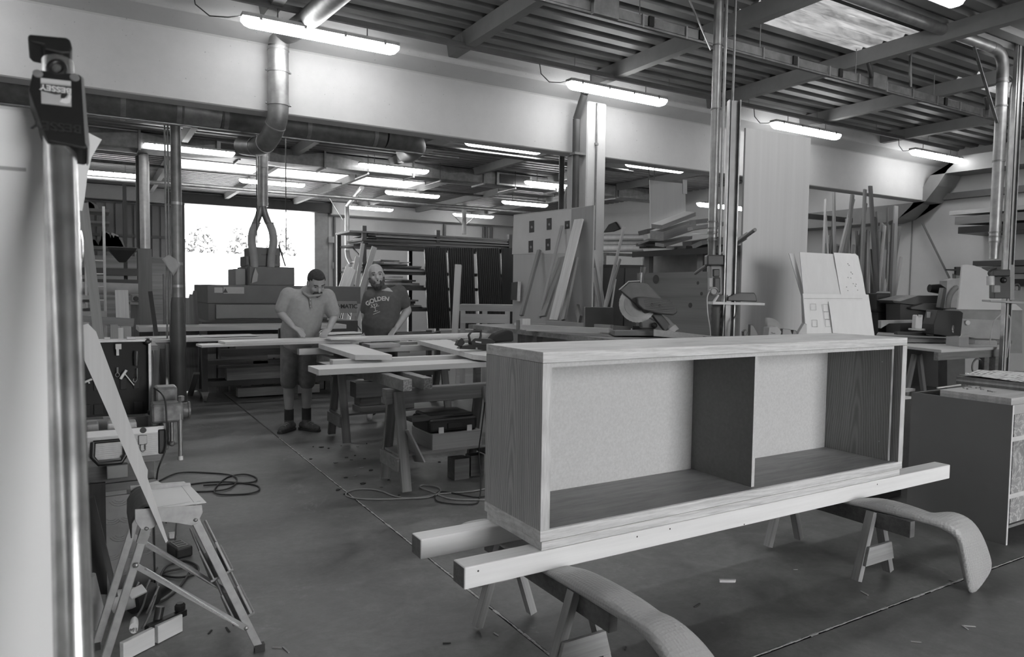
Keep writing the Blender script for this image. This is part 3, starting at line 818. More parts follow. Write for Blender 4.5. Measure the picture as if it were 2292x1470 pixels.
# decorated sheet leaning on the bench
cp_ = thing('embossed_sheet', 'grey sheet with embossed fan arcs leaning on the bench front', 'sheet', (.12, 3.8, 0))
sx0, sx1 = at_y(234, 1200, 3.80).x, at_y(343, 1200, 3.80).x
part('sheet', MB().prism([(sx0,3.80,0),(sx1,3.80,0),(sx1,3.815,.50),(sx0,3.815,.50)], (0,.012,0)), grey(.33, .35, .3, .15, 8.0), cp_)
part('dark_edge', MB().box(sx1, sx1+.008, 3.80, 3.83, 0, .50), M_DARK, cp_)
for j in range(6):
    for i in range(3):
        cx_, cz_ = sx0 + .03 + i*.07 + (j % 2)*.035, .06 + j*.085
        for r in (.022, .034, .046):
            pts = []
            for a in range(7):
                an = math.radians(200 + a*20); x = cx_+r*math.cos(an); z = cz_+r*math.sin(an)*.8
                if sx0+.004 < x < sx1-.004 and .01 < z < .49: pts.append((x, 3.7995 + z*.03, z))
            if len(pts) > 2: setp(part('embossed_arc', MB().tube(pts, .0016, 5), M_ALU, cp_, smooth=60), kind=None)
o = part('dark_board', MB().prism([at_y(190,1085,3.74),at_y(236,1080,3.74),at_y(240,1330,3.74),at_y(150,1330,3.74)], (0,.02,0)), wood(.035, 2, .3), None); setp(o, 'dark stained board beside the embossed sheet', 'board')
o = plank('dark_plank', at_y(205,1110,3.6), at_y(258,1330,3.6), .07, .02, wood(.05, 0, .3), None, up=(1,0,0)); setp(o, 'dark narrow plank leaning before the stained board', 'plank')
o = part('cardboard_tube', MB().tube([at_y(195,1290,3.45), V((at_y(222,1400,3.45).x, 3.45, .035))], .033, 14), grey(.3, .7), None, smooth=50); setp(o, 'pale cardboard tube leaning behind the ladder legs', 'tube')

# aluminium tool case, lid up
TY0, TY1 = 3.72, 4.05
tx0, tx1 = -.27, at_y(368, 985, TY0).x
tz0, tz1 = BT, BT+.135
tc = thing('tool_case', 'open ribbed aluminium tool case with tools in its black lid', 'tool case', ((tx0+tx1)/2, 3.88, BT))
base = MB().box(tx0, tx1, TY0, TY0+.012, tz0, tz1).box(tx0, tx1, TY1-.012, TY1, tz0, tz1).box(tx0, tx0+.012, TY0+.012, TY1-.012, tz0, tz1).box(tx1-.012, tx1, TY0+.012, TY1-.012, tz0, tz1).box(tx0+.012, tx1-.012, TY0+.012, TY1-.012, tz0, tz0+.01)
part('tray', base, M_ALU, tc)
for k in range(10): part('front_rib', MB().box(tx0+.01, tx1-.03, TY0-.003, TY0, tz0+.012+k*.009, tz0+.017+k*.009), M_ALU, tc)
part('front_band', MB().box(tx0, tx1-.028, TY0-.004, TY0, tz1-.028, tz1), grey(.62, .4), tc)
part('corner_guard', MB().box(tx1-.028, tx1+.006, TY0-.006, TY0+.045, tz0-.0, tz1-.015), M_BLACK, tc, bevel=.008)
part('corner_guard', MB().box(tx0-.006, tx0+.028, TY0-.006, TY0+.045, tz0-.0, tz1-.015), M_BLACK, tc, bevel=.008)
lid0 = TY1-.02
ltop = at_y(345, 758, lid0).z
part('lid_shell', MB().box(tx0, tx1-.03, lid0+.05, lid0+.058, tz1+.005, ltop), M_ALUD, tc)
for a in (MB().box(tx0, tx1-.03, lid0, lid0+.05, ltop-.014, ltop), MB().box(tx1-.044, tx1-.03, lid0, lid0+.05, tz1+.02, ltop-.014), MB().box(tx0, tx0+.014, lid0, lid0+.05, tz1+.02, ltop-.014)):
    part('lid_frame', a, M_ALU, tc, bevel=.002)
part('lid_corner', MB().box(tx1-.062, tx1-.027, lid0-.003, lid0+.055, ltop-.03, ltop+.003), M_BLACK, tc, bevel=.012)
part('lid_corner', MB().box(tx1-.05, tx1-.027, lid0-.003, lid0+.055, tz1+.005, tz1+.03), M_BLACK, tc, bevel=.006)
part('tool_wall', MB().box(tx0+.015, tx1-.045, lid0+.03, lid0+.05, tz1+.01, ltop-.015), grey(.018, .8), tc)
# pockets and latch, handle
for k in range(8):
    x = tx0+.05+k*.058
    part('pocket', MB().box(x, x+.042, lid0+.018, lid0+.032, tz1+.02, tz1+.075), grey(.022, .85), tc, bevel=.004)
    part('loop', MB().box(x, x+.03, lid0+.022, lid0+.031, tz1+.14, tz1+.2), grey(.03, .85), tc, bevel=.004)
lx = at_y(320, 950, TY0).x
part('latch', MB().box(lx-.02, lx+.016, TY0-.012, TY0-.003, tz0+.055, tz0+.1), M_STEEL, tc, bevel=.003)
part('latch_loop', MB().tube([(lx-.012,TY0-.01,tz0+.06),(lx-.012,TY0-.012,tz0+.03),(lx-.002,TY0-.014,tz0+.02),(lx+.008,TY0-.012,tz0+.03),(lx+.008,TY0-.01,tz0+.06)], .0022, 6), M_STEEL, tc, smooth=60)
part('badge', MB().lathe((lx, TY0-.0042, tz1-.013), (0,-1,0), [(.014,0),(.013,.0015)], 16), M_DARK, tc)
hx0, hx1 = at_y(208, 960, TY0).x, at_y(270, 960, TY0).x
part('handle', MB().tube([(hx0,TY0-.005,tz0+.085),(hx0-.004,TY0-.02,tz0+.02),(hx0+.02,TY0-.03,tz0-.012),(hx1,TY0-.03,tz0-.012),(hx1+.02,TY0-.02,tz0+.02),(hx1+.016,TY0-.005,tz0+.085)], .011, 8), M_BLACK, tc, smooth=60)
part('handle_bar', MB().tube([(hx0,TY0-.006,tz0+.085),(hx1+.016,TY0-.006,tz0+.085)], .008, 8), M_BLACK, tc, smooth=60)
part('lid_latch', MB().box(lx-.05, lx-.01, lid0-.004, lid0+.02, ltop, ltop+.012), M_STEEL, tc, bevel=.002)
# tools in the lid (things held by the case)
ly_ = lid0+.012
def tool_obj(name, mb, mat, label, cat='tool', smooth=50):
    o = part(name, mb, mat, None, smooth=smooth); return setp(o, label, cat, 'tools in the case lid')
def L_(px, py): return at_y(px, py, ly_)
c = L_(265, 775)
tool_obj('hex_socket', MB().box(c.x-.013, c.x+.013, ly_-.008, ly_+.008, c.z-.014, c.z+.012).box(c.x-.01, c.x+.002, ly_-.007, ly_+.007, c.z-.045, c.z-.014), M_STEEL, 'bright bit holder with flat head in the top of the lid')
tool_obj('t_handle_key', MB().tube([L_(283,828), L_(276,838), L_(270,848)], .007, 8).tube([L_(279,836), L_(300,862)], .0025, 6), grey(.6,.4), 'white handled hex key tucked crosswise in the lid')
tool_obj('hook_key', MB().tube([L_(307,824), L_(307,850), L_(303,855), L_(298,853), L_(299,847)], .0022, 6), M_STEEL, 'thin bent steel key hanging in the lid')
tool_obj('ring_spanner', MB().tube([L_(263,822), L_(263,834)], .0045, 6).tube([L_(263+4.5*math.cos(a*.7), 839+4.5*math.sin(a*.7)) for a in range(10)], .0022, 6), M_STEEL, 'short ring spanner standing in the lid pocket')
tool_obj('screwdriver', MB().tube([L_(306,785), L_(305,800), L_(305,818)], [.012,.013,.01], 10), grey(.03,.4), 'black handled screwdriver in the lid')
tool_obj('bit_key', MB().tube([L_(238,818), L_(238,838), L_(249,846)], .0025, 6), M_STEEL, 'small bright angled key in the lid')
tool_obj('white_grip_key', MB().tube([L_(186,857), L_(197,852), L_(206,848)], .006, 8).tube([L_(197,852), L_(200,858)], .004, 6), grey(.6,.4), 'white grip key beside the clamp bar in the lid')
# contents of the tray
for k, (x0, x1_, y0, z1, v, l) in enumerate(((.10,.155,3.76,.02,.42,'wooden spacer block standing in the tool case tray'),(.035,.07,3.80,.015,.5,'pale bottle of glue lying in the tool case tray'),(-.05,.0,3.84,.01,.3,'grey box of bits in the tool case tray'))):
    o = part(('wood_block','glue_bottle','bit_box')[k], MB().box(x0+.03, x1_+.03, y0, y0+.1, tz0+.011, tz1+z1), wood(v, 2), None, bevel=.008); setp(o, l, ('block','bottle','box')[k])
# case catch below (second case under the bench top edge)
c = at_y(262, 1010, BY-.06)
o = part('padlock_case', MB().box(c.x-.045, c.x+.045, BY-.085, BY-.042, BT-.11, BT-.045), grey(.25,.4,.4), None, bevel=.006); setp(o, 'small steel case with a latch fixed under the bench edge', 'case')

# bench vise
vs = thing('bench_vise', 'heavy grey cast bench vise with hanging bar handle', 'vise', (.33, 3.95, BT))
def vy(px, py, y=3.80): return at_y(px, py, y)
M_CAST = grey(.14, .5, .4, .35, 30.0)
a, b_ = vy(352, 905), vy(418, 912)
part('body', MB().box(a.x-.03, b_.x-.02, 3.74, 3.86, vy(400,940).z, vy(400,898).z), M_CAST, vs, bevel=.012)
part('screw_boss', MB().tube([(b_.x-.035,3.80,vy(408,918).z),(b_.x+.012,3.80,vy(408,918).z)], .038, 16), M_CAST, vs, smooth=50)
part('rim', MB().tube([(b_.x+.005,3.80,vy(408,918).z),(b_.x+.014,3.80,vy(408,918).z)], .043, 16), M_CAST, vs, smooth=50)
part('rear_jaw', MB().box(a.x+.0, b_.x-.03, 3.90, 4.02, BT, vy(380,872).z), M_CAST, vs, bevel=.012)
part('swivel_base', MB().box(a.x-.03, a.x+.05, 3.8, 4.0, BT, vy(400,938).z), M_CAST, vs, bevel=.01)
for (px, py, y) in ((405,893,3.80),(380,876,3.95)):
    c = at_y(px, py, y); part('bolt_head', MB().lathe((c.x, y, c.z-.008), (0,0,1), [(.017,0),(.017,.02),(.012,.024)], 8), M_CAST, vs)
h0 = vy(403, 925, 3.75); h1 = vy(400, 1022, 3.75)
part('handle', MB().tube([h0, V((h0.x, 3.75, h1.z))], .0105, 10), grey(.25,.4,.6), vs, smooth=50)
part('handle_tip', MB().tube([V((h0.x,3.75,h1.z-.016)), V((h0.x,3.75,h1.z+.004))], .0112, 10), grey(.6,.5), vs, smooth=50)
g0 = vy(384, 930, 3.77); g1 = vy(384, 990, 3.77)
part('slide_rod', MB().tube([g0, V((g0.x,3.77,g1.z))], .009, 10), M_STEELD, vs, smooth=50)
part('rod_knob', MB().ball((g0.x,3.77,g1.z-.004), .015, 12, 8), M_CAST, vs, smooth=60)

# ------------------------------------------------------------------ cables and tools on the floor
def cable(name, pts, r, mat, label, cat='cable', n=6, group=None, parent=None):
    """smooth a polyline (Catmull-Rom) into a tube"""
    P = [V(p) for p in pts]; Q = []
    for i in range(len(P)-1):
        p0, p1, p2, p3 = P[max(i-1,0)], P[i], P[i+1], P[min(i+2,len(P)-1)]
        for k in range(6):
            t = k/6; Q.append(.5*((2*p1)+(p2-p0)*t+(2*p0-5*p1+4*p2-p3)*t*t+(3*p1-p0-3*p2+p3)*t**3))
    Q.append(P[-1])
    o = part(name, MB().tube(Q, r, n), mat, parent, smooth=70)
    return setp(o, label, cat, group) if parent is None else o
zf = .006
def fl_(pts, z=zf): return [at_z(x, y, z + .004*(i % 2)) for i, (x, y) in enumerate(pts)]
cable('extension_cable', fl_([(352,1078),(400,1058),(470,1058),(520,1064),(530,1078),(505,1095),(440,1100),(400,1094),(430,1083),(500,1078),(570,1085),(578,1098),(540,1106),(480,1102),(505,1070),(545,1061),(572,1068),(568,1078),(520,1082),(455,1086)]), .006, grey(.03), 'dark extension cable coiled in loops on the floor past the ladder')
cable('hanging_cable', [at_y(345,868,3.9), at_y(365,885,3.72), at_y(372,920,3.70), at_y(371,1000,3.70), at_y(352,1060,3.75), at_z(352,1130,.2), at_z(366,1150,.05), at_z(372,1170,.01)], .004, grey(.02), 'thin black cord hanging past the vise to the floor')
pw = thing('power_strip', 'black three outlet power strip lying on the floor under the ladder', 'power strip', at_z(402,1232,0))
c = at_z(402, 1240, 0); ang = math.radians(15)
Mx = Matrix.Translation(c) @ Matrix.Rotation(ang, 4, 'Z')
part('body', MB().box(-.045,.045,-.075,.075,0,.06), M_BLACK, pw, bevel=.01, M=Mx)
part('face', MB().box(-.03,.03,-.055,.06,.06,.063), grey(.16,.4), pw, M=Mx)
for k in range(3): part('socket', MB().box(-.022,.022,-.04+k*.035,-.022+k*.035,.063,.065), M_BLACK, pw, M=Mx)
cable('cord', [Mx @ V((0,.075,.03)), at_z(393,1195,.05), at_z(394,1178,.05), at_z(400,1150,.02), at_z(430,1120,.01)], .005, grey(.02), None, None, parent=pw)
o = part('white_plug_block', MB().box(-.02,.02,-.02,.02,0,.03), grey(.6,.5), None, M=Matrix.Translation(at_z(386,1203,0)), bevel=.003); setp(o, 'small white plug adapter behind the power strip', 'plug')
cable('tool_cable', fl_([(355,1300),(372,1268),(410,1255),(440,1265),(440,1282),(400,1292),(360,1285),(390,1275),(425,1272),(412,1300),(385,1330),(350,1350),(310,1345)]), .006, grey(.03), 'black tool cable looped on the floor under the ladder')
cable('grey_flex_cable', [at_z(340,1262,.1), at_z(352,1310,.1), at_z(340,1360,.12), at_z(325,1395,.1), at_z(318,1405,.08)], .005, grey(.12), 'grey flexible cable hanging over the power tool pile')
rt = thing('router_tool', 'black router with white motor cap lying among cables under the ladder', 'power tool', at_z(300,1400,0))
c = at_z(318, 1380, 0)
part('motor', MB().tube([c+V((-.11,.06,.07)), c+V((-.02,.04,.08))], [.05,.045], 16), grey(.55,.5), rt, smooth=50)
part('rating_plate', MB().box(-.035,.035,-.025,.025,0,.012), grey(.6,.5), rt, M=Matrix.Translation(c+V((-.02,.0,.115))) @ Matrix.Rotation(.5,4,'X') @ Matrix.Rotation(.4,4,'Z'), bevel=.003)
part('body', MB().tube([c+V((-.04,.03,.06)), c+V((.05,.1,.06))], [.05,.055], 12), M_RUB, rt, smooth=40)
part('collar', MB().tube([c+V((.05,.1,.06)), c+V((.12,.15,.06))], [.045,.03], 12), M_BLACK, rt, smooth=40)
for (px, py) in ((300,1330),(325,1325),(345,1340)):
    d = at_z(px, py, .1); part('rod', MB().tube([d+V((-.03,0,-.06)), d+V((.02,.01,.05))], .005, 8), M_STEEL, rt, smooth=50)
gd = thing('router_guide', 'router fence with black rods and two pale wood faces on the floor', 'fence', at_z(340,1430,0))
e0, e1 = at_z(285, 1452, .04), at_z(405, 1392, .04)
part('guide_bar', MB().bar(e0.lerp(e1,.35)+V((0,.03,.03)), e1+V((.02,.03,.03)), .03, .028), M_BLACK, gd, bevel=.003)
part('knob', MB().lathe(e1+V((-.0,.03,.044)), (0,0,1), [(.022,0),(.022,.02),(.015,.03)], 8), M_BLACK, gd)
part('clamp_screw', MB().tube([e0.lerp(e1,.55)+V((0,.05,.02)), e0.lerp(e1,.62)+V((0,.05,.09))], .018, 10), grey(.05,.4,.5), gd, smooth=40)
for (u0, u1) in ((-.1,.46),(.52,1.0)):
    p_, q_ = e0.lerp(e1,u0), e0.lerp(e1,u1)
    plank('wood_face', p_, q_, .022, .075, wood(.6, 0, .1), gd, bevel=.002)
pg = thing('mains_plug', 'white three pin mains plug lying on the router cables', 'plug', at_z(300,1410,.09))
c = at_z(300, 1398, .13); dn = (at_z(297,1425,.11)-c).normalized()
part('shell', MB().tube([c-dn*.035, c-dn*.02, c, c+dn*.02], [.012,.024,.027,.027], 12, sy=.6), grey(.62,.4), pg, smooth=50)
for k in (-1,0,1): part('pin', MB().tube([c+dn*.02+CR*(.012*k), c+dn*.038+CR*(.012*k)], .0028, 8), M_STEEL, pg)
cable('cord', [c-dn*.03, at_z(318,1360,.12), at_z(330,1320,.1), at_z(340,1290,.05), at_z(352,1270,.01)], .005, grey(.05), None, None, parent=pg)
# ================================================================== ASSEMBLY TABLE: trestles, joists, boards, boxes beneath
M_TW = wood(.20, 0, .4, 40); M_TW2 = wood(.14, 0, .4, 40); M_PALE = wood(.6, 0, .1, 30); M_PALE2 = wood(.5, 0, .15, 30)
def trestle(x0, x1, yc, ztop, spread, label, mat=None):
    mat = mat or M_TW
    t = thing('trestle', label, 'trestle', ((x0+x1)/2, yc, 0), 'trestles of the assembly table')
    part('rail', MB().box(x0-.09, x1+.09, yc-.045, yc+.045, ztop-.115, ztop), mat, t, bevel=.004)
    for x in (x0, x1):
        for s in (-1, 1):
            plank('leg', (x, yc+s*spread/2, .02), (x, yc+s*.062, ztop-.02), .075, .035, mat, t, up=(0,1,.2), bevel=.003)
        so = -1 if x == x0 else 1
        part('cross_brace', MB().box(x-.012+so*.046, x+.012+so*.046, yc-spread*.41, yc+spread*.41, .165, .265), mat, t, bevel=.003)
    return t
T1 = trestle(1.97, 2.72, 4.99, .755, .44, 'worn wooden trestle holding the shelf with the tool box')
part('shelf_board', MB().box(1.94, 2.8, 4.84, 5.14, .266, .284), M_TW, T1)
part('foot_block', MB().box(2.45, 2.58, 4.95, 5.08, 0, .165), M_TW2, T1)
part('foot_block', MB().box(2.62, 2.74, 5.0, 5.1, 0, .165), M_TW2, T1)
T2 = trestle(2.1, 3.2, 6.82, .755, .5, 'wooden trestle near the man in shorts, stocked with offcuts', M_TW2)
part('shelf_board', MB().box(2.06, 3.24, 6.66, 6.98, .266, .284), M_TW2, T2)
# offcuts lying on the far trestle shelf
for (x0, x1, z0, z1, y0, y1, v, l) in ((2.22,2.86,.43,.58,6.66,6.85,.1,'dark timber block lying on the far trestle shelf'),(2.26,2.55,.285,.34,6.66,6.9,.2,'short pale batten under the dark timber block'),(2.6,2.85,.285,.428,6.7,6.95,.13,'squat offcut block beside the short batten'),
                                     (2.28,2.5,.341,.428,6.72,6.9,.12,'flat offcut between batten and timber block')):
    o = part('wood_block', MB().box(x0, x1, y0, y1, z0, z1), wood(v, 0, .3), None, bevel=.004); setp(o, l, 'wood block', 'offcuts on the far trestle')
o = plank('wood_block', (2.35,6.72,.64), (2.65,6.8,.62), .12, .08, wood(.15,0,.3), None); setp(o, 'tilted offcut on top of the dark timber block', 'wood block', 'offcuts on the far trestle')
# joists across the trestles
for k, (px, l) in enumerate(((912,'square joist with splintered end grain across the trestles'),(958,'square joist beside the splintered one across the trestles'))):
    e = at_z(px, 876 if k == 0 else 872, .757)
    t = thing('joist', l, 'joist', (e.x, 5.9, .757), 'joists of the assembly table')
    part('beam', MB().box(e.x-.037, e.x+.037, e.y, 7.05, .757, .845), M_TW, t, bevel=.004)
    part('end_grain', MB().box(e.x-.033, e.x+.033, e.y-.002, e.y, .761, .841), grey(.4 if k == 0 else .2, .9, 0, .7, 70.0), t)
def zboard(name, pts, z, th, mat, label, cat='board', group=None, bevel=.002):
    o = part(name, MB().prism([at_z(x, y, z) for x, y in pts], (0,0,-th)), mat, None, bevel=bevel)
    return setp(o, label, cat, group)
BG = 'boards on the assembly table'
# rough sheet and front board
p0, p1 = at_z(712, 827, .895), at_z(690.7, 818, .895)
fy0, fy1, fx0 = p0.y, p1.y, (p0.x+p1.x)/2
o = part('plywood_sheet', MB().box(fx0+.27, 3.3, fy0+.03, 6.2, .846, .8495), wood(.35, 0, .3), None); setp(o, 'thin rough edged plywood sheet under the front board', 'sheet')
o = part('edge_board', MB().box(fx0, 4.0, fy0, fy1, .850, .895), M_PALE, None, bevel=.002); setp(o, 'thick pale board at the front of the assembly table', 'board', BG)
# frame members
a = at_z(744.5, 806, .91)
o = part('frame_rail', MB().box(a.x, 4.05, a.y, a.y+.085, .850, .91), M_PALE, None, bevel=.002); setp(o, 'pale frame rail just behind the front board', 'board', BG)
b_ = at_z(669.6, 780.5, .91)
o = part('frame_rail', MB().box(b_.x, 4.2, b_.y, b_.y+.085, .85, .91), M_PALE, None, bevel=.002); setp(o, 'pale frame rail whose end sticks out before the man in shorts', 'board', BG)
o = part('frame_rail', MB().box(b_.x+.1, 4.2, b_.y+.5, b_.y+.58, .85, .91), M_PALE2, None, bevel=.002); setp(o, 'frame rail under the long board by the men', 'board', BG)
zboard('wide_board', [(712.8,769),(782.9,766),(877.9,794),(795.3,794)], .955, .044, M_PALE, 'wide pale board laid crosswise before the man in shorts', group=BG)
zboard('wide_board', [(934.5,761.3),(999.8,759.4),(1100,787),(1095,797),(1058.4,793)], .955, .044, M_PALE, 'wide pale board laid crosswise under the black planer', group=BG)
c1, c2 = at_z(802, 766, .945), at_z(872, 765, .945)
o = part('short_board', MB().box(c1.x, c2.x, c1.y-.35, c1.y-.02, .911, .945), wood(.4,0,.2), None); setp(o, 'short thin board between the two crosswise boards', 'board', BG)
# long boards by the men
L0, L1, R0, R1 = at_z(503.6, 765, 1.0), at_z(480, 759, 1.0), at_z(1113, 746, 1.0), at_z(1078, 741.5, 1.0)
def ob(name, A_, B_, w_, z0, z1, mat, label):
    M, L = frame((A_.x, A_.y, (z0+z1)/2), (B_.x, B_.y, (z0+z1)/2))
    o = part(name, MB().box(-L/2, L/2, 0, w_, -(z1-z0)/2, (z1-z0)/2), mat, None, M=M, bevel=.002)
    return setp(o, label, 'board', BG)
ob('long_board', L0, R0, .24, .977, 1.0, M_PALE, 'long pale board stretching in front of both men')
d_ = (R0-L0).normalized()
ob('long_board', L0 - d_*.2 + V((0,-.01,0)), R0 - d_*.1 + V((0,-.01,0)), .22, .9555, .9765, M_PALE2, 'long board lying under the top board before both men')
o = part('spacer', MB().box(2.0, 2.36, 6.75, 6.93, 1.0005, 1.012), M_PALE, None); setp(o, 'thin pale piece the bent man is working on', 'board', BG)
# electric planer on the crosswise board
pl_ = thing('electric_planer', 'black electric planer with loop handle and dust bag', 'power tool', at_z(1060, 785, .956))
pz = .956
def P_(px, py): 
    d = at_z(1060, 786, pz); return at_y(px, py, d.y+.02)
py_ = at_z(1060, 786, pz).y + .02
part('base', MB().prism([P_(1030,781),(P_(1100,784)), P_(1100,772), P_(1062,770), P_(1036,774)], (0,.08,0)), M_BLACK, pl_, bevel=.004)
part('motor', MB().prism([P_(1056,772), P_(1100,776), P_(1110,764), P_(1098,758), P_(1062,757), P_(1055,764)], (0,.07,0)), grey(.025,.4), pl_, bevel=.006)
part('handle', MB().tube([P_(1052,764), P_(1049,750), P_(1055,742), P_(1066,740.5), P_(1076,742), P_(1076,752), P_(1074,758)], .011, 8), M_BLACK, pl_, smooth=60)
part('front_knob', MB().prism([P_(1022,773), P_(1033,776), P_(1041,768), P_(1037,758), P_(1033,756), P_(1027,761)], (0,.05,0)), M_BLACK, pl_, bevel=.005)
part('badge', MB().prism([P_(1064,763), P_(1077,764.5), P_(1077,768), P_(1064,766)], (0,-.003,0)), grey(.5,.4), pl_)
c = P_(1066.5, 780); part('depth_screw', MB().lathe((c.x, py_-.002, c.z), (0,-1,0), [(.012,0),(.009,.006),(.004,.007)], 12), M_STEEL, pl_, smooth=50)
part('dust_bag', MB().prism([P_(1100,763), P_(1112,748), P_(1140,738), P_(1150,742), P_(1152,764), P_(1110,768)], (0,.12,0)), grey(.02,.9), pl_, bevel=.02)
# under-shelf box and black case
sz = .285
bx = thing('wooden_box', 'plain wooden box on the trestle shelf carrying the black case', 'box', (2.4, 4.98, sz))
q0, q1 = at_y(968, 1030, 4.85), at_y(1072, 1022, 4.85)
x0, x1 = q0.x, q1.x+.02
zt2 = at_y(968, 976, 4.85).z
part('front', MB().box(x0, x1, 4.85, 4.865, sz, zt2), wood(.33,0,.15), bx)
part('side', MB().box(x0, x0+.015, 4.865, 5.25, sz, zt2), wood(.25,1,.15), bx)
part('side', MB().box(x1-.015, x1, 4.865, 5.25, sz, zt2), wood(.25,1,.15), bx)
part('lid', MB().box(x0, x1, 4.85, 5.25, zt2, zt2+.012), wood(.3,0,.15), bx)
bc = thing('black_case', 'black plastic machine case with two bright latches', 'case', (2.4, 5.0, zt2+.012))
zc = zt2+.0125
part('shell', MB().box(x0-.02, x1-.02, 4.87, 5.22, zc, zc+.11), grey(.012,.45), bc, bevel=.03, seg=3)
part('lid', MB().box(x0-.0, x1-.04, 4.9, 5.2, zc+.1, zc+.135), grey(.014,.45), bc, bevel=.02, seg=2)
part('handle', MB().box(x0+.13, x1-.16, 4.855, 4.875, zc+.03, zc+.07), grey(.02,.5), bc, bevel=.006)
for px in (987, 1050):
    c = at_y(px, 968, 4.87); part('latch', MB().box(c.x-.022, c.x+.022, 4.862, 4.872, zc-.004, zc+.045), grey(.6,.35,.5), bc, bevel=.003)
o = plank('grey_plank', at_z(915,938,.52), at_z(1050,925,.52), .11, .03, wood(.09,0,.3), None); setp(o, 'grey plank lying behind the black machine case', 'plank')
# thin panel leaning on the box
o = part('thin_panel', MB().prism([at_y(904,965,4.80), at_y(907,963,4.80), at_y(941,1032,4.80), at_y(938,1034,4.80)], (0,.0,0)) if False else MB().bar(at_y(905,962,4.88), at_y(940,1033,4.82), .26, .012, up=(1,0,.6)), wood(.3,0,.15), None); setp(o, 'thin panel tilted against the wooden box', 'panel')
# floor cables by the trestle
cable('pale_cable', fl_([(1092,1092),(1050,1100),(985,1105),(930,1114),(890,1112),(850,1098),(810,1094),(778,1100),(780,1112),(830,1117),(900,1116),(960,1112),(985,1100),(980,1090),(950,1085),(940,1090),(970,1102),(1010,1116),(1090,1119)]), .006, grey(.25), 'pale grey cable looping on the floor by the trestle foot')
cable('drop_cable', [at_y(1085,900,4.7), at_y(1078,960,4.7), at_y(1072,1010,4.75), at_z(1076,1060,.12), at_z(1074,1110,.012), at_z(1058,1128,.008), at_z(980,1122,.008), at_z(985,1100,.008), at_z(1060,1112,.008), at_z(1086,1110,.008)], .005, grey(.02), 'black cord dropping beside the trestle and looping on the floor')
# wood litter on the floor
r_ = random.Random(11)
for k in range(34):
    px, py = r_.uniform(690, 1000), r_.uniform(980, 1110)
    c = at_z(px, py, 0); s = r_.uniform(.008, .028)
    m = MB().prism([(c.x+s*math.cos(a+r_.uniform(-.4,.4))*r_.uniform(.5,1), c.y+s*math.sin(a)*r_.uniform(.4,1), .001) for a in (0,1.3,2.5,3.8,5.1)], (0,0,r_.uniform(.002,.008)))
    setp(part('wood_chip', m, grey(r_.choice([.03,.05,.3,.12]), .9), None), 'small wood chip lying on the floor near the trestles', 'wood chip', 'wood chips on the floor')
for k, (px, py) in enumerate(((1560,1355),(2160,1405),(2170,1402),(2050,1437),(1110,1420),(1000,1440),(1400,1452),(640,1455),(620,1450),(510,1410),(470,1415),(1780,1275),(2130,1300),(1935,1328))):
    c = at_z(px, py, 0); a = r_.uniform(0, 3.1); s = r_.uniform(.012, .03)
    m = MB().bar(c+V((-s*math.cos(a),-s*math.sin(a),.002)), c+V((s*math.cos(a),s*math.sin(a),.003)), .007, .003)
    setp(part('wood_splinter', m, grey(r_.choice([.05,.4,.3]), .9), None), 'thin wood splinter lying on the open floor', 'wood splinter', 'splinters on the floor')
# ================================================================== THE TWO MEN
def capsule(m, p, q, r1, r2=None, n=12):
    p, q = V(p), V(q); r2 = r1 if r2 is None else r2
    d = (q-p); L = max(d.length, 1e-4); d /= L
    pts, rs = [], []
    for a in (80, 55, 28): pts.append(p - d*r1*math.sin(math.radians(a))); rs.append(r1*math.cos(math.radians(a)))
    for t in (0, .33, .66, 1): pts.append(p + d*L*t); rs.append(r1+(r2-r1)*t)
    for a in (28, 55, 80): pts.append(q + d*r2*math.sin(math.radians(a))); rs.append(r2*math.cos(math.radians(a)))
    m.tube(pts, rs, n)
def fuse(name, m, mat, parent, voxel, it=4):
    o = part(name, m, mat, parent, smooth=180)
    r = o.modifiers.new('fuse', 'REMESH'); r.mode = 'VOXEL'; r.voxel_size = voxel; r.use_smooth_shade = True
    s = o.modifiers.new('relax', 'SMOOTH'); s.factor = .5; s.iterations = it
    return o
M_SKIN = grey(.33, .5, 0, .06, 12.0)
class Fig:
    """joints given by where they stand in the picture, on an upright plane through the figure, off = metres towards the camera"""
    def __init__(s, base): 
        s.b = V(base); n = V((CAM.x-base[0], CAM.y-base[1], 0)); s.n = n.normalized(); s.r = V((-s.n.y, s.n.x, 0))
        if s.r.dot(CR) < 0: s.r = -s.r
    def __call__(s, px, py, off=0.0):
        d = ray(px, py); P = s.b + s.n*off
        return CAM + d*((P-CAM).dot(s.n)/d.dot(s.n))
def hand(m, wrist, tip, pal_n, spread, size=.19, curl=.4):
    """palm and five fingers; tip = where the fingers point"""
    w = V(wrist); d = (V(tip)-w).normalized(); n = V(pal_n); n = (n - d*n.dot(d)).normalized(); s = n.cross(d)*spread
    pl = size*.5
    for k in (-1, -.33, .33, 1): capsule(m, w + s*k*.018, w + d*pl + s*k*.03, .015, .013, 8)
    for k, L in ((-1,.066),(-.33,.084),(.33,.088),(1,.074)):
        a = w + d*pl + s*k*.031; b = a + (d + s*k*.12).normalized()*L*.5 + n*L*.5*curl*.5; c = b + (d+n*curl).normalized()*L*.5
        capsule(m, a, b, .0095, .009, 8); capsule(m, b, c, .009, .0075, 8)
    a = w + d*pl*.3 - s*.03; b = a + (d*.6 - s*.8).normalized()*.045; c = b + (d + n*.3 - s*.1).normalized()*.035
    capsule(m, a, b, .013, .011, 8); capsule(m, b, c, .011, .009, 8)
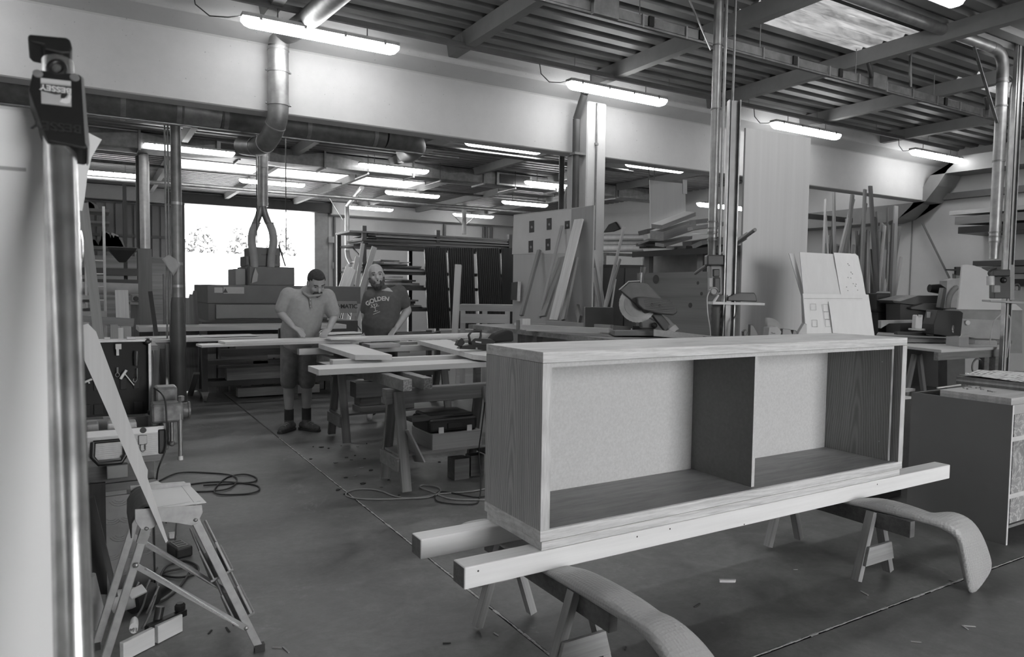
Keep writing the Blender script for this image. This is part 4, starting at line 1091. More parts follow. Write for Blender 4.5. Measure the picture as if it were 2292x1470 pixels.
def face(m, C, up, fw, rt, s=1.0):
    """skull, jaw, nose, brow, ears around the head centre; up/fw/rt are the head's own axes"""
    def h(x, y, z): return C + rt*(x*s) + fw*(y*s) + up*(z*s)
    def ell(c, rx, ry, rz, n=14, k=9):
        o = len(m.v); m.ball((0,0,0), (rx*s, ry*s, rz*s), n, k)
        for i in range(o, len(m.v)): p = m.v[i]; m.v[i] = c + rt*p.x + fw*p.y + up*p.z
    ell(h(0,-.012,.03), .078, .098, .09); ell(h(0,.015,-.03), .066, .078, .088); ell(h(0,.035,-.085), .042, .045, .035)
    capsule(m, h(0,.088,.005), h(0,.108,-.03), .009*s, .014*s, 8)
    for k in (-1, 1):
        capsule(m, h(k*.012,.088,.022), h(k*.045,.075,.022), .010*s, .009*s, 8)
        ell(h(k*.04,.068,-.03), .022, .02, .02, 8, 6)
        ell(h(k*.08,-.01,-.01), .010, .02, .032, 8, 6)
    capsule(m, h(-.02,.083,-.062), h(.02,.083,-.062), .008*s, None, 8)
    return h
# ------------------------------------------------------------------ man bending over the boards
b1 = (at_z(640,968)+at_z(690,960))/2
F1 = Fig(b1)
man1 = thing('person', 'person in polo shirt and cargo shorts bending over the long board', 'person', (b1.x, b1.y, 0))
m = MB()
hipL, hipR = F1(652,775), F1(690,775)
kL, kR = F1(646,862,.03), F1(687,862,.03); aL, aR = F1(647,925,-.02), F1(686,922,-.02)
for (h_, k_, a_) in ((hipL,kL,aL),(hipR,kR,aR)):
    capsule(m, h_, k_, .085, .058); capsule(m, k_, (k_*.6+a_*.4)+F1.n*-.03, .053, .056); capsule(m, (k_*.6+a_*.4)+F1.n*-.025, a_, .055, .036); capsule(m, a_, a_-V((0,0,.05)), .04, .042)
pel = F1(671,768); che = F1(686,690,.05); nb = F1(690,653,.08)
capsule(m, pel, che, .14, .15); capsule(m, che, nb, .13, .06)
hC = F1(708,632,.17)
capsule(m, nb, hC, .06, .06)
up1 = (V((0,0,1))*.78 + F1.n*.58 + F1.r*.12).normalized(); fw1 = (F1.n*.75 - V((0,0,1))*.6 + F1.r*.28); fw1 = (fw1-up1*fw1.dot(up1)).normalized(); rt1 = fw1.cross(up1)
H1 = face(m, hC, up1, fw1, rt1, 1.08)
shL, shR = F1(646,661,.05), F1(732,664,.05)
elL, elR = F1(628,699,.06), F1(748,708,.06)
wrL, wrR = F1(656,731,.28), F1(737,736,.27)
for (s_, e_, w_) in ((shL,elL,wrL),(shR,elR,wrR)):
    capsule(m, s_, e_, .058, .046); capsule(m, e_, w_, .046, .029)
hand(m, wrL, F1(676,744,.36), V((0,0,-1)), 1, curl=.5); hand(m, wrR, F1(727,745,.36), V((0,0,-1)), -1, curl=.6)
fuse('body', m, M_SKIN, man1, .0075, 3)
# shirt
M_POLO = grey(.29, .85, 0, .08, 25.0)
m = MB()
capsule(m, F1(668,757,.01), F1(672,738,.03), .185, .195, 20); capsule(m, F1(671,745,.03), F1(684,690,.06), .20, .19, 20)
capsule(m, F1(660,668,.05), F1(722,670,.05), .10, .10, 16); capsule(m, F1(686,680,.06), F1(690,655,.06), .15, .085, 16)
capsule(m, shL, shL.lerp(elL, .78), .088, .077, 14); capsule(m, shR, shR.lerp(elR, .8), .088, .077, 14)
o = fuse('polo_shirt', m, M_POLO, man1, .009, 6)
# hem: collar, placket
part('collar', MB().tube([F1(x, y, f) for x, y, f in ((678,652,.16),(684,658,.2),(692,663,.23),(702,662,.22),(712,660,.2),(719,656,.15))], .016, 8), grey(.27,.85), man1, smooth=60)
part('placket', MB().bar(F1(694,665,.245), F1(697,690,.258), .022, .006, up=F1.n), grey(.21,.85), man1)
for y in (670, 678, 686): part('button', MB().ball(F1(695,y,.258), .006, 8, 5), grey(.5,.4), man1)
# shorts
M_SHORT = grey(.17, .9, 0, .2, 18.0)
m = MB()
capsule(m, F1(656,768), F1(686,768), .135, .135, 16)
for (h_, k_) in ((hipL,kL),(hipR,kR)): capsule(m, h_, h_.lerp(k_, .9), .112, .088, 16)
fuse('shorts', m, M_SHORT, man1, .01, 5)
part('cargo_pocket', MB().box(-.055,.055,-.012,.012,-.09,.09), M_SHORT, man1, bevel=.01, M=Matrix.Translation(F1(634,822,.03)) @ Matrix(((F1.n.x,F1.r.x,0,0),(F1.n.y,F1.r.y,0,0),(0,0,1,0),(0,0,0,1))))
part('belt_pouch', MB().box(-.04,.04,-.03,.03,-.06,.06), M_BLACK, man1, bevel=.012, M=Matrix.Translation(F1(632,747,.02)))
# socks and shoes
def shoe(ankle, toe_dir, mat, sole):
    d = V((toe_dir.x, toe_dir.y, 0)).normalized(); a = V((ankle.x, ankle.y, 0)); m = MB()
    capsule(m, a - d*.055 + V((0,0,.05)), a + d*.05 + V((0,0,.055)), .043, .045); capsule(m, a + d*.05 + V((0,0,.05)), a + d*.155 + V((0,0,.036)), .045, .034)
    capsule(m, a + V((0,0,.05)), a + V((0,0,.11)), .047, .05)
    fuse('shoe', m, mat, man1, .006, 3)
    s = d.cross(V((0,0,1)))
    pts = [a + d*x + s*y for x, y in ((-.1,-.025),(-.07,-.042),(.03,-.045),(.12,-.046),(.18,-.03),(.195,0),(.18,.03),(.12,.046),(.03,.045),(-.07,.042),(-.1,.025))]
    part('sole', MB().prism([p + V((0,0,.0)) for p in pts], (0,0,.024)), sole, man1, bevel=.004)
    for k in range(4): part('lace', MB().tube([a + d*(.03+k*.025) + s*-.025 + V((0,0,.098-k*.008)), a + d*(.038+k*.025) + V((0,0,.106-k*.009)), a + d*(.03+k*.025) + s*.025 + V((0,0,.098-k*.008))], .0035, 5), grey(.4,.8), man1, smooth=60)
    part('sock', MB().tube([a + V((0,0,.09)), ankle + V((0,0,.045))], .048, 14), grey(.03,.9), man1, smooth=60)
M_SHOE = grey(.09, .8, 0, .3, 40.0)
shoe(aL, F1.n*.85 - F1.r*.5, M_SHOE, grey(.03)); shoe(aR, F1.n*.75 + F1.r*.7, M_SHOE, grey(.03))
# hair, brows, moustache and goatee
def shell(nm, H, pts_r, mat, parent, vox=.006):
    m = MB()
    for x, y, z, r in pts_r: m.ball(H(x, y, z), r, 10, 7)
    return fuse(nm, m, mat, parent, vox, 3)
M_HAIR = grey(.035, .9, 0, .3, 60.0)
def cap(nm, C, up, fw, rt, s, mat, parent, rx, ry, rz, oy, oz, cut):
    """close-cropped hair: upper part of a slightly larger skull"""
    m = MB(); n, k = 20, 12
    o_ = MB().ball((0,0,0), (rx*s, ry*s, rz*s), n, k)
    keep = [i for i, p in enumerate(o_.v) if cut(p.x/s, p.y/s, p.z/s)]
    idx = {v: i for i, v in enumerate(keep)}
    c = C + fw*(oy*s) + up*(oz*s)
    m.add([c + rt*o_.v[i].x + fw*o_.v[i].y + up*o_.v[i].z for i in keep], [tuple(idx[v] for v in f) for f in o_.f if all(v in idx for v in f)])
    return part(nm, m, mat, parent, smooth=180, solid=.004)
cap('hair', hC, up1, fw1, rt1, 1.08, M_HAIR, man1, .0815, .1015, .0935, -.012, .03, lambda x, y, z: z > -.03+ .9*max(0, y-.01) and not (z < .0 and y > .0))
def strip(nm, H, pts, r, mat, parent):
    return part(nm, MB().tube([H(*p) for p in pts], r, 8), mat, parent, smooth=60)
for k in (-1, 1): strip('eyebrow', H1, [(k*.015,.096,.03),(k*.035,.09,.034),(k*.052,.078,.028)], .005, M_HAIR, man1)
for k in (-1, 1): part('eye', MB().ball(H1(k*.033,.078,.008), .010, 10, 7), grey(.06,.3), man1)
strip('moustache', H1, [(-.036,.082,-.062),(-.02,.095,-.05),(0,.099,-.047),(.02,.095,-.05),(.036,.082,-.062)], .009, M_HAIR, man1)
shell('goatee', H1, [(0,.078,-.1,.02),(-.018,.07,-.1,.018),(.018,.07,-.1,.018),(-.034,.066,-.08,.012),(.034,.066,-.08,.012)], M_HAIR, man1)

# ------------------------------------------------------------------ bearded man in printed t-shirt
d2 = at_y(850, 745, 7.75)
F2 = Fig((d2.x, d2.y, 0))
man2 = thing('person', 'bald bearded person in dark printed t-shirt standing behind the boards', 'person', (d2.x, d2.y, 0))
m = MB()
pel = F2(852,745); 
hl, hr = F2(837,765), F2(868,765); gl, gr = F2(836,770), F2(869,770)
for (h_, dx) in ((hl,-.03),(hr,.03)):
    kn = V((h_.x, h_.y, .5)) + F2.r*dx + F2.n*.02; an = V((h_.x, h_.y, .09)) + F2.r*dx*1.5
    capsule(m, h_, kn, .09, .06); capsule(m, kn, an, .056, .04); capsule(m, an, an + F2.n*.15 - V((0,0,.045)), .042, .034)
che = F2(862,672,.04); nb = F2(852,648,.02)
capsule(m, pel, che, .14, .15); capsule(m, che, nb, .12, .065)
hC2 = F2(842,616,.06)
capsule(m, nb, hC2, .062, .06)
up2 = (V((0,0,1)) - F2.r*.1).normalized(); fw2 = (F2.n - F2.r*-.1 + V((0,0,-.03))); fw2 = (fw2-up2*fw2.dot(up2)).normalized(); rt2 = fw2.cross(up2)
H2 = face(m, hC2, up2, fw2, rt2, 1.1)
shL, shR = F2(830,664,.06), F2(893,655,.0)
elL, elR = F2(819,702,.06), F2(911,695,-.05); wrL, wrR = F2(820,742,.12), F2(889,732,.2)
for (s_, e_, w_) in ((shL,elL,wrL),(shR,elR,wrR)):
    capsule(m, s_, e_, .064, .054); capsule(m, e_, w_, .054, .034)
hand(m, wrL, F2(822,765,.18), F2.n, 1); hand(m, wrR, F2(878,744,.27), V((0,0,-1)), -1, curl=.3)
fuse('body', m, M_SKIN, man2, .008, 3)
M_TEE = grey(.075, .9, 0, .12, 25.0)
m = MB()
capsule(m, F2(848,752,.03), F2(850,722,.07), .19, .205, 20); capsule(m, F2(850,728,.06), F2(862,682,.05), .205, .185, 20)
capsule(m, F2(840,670,.05), F2(884,662,.01), .105, .105, 16); capsule(m, F2(860,672,.05), F2(853,650,.03), .15, .085, 16)
capsule(m, shL, shL.lerp(elL, .75), .09, .078, 14); capsule(m, shR, shR.lerp(elR, .55), .095, .085, 14)
fuse('t_shirt', m, M_TEE, man2, .009, 6)
m = MB(); capsule(m, F2(838,762), F2(868,762), .14, .14, 16)
for h_, dx in ((hl,-.03),(hr,.03)): capsule(m, h_, V((h_.x,h_.y,.12)) + F2.r*dx, .115, .085, 14)
fuse('trousers', m, grey(.06,.9), man2, .012, 4)
# chest print: arched word, tree emblem and line of small lettering, laid on the shirt front
def chest(px, py, off): return F2(px, py, off)
def on_chest(s, px, py, off, size, tilt, mat, nm, curve=None, sp=1.0):
    c = chest(px, py, off); rx = (F2.r*math.cos(tilt) + V((0,0,1))*math.sin(tilt)); rx = (rx + F2.n*.12).normalized()
    uz = V((0,0,1)) - rx*rx.z; uz = (uz - F2.n*.12).normalized(); uz = (uz-rx*uz.dot(rx)).normalized(); n_ = rx.cross(uz)
    M = Matrix(((rx.x,uz.x,n_.x,c.x),(rx.y,uz.y,n_.y,c.y),(rx.z,uz.z,n_.z,c.z),(0,0,0,1)))
    return part(nm, text_mb(s, size, .004, M, sp, .0015, curve_r=curve), mat, man2), M
M_PRINT = grey(.45, .8)
_, Mt = on_chest('GOLDEN', 844, 670, .268, .066, .25, M_PRINT, 'chest_print', .3, 1.0)
Mt2 = Matrix.Translation(chest(839, 688, .285)) @ Mt.to_3x3().to_4x4()
tr_ = MB()
for a0, b0 in (((0,-.04),(0,0)),((0,-.005),(-.04,.03)),((0,-.005),(.04,.03)),((0,0),(0,.045)),((-.015,.01),(-.05,.01)),((.015,.01),(.05,.008)),((-.025,.02),(-.03,.045)),((.025,.02),(.028,.045)),((0,.02),(.014,.042)),((0,.02),(-.012,.042)),((-.022,-.042),(.022,-.042))):
    tr_.bar(Mt2 @ V((a0[0],a0[1],0)), Mt2 @ V((b0[0],b0[1],0)), .0045, .006, up=F2.n)
o = part('tree_emblem', tr_, M_PRINT, man2); o['kind'] = 'stuff'
part('print_underline', MB().bar(Mt2 @ V((-.035,-.07,.004)), Mt2 @ V((.045,-.058,.004)), .005, .005, up=F2.n), M_PRINT, man2)
# beard, brows, eyes
BE = []
for k in (-1, 1): BE += [(k*.068,.02,-.035,.018),(k*.064,.035,-.06,.022),(k*.05,.055,-.09,.025),(k*.03,.068,-.108,.026),(k*.03,.082,-.062,.011),(k*.036,.076,-.075,.015)]
BE += [(0,.076,-.112,.027),(0,.09,-.056,.010),(0,.06,-.13,.025),(-.02,.055,-.13,.024),(.02,.055,-.13,.024)]
shell('beard', H2, BE, grey(.055,.9,0,.3,70.0), man2)
for k in (-1, 1): strip('eyebrow', H2, [(k*.015,.097,.028),(k*.035,.091,.032),(k*.052,.078,.026)], .0045, grey(.12,.9), man2)
for k in (-1, 1): part('eye', MB().ball(H2(k*.033,.078,.006), .0105, 10, 7), grey(.07,.3), man2)
# ================================================================== DUCTS, PIPES, TRAYS OVERHEAD
def bez(pts, k=6):
    P = [V(p) for p in pts]; Q = []
    for i in range(len(P)-1):
        p0, p1, p2, p3 = P[max(i-1,0)], P[i], P[i+1], P[min(i+2,len(P)-1)]
        for j in range(k):
            t = j/k; Q.append(.5*((2*p1)+(p2-p0)*t+(2*p0-5*p1+4*p2-p3)*t*t+(3*p1-p0-3*p2+p3)*t**3))
    return Q + [P[-1]]
def ring_at(p, q, t, r, w, mat, parent, nm='clamp_ring'):
    p, q = V(p), V(q); d = (q-p).normalized(); c = p.lerp(q, t)
    return part(nm, MB().tube([c-d*w/2, c+d*w/2], r, 20), mat, parent, smooth=50)
# big round duct behind the beam
DY, DZ = 8.95, 3.52
rd = thing('round_duct', 'long round sheet metal duct running behind the concrete beam', 'duct', (1.6, DY, 3.2))
part('pipe', MB().tube([(-3.2,DY,DZ),(.95,DY,DZ)], .205, 28), M_STEELD, rd, smooth=50)
part('reducer', MB().tube([(.95,DY,DZ),(1.35,DY,DZ-.02)], [.205,.165], 28), M_STEEL, rd, smooth=50)
part('pipe', MB().tube([(1.35,DY,DZ-.02),(3.35,DY,DZ-.02)], .165, 28), M_STEELD, rd, smooth=50)
for x, r in ((.35,.212),(.9,.212),(1.4,.172),(2.35,.172),(3.2,.172)): ring_at((x,DY,DZ-(0 if x < 1 else .02)), (x+1,DY,DZ), 0, r, .05, M_STEEL, rd, 'joint_band')
part('elbow', MB().tube(bez([(3.35,DY,DZ-.02),(3.7,DY+.08,DZ-.02),(3.95,DY+.4,DZ-.02),(4.05,DY+.9,DZ)]), .165, 28), M_STEELD, rd, smooth=50)
for x in (-.8, 1.1, 2.9): part('strap', MB().box(x-.012, x+.012, DY-.008, DY+.008, DZ+.2, 4.36), M_STEELD, rd)
# bent pipe in front of the beam
py_b = 7.6
pa = at_y(628, 95, py_b); pb = at_y(632, 212, py_b)
bp = thing('bent_duct', 'bright bent round duct dropping in front of the beam into the long duct', 'duct', (pb.x, 7.9, 3.2))
bpx = pb.x; rb_ = .105
yb_ = WEB - rb_ - .02
part('drop', MB().tube([(bpx,yb_,pb.z-.05),(bpx,yb_,pa.z)], rb_, 24), M_STEEL, bp, smooth=50)
part('top_bend', MB().tube(bez([(bpx,yb_,pa.z),(bpx+.03,yb_-.03,pa.z+.12),(bpx+.1,yb_-.2,pa.z+.13),(bpx+.16,yb_-.6,pa.z+.14),(bpx+.25,yb_-1.6,pa.z+.14)]), rb_, 24), M_STEELD, bp, smooth=50)
eb = bez([(bpx,yb_,pb.z-.05),(bpx-.01,yb_+.03,pb.z-.22),(bpx-.06,yb_+.22,pb.z-.4),(bpx-.12,yb_+.55,pb.z-.42),(bpx-.2,yb_+.9,pb.z-.36)], 4)
part('bottom_bend', MB().tube(eb, rb_, 24), M_STEELD, bp, smooth=20)
for z in (pb.z-.06, pb.z+.28, pa.z-.02):
    part('clamp_ring', MB().tube([(bpx,yb_,z-.015),(bpx,yb_,z+.015)], rb_+.006, 24), M_STEEL, bp, smooth=50)
for k in (5, 9, 12):
    if k < len(eb)-1: part('seam_ring', MB().tube([eb[k]-(eb[k+1]-eb[k]).normalized()*.006, eb[k]+(eb[k+1]-eb[k]).normalized()*.006], rb_+.004, 24), M_STEEL, bp, smooth=50)
for z in (pb.z-.06, pb.z+.28):
    for s in (-1, 1): part('bolt', MB().ball((bpx+s*(rb_+.018), yb_, z), .012, 8, 6), M_STEEL, bp)
# vertical drop near the gate
vx = at_y(394, 400, DY)
vp = thing('duct_drop', 'tall thin sheet metal drop pipe standing before the gate edge', 'duct', (vx.x, DY, 1.0))
zlo = at_y(394, 665, DY).z
part('pipe', MB().tube([(vx.x,DY,zlo),(vx.x,DY,DZ-.19)], .057, 18), M_STEELD, vp, smooth=50)
for y in (455, 590, 640): z = at_y(394, y, DY).z; part('joint_band', MB().tube([(vx.x,DY,z-.015),(vx.x,DY,z+.015)], .061, 18), M_STEEL, vp, smooth=50)
part('hopper', MB().tube([(vx.x,DY,zlo),(vx.x,DY,zlo-.08),(vx.x,DY,.95),(vx.x,DY,0)], [.06,.075,.085,.085], 14), grey(.08,.5,.3), vp, smooth=40)
rows = []
for i in range(6):
    v = i/5; rows.append([at_y(362 + k*8 + v*10, 570 + abs(k-2)*5*(1-v) + v*(48 - abs(k-2)*12), DY-.066-.008*math.sin(k*2)) for k in range(5)])
o = part('hung_cloth', MB().grid(rows), grey(.3,.9), None, smooth=80, solid=.004); setp(o, 'pale cloth rag hung on the drop pipe before the gate', 'cloth')
for dx in (-.11, -.08): 
    o = part('conduit', MB().tube([(vx.x+dx, DY, .9), (vx.x+dx, DY, 4.36)], .01, 8), M_STEELD, None, smooth=50); setp(o, 'thin conduit running beside the tall drop pipe' if dx < -.1 else 'thin conduit nearest the tall drop pipe', 'conduit')
# long pipe and tray lines under the duct
for (y, z, r, x0, x1, mat, l) in ((DY-.3, 3.27, .014, -3, 4.3, M_STEEL, 'bright thin air pipe below the long round duct'), (11.2, 3.92, .03, -3, 9.5, M_STEELD, 'twin pipe run under the far roof'), (11.35, 3.98, .02, -3, 9.5, M_STEEL, 'thin bright pipe beside the twin pipe run'),
                               (19.5, 4.02, .05, -4, 14, M_STEEL, 'pipe run along the far roof near the gate'), (18.4, 4.25, .03, -4, 14, M_STEELD, 'dark rail carrying far batten lamps')):
    o = part('pipe_run', MB().tube([(x0,y,z),(x1,y,z)], r, 12), mat, None, smooth=50); setp(o, l, 'pipe')
# rectangular duct with cross-broken panels
y0, y1 = 14.95, 15.5
zb_, zt_ = 4.04, 4.33
bd_ = thing('box_duct', 'long rectangular sheet metal duct with cross broken panels', 'duct', (5, 15.2, zb_))
segs = [-3.2, -1.3, .85, 2.6, 4.3, 6.3, 8.1, 10.2, 12.2, 14.4]
for k in range(len(segs)-1):
    a, b_ = segs[k]+.02, segs[k+1]-.02; zc, yc, xc = (zb_+zt_)/2, (y0+y1)/2, (a+b_)/2
    m = MB()
    m.add([(a,y0,zb_),(b_,y0,zb_),(b_,y0,zt_),(a,y0,zt_),(xc,y0-.035,zc)], [(0,1,4),(1,2,4),(2,3,4),(3,0,4)])
    m.add([(a,y0,zb_),(b_,y0,zb_),(b_,y1,zb_),(a,y1,zb_),(xc,yc,zb_-.035)], [(1,0,4),(2,1,4),(3,2,4),(0,3,4)])
    m.add([(a,y1,zb_),(b_,y1,zb_),(b_,y1,zt_),(a,y1,zt_),(a,y0,zt_),(b_,y0,zt_)], [(0,3,2,1),(3,4,5,2)])
    part('panel', m, galv(.3 if k % 2 else .36, .4), bd_)
    part('flange', MB().box(segs[k+1]-.02, segs[k+1]+.02, y0-.04, y1+.04, zb_-.04, zt_+.04), M_STEELD, bd_)
for x in (5.2, 6.9, 8.9, 10.6, 12.0):
    part('trapeze', MB().tube([(x, y0-.15, zb_-.07), (x, y1+.15, zb_-.07)], .02, 8), M_STEEL, bd_, smooth=50)
    for y in (y0-.13, y1+.13): part('hanger_rod', MB().tube([(x, y, zb_-.07), (x, y, 4.37)], .008, 6), M_DARK, bd_)
for (x0, x1) in ((2.25, 3.1), (8.5, 9.35)):
    part('grille_frame', MB().box(x0-.07, x1+.07, y0-.06, y0-.035, zb_-.01, zt_-.01), M_STEEL, bd_)
    part('grille', MB().box(x0, x1, y0-.075, y0-.06, zb_+.03, zt_-.04), M_BLACK, bd_)
    for j in range(7): part('louvre', MB().box(x0, x1, y0-.085, y0-.075, zb_+.05+j*.035, zb_+.055+j*.035), grey(.05,.4), bd_)
# cable trays
def tray(x0, x1, y, z, label, fit):
    t = thing('cable_tray', label, 'cable tray', ((x0+x1)/2, y, z))
    part('channel', MB().box(x0, x1, y-.04, y+.04, z, z+.085), galv(.32,.45), t)
    part('lower_rail', MB().box(x0, x1, y-.055, y-.03, z-.03, z-.012), M_STEELD, t)
    for i in range(int((x1-x0)/.55)):
        x = x0+.2+i*.55
        part('bracket', MB().box(x-.01, x+.01, y-.058, y-.04, z-.03, z+.09), M_STEEL, t)
        if i % 3 == 0: part('hanger', MB().tube([(x, y, z+.085), (x, y, 4.37)], .006, 6), M_STEELD, t)
    for x in fit: part('splice_box', MB().box(x-.03, x+.03, y-.06, y-.041, z, z+.09), M_BLACK, t)
    return t
t = tray(2.6, 12.0, 5.2, 3.98, 'galvanised cable tray hung under the near roof', (4.55, 5.2, 6.6, 7.4, 9.6))
for x in (7.95, 10.6, 3.85):
    part('junction_box', MB().box(x, x+.28, 5.1, 5.16, 3.94, 4.12), galv(.3,.45), t, bevel=.01)
    part('connector', MB().tube([(x-.02,5.12,4.06),(x-.08,5.1,4.12),(x-.12,5.1,4.2)], .025, 8), M_DARK, t, smooth=60)
tray(-2.5, 11.5, 10.6, 3.98, 'galvanised cable tray hung beyond the concrete beam', (3.0, 5.0, 7.1, 8.2))
# round pipe along the near roof turning down at the far right
ry = 4.27
q0, q1 = at_y(1930, 5, ry), at_y(2215, 100, ry)
qz = (q0.z+q1.z)/2; dxp = at_y(2243, 200, ry).x
zl = at_y(2232, 580, ry).z
ep = thing('elbow_pipe', 'round extraction pipe along the roof bending down to the right post', 'duct', (dxp, ry, zl))
part('roof_run', MB().tube([(5.2,ry,qz),(dxp-.3,ry,qz)], .06, 18), M_STEEL, ep, smooth=50)
part('elbow', MB().tube(bez([(dxp-.3,ry,qz),(dxp-.12,ry,qz-.02),(dxp-.02,ry,qz-.12),(dxp,ry,qz-.3)]), .062, 18), M_STEELD, ep, smooth=25)
part('drop', MB().tube([(dxp,ry,zl+.2),(dxp,ry,qz-.3)], .06, 18), M_STEEL, ep, smooth=50)
part('sleeve', MB().tube([(dxp,ry,zl+.2),(dxp,ry,zl+.14),(dxp,ry,zl)], [.06,.052,.05], 18), M_STEEL, ep, smooth=40)
for z in (zl+.2, zl+.26, zl+.31, qz-.35, qz-1.25, qz-.62): part('clamp_ring', MB().tube([(dxp,ry,z-.01),(dxp,ry,z+.01)], .066, 18), M_STEELD, ep, smooth=50)
part('brace', MB().bar(at_y(2180,105,ry), at_y(2232,275,ry), .03, .012), M_STEELD, ep)
part('hanger', MB().tube([(dxp-.9,ry,qz+.06),(dxp-.9,ry,4.37)], .008, 6), M_STEELD, ep)
for k, (px, l) in enumerate(((2258,'thin conduit dropping beside the right extraction pipe'),(2269,'thin conduit dropping outside the right extraction pipe'))):
    x = at_y(px, 300, ry+.08).x; zc = at_y(px, 660, ry+.08).z
    o = part('conduit', MB().tube(bez([(x,ry+.08,zc),(x,ry+.08,3.6),(x,ry+.08,3.95),(x-.04+.08*k,ry+.05,4.08),(x-.3+.6*k,ry+.02,4.12)]), .012, 8), M_STEELD, None, smooth=60); setp(o, l, 'conduit')
o = part('vent_stub', MB().tube(bez([at_y(2038,195,5.0),at_y(2038,125,5.0),at_y(2045,105,5.0),at_y(2062,92,5.0)]), .018, 8), M_STEELD, None, smooth=60); setp(o, 'short bent pipe rising from the near cable tray', 'pipe')
# curved box duct passing under the beam at the right wall
X0 = 14.05
pf_low = [(2.0, at_x(2292,370,X0).z), (at_x(2082,392,X0).y, at_x(2082,392,X0).z), (at_x(2060,428,X0).y, at_x(2060,428,X0).z), (at_x(2040,460,X0).y, at_x(2040,460,X0).z), (at_x(2012,488,X0).y, at_x(2012,488,X0).z), (at_x(1985,497,X0).y, at_x(1985,497,X0).z), (11.5, at_x(1985,497,X0).z)]
pf_top = [(2.0, 4.12), (7.3, 4.12), (7.82, 3.345), (11.5, 3.34)]
zz = at_x(1985,497,X0).z
cd_ = thing('curved_duct', 'curved box duct ducking under the beam along the right wall', 'duct', (14.3, 7.8, zz))
tops = [(2.0, 4.12), (7.2, 4.12), (7.45, 3.9), (7.62, 3.62), (7.84, 3.345), (8.3, 3.34), (11.5, 3.34)]
shell_ = MB(); n_ = len(tops)
for x in (X0, X0+.58): shell_.v += [V((x, y, z)) for y, z in pf_low] + [V((x, y, z)) for y, z in tops]
for i in range(n_-1):
    a, b_, c, d = i, i+1, n_+i+1, n_+i; o2 = 2*n_
    shell_.f += [(a, b_, c, d), (o2+a, o2+d, o2+c, o2+b_), (a, o2+a, o2+b_, b_), (d, c, o2+c, o2+d)]
part('shell', shell_, grey(.2,.6,.2,.1,3.0), cd_)
o = part('wall_rod', MB().tube([at_x(2065,500,14.55), at_x(2125,622,14.55)], .02, 8), grey(.12,.5), None, smooth=50); setp(o, 'dark rod slanting down the right wall', 'rod')
# rain pipes by the column
cdx = cx0 - .09
pz_ = 4.05
rp = thing('rain_pipe', 'dark rain pipe with an offset beside the concrete column', 'pipe', (cdx, 7.75, 0))
c1, c2, c3 = at_y(1308,212,7.60), at_y(1283,262,7.68), at_y(1276,420,7.74)
part('top_leg', MB().tube([V((c1.x,7.60,4.12)), c1], .05, 14), grey(.05,.5), rp, smooth=50)
part('offset', MB().tube([c1, V((cdx-.03,7.74,c2.z))], .05, 14), grey(.05,.5), rp, smooth=50)
part('long_leg', MB().tube([V((cdx-.03,7.74,c2.z)), V((cdx-.03,7.74,0))], .05, 14), grey(.05,.5), rp, smooth=50)
z = at_y(1278,343,7.74).z; part('bracket', MB().box(cdx-.09, cdx+.1, 7.68, 7.80, z-.015, z+.015), M_STEELD, rp)
o = part('far_rain_pipe', MB().tube([(at_y(1257,400,8.5).x,8.5,0),(at_y(1257,400,8.5).x,8.5,at_y(1257,345,8.5).z)], .04, 12), grey(.04,.5), None, smooth=50); setp(o, 'dark pipe standing behind the rain pipe at the column', 'pipe')
xc_ = at_y(1336,300,cy0-.02).x
o = part('column_conduit', MB().tube([(xc_,cy0-.015,1.0),(xc_,cy0-.015,4.0)], .012, 8), M_STEELD, None, smooth=50); setp(o, 'thin conduit fixed to the front of the column', 'conduit')
part('saddle', MB().box(xc_-.025,xc_+.025,cy0-.03,cy0-.002,3.45,3.48), M_STEEL, o)
# ================================================================== BACK OF THE HALL: sander, cart, tables, racks, left storage
# wide belt sander
SY = 11.4
def S_(px, py, y=SY): return at_y(px, py, y)
M_MACH = grey(.13,.5,0,.08,4.0); M_MACHL = grey(.28,.5,0,.06,4.0); M_MACHD = grey(.06,.5)
sx0, sx1 = S_(463,640).x, S_(733,640).x
sd = thing('belt_sander', 'wide grey belt sander with twin hose hood before the open gate', 'machine', ((sx0+sx1)/2, 12.2, 0))
ztop_, zmid = S_(500,637).z, S_(500,682).z
part('base', MB().box(sx0, sx1, SY, 13.0, 0, .86), M_MACHD, sd)
part('conveyor', MB().box(sx0-.1, sx1+.05, SY-.25, 13.2, .86, .99), M_MACHD, sd, bevel=.01)
part('lower_panel', MB().box(sx0+.12, sx1+.1, SY-.04, SY, 1.02, zmid), M_MACHL, sd, bevel=.01)
part('upper_panel', MB().box(sx0, sx1+.55, SY-.02, 12.9, zmid+.02, ztop_), M_MACH, sd, bevel=.01)
part('body', MB().box(sx0+.02, sx1, SY+.02, 12.9, .99, zmid+.02), M_MACH, sd)
part('end_leg', MB().box(S_(735,700).x, S_(800,700).x, SY-.02, 12.6, 0, .97), M_MACHD, sd)
part('name_panel', MB().box(S_(733,690).x, S_(797,690).x, SY-.05, SY+.1, S_(760,700).z, S_(760,674).z), M_MACHL, sd, bevel=.008)
c = S_(772, 685.5); Mn = Matrix(((1,0,0,c.x),(0,0,-1,SY-.055),(0,1,0,c.z),(0,0,0,1)))
part('name_lettering', text_mb('BI\u00b7MATIC', .095, .003, Mn, 1.0, .002), M_DARK, sd)
part('warning_label', MB().box(S_(473,0).x, S_(492,0).x, SY-.026, SY-.021, S_(480,655).z, S_(480,643).z), grey(.5), sd)
lb = part('warning_label', MB().box(S_(494,0).x, S_(541,0).x, SY-.026, SY-.021, S_(520,657).z, S_(520,642).z), grey(.5), sd)
part('symbol', MB().prism([S_(499,655,SY-.028), S_(510,655,SY-.028), S_(504.5,645,SY-.028)], (0,.002,0)), grey(.06), lb)
hy = 11.9
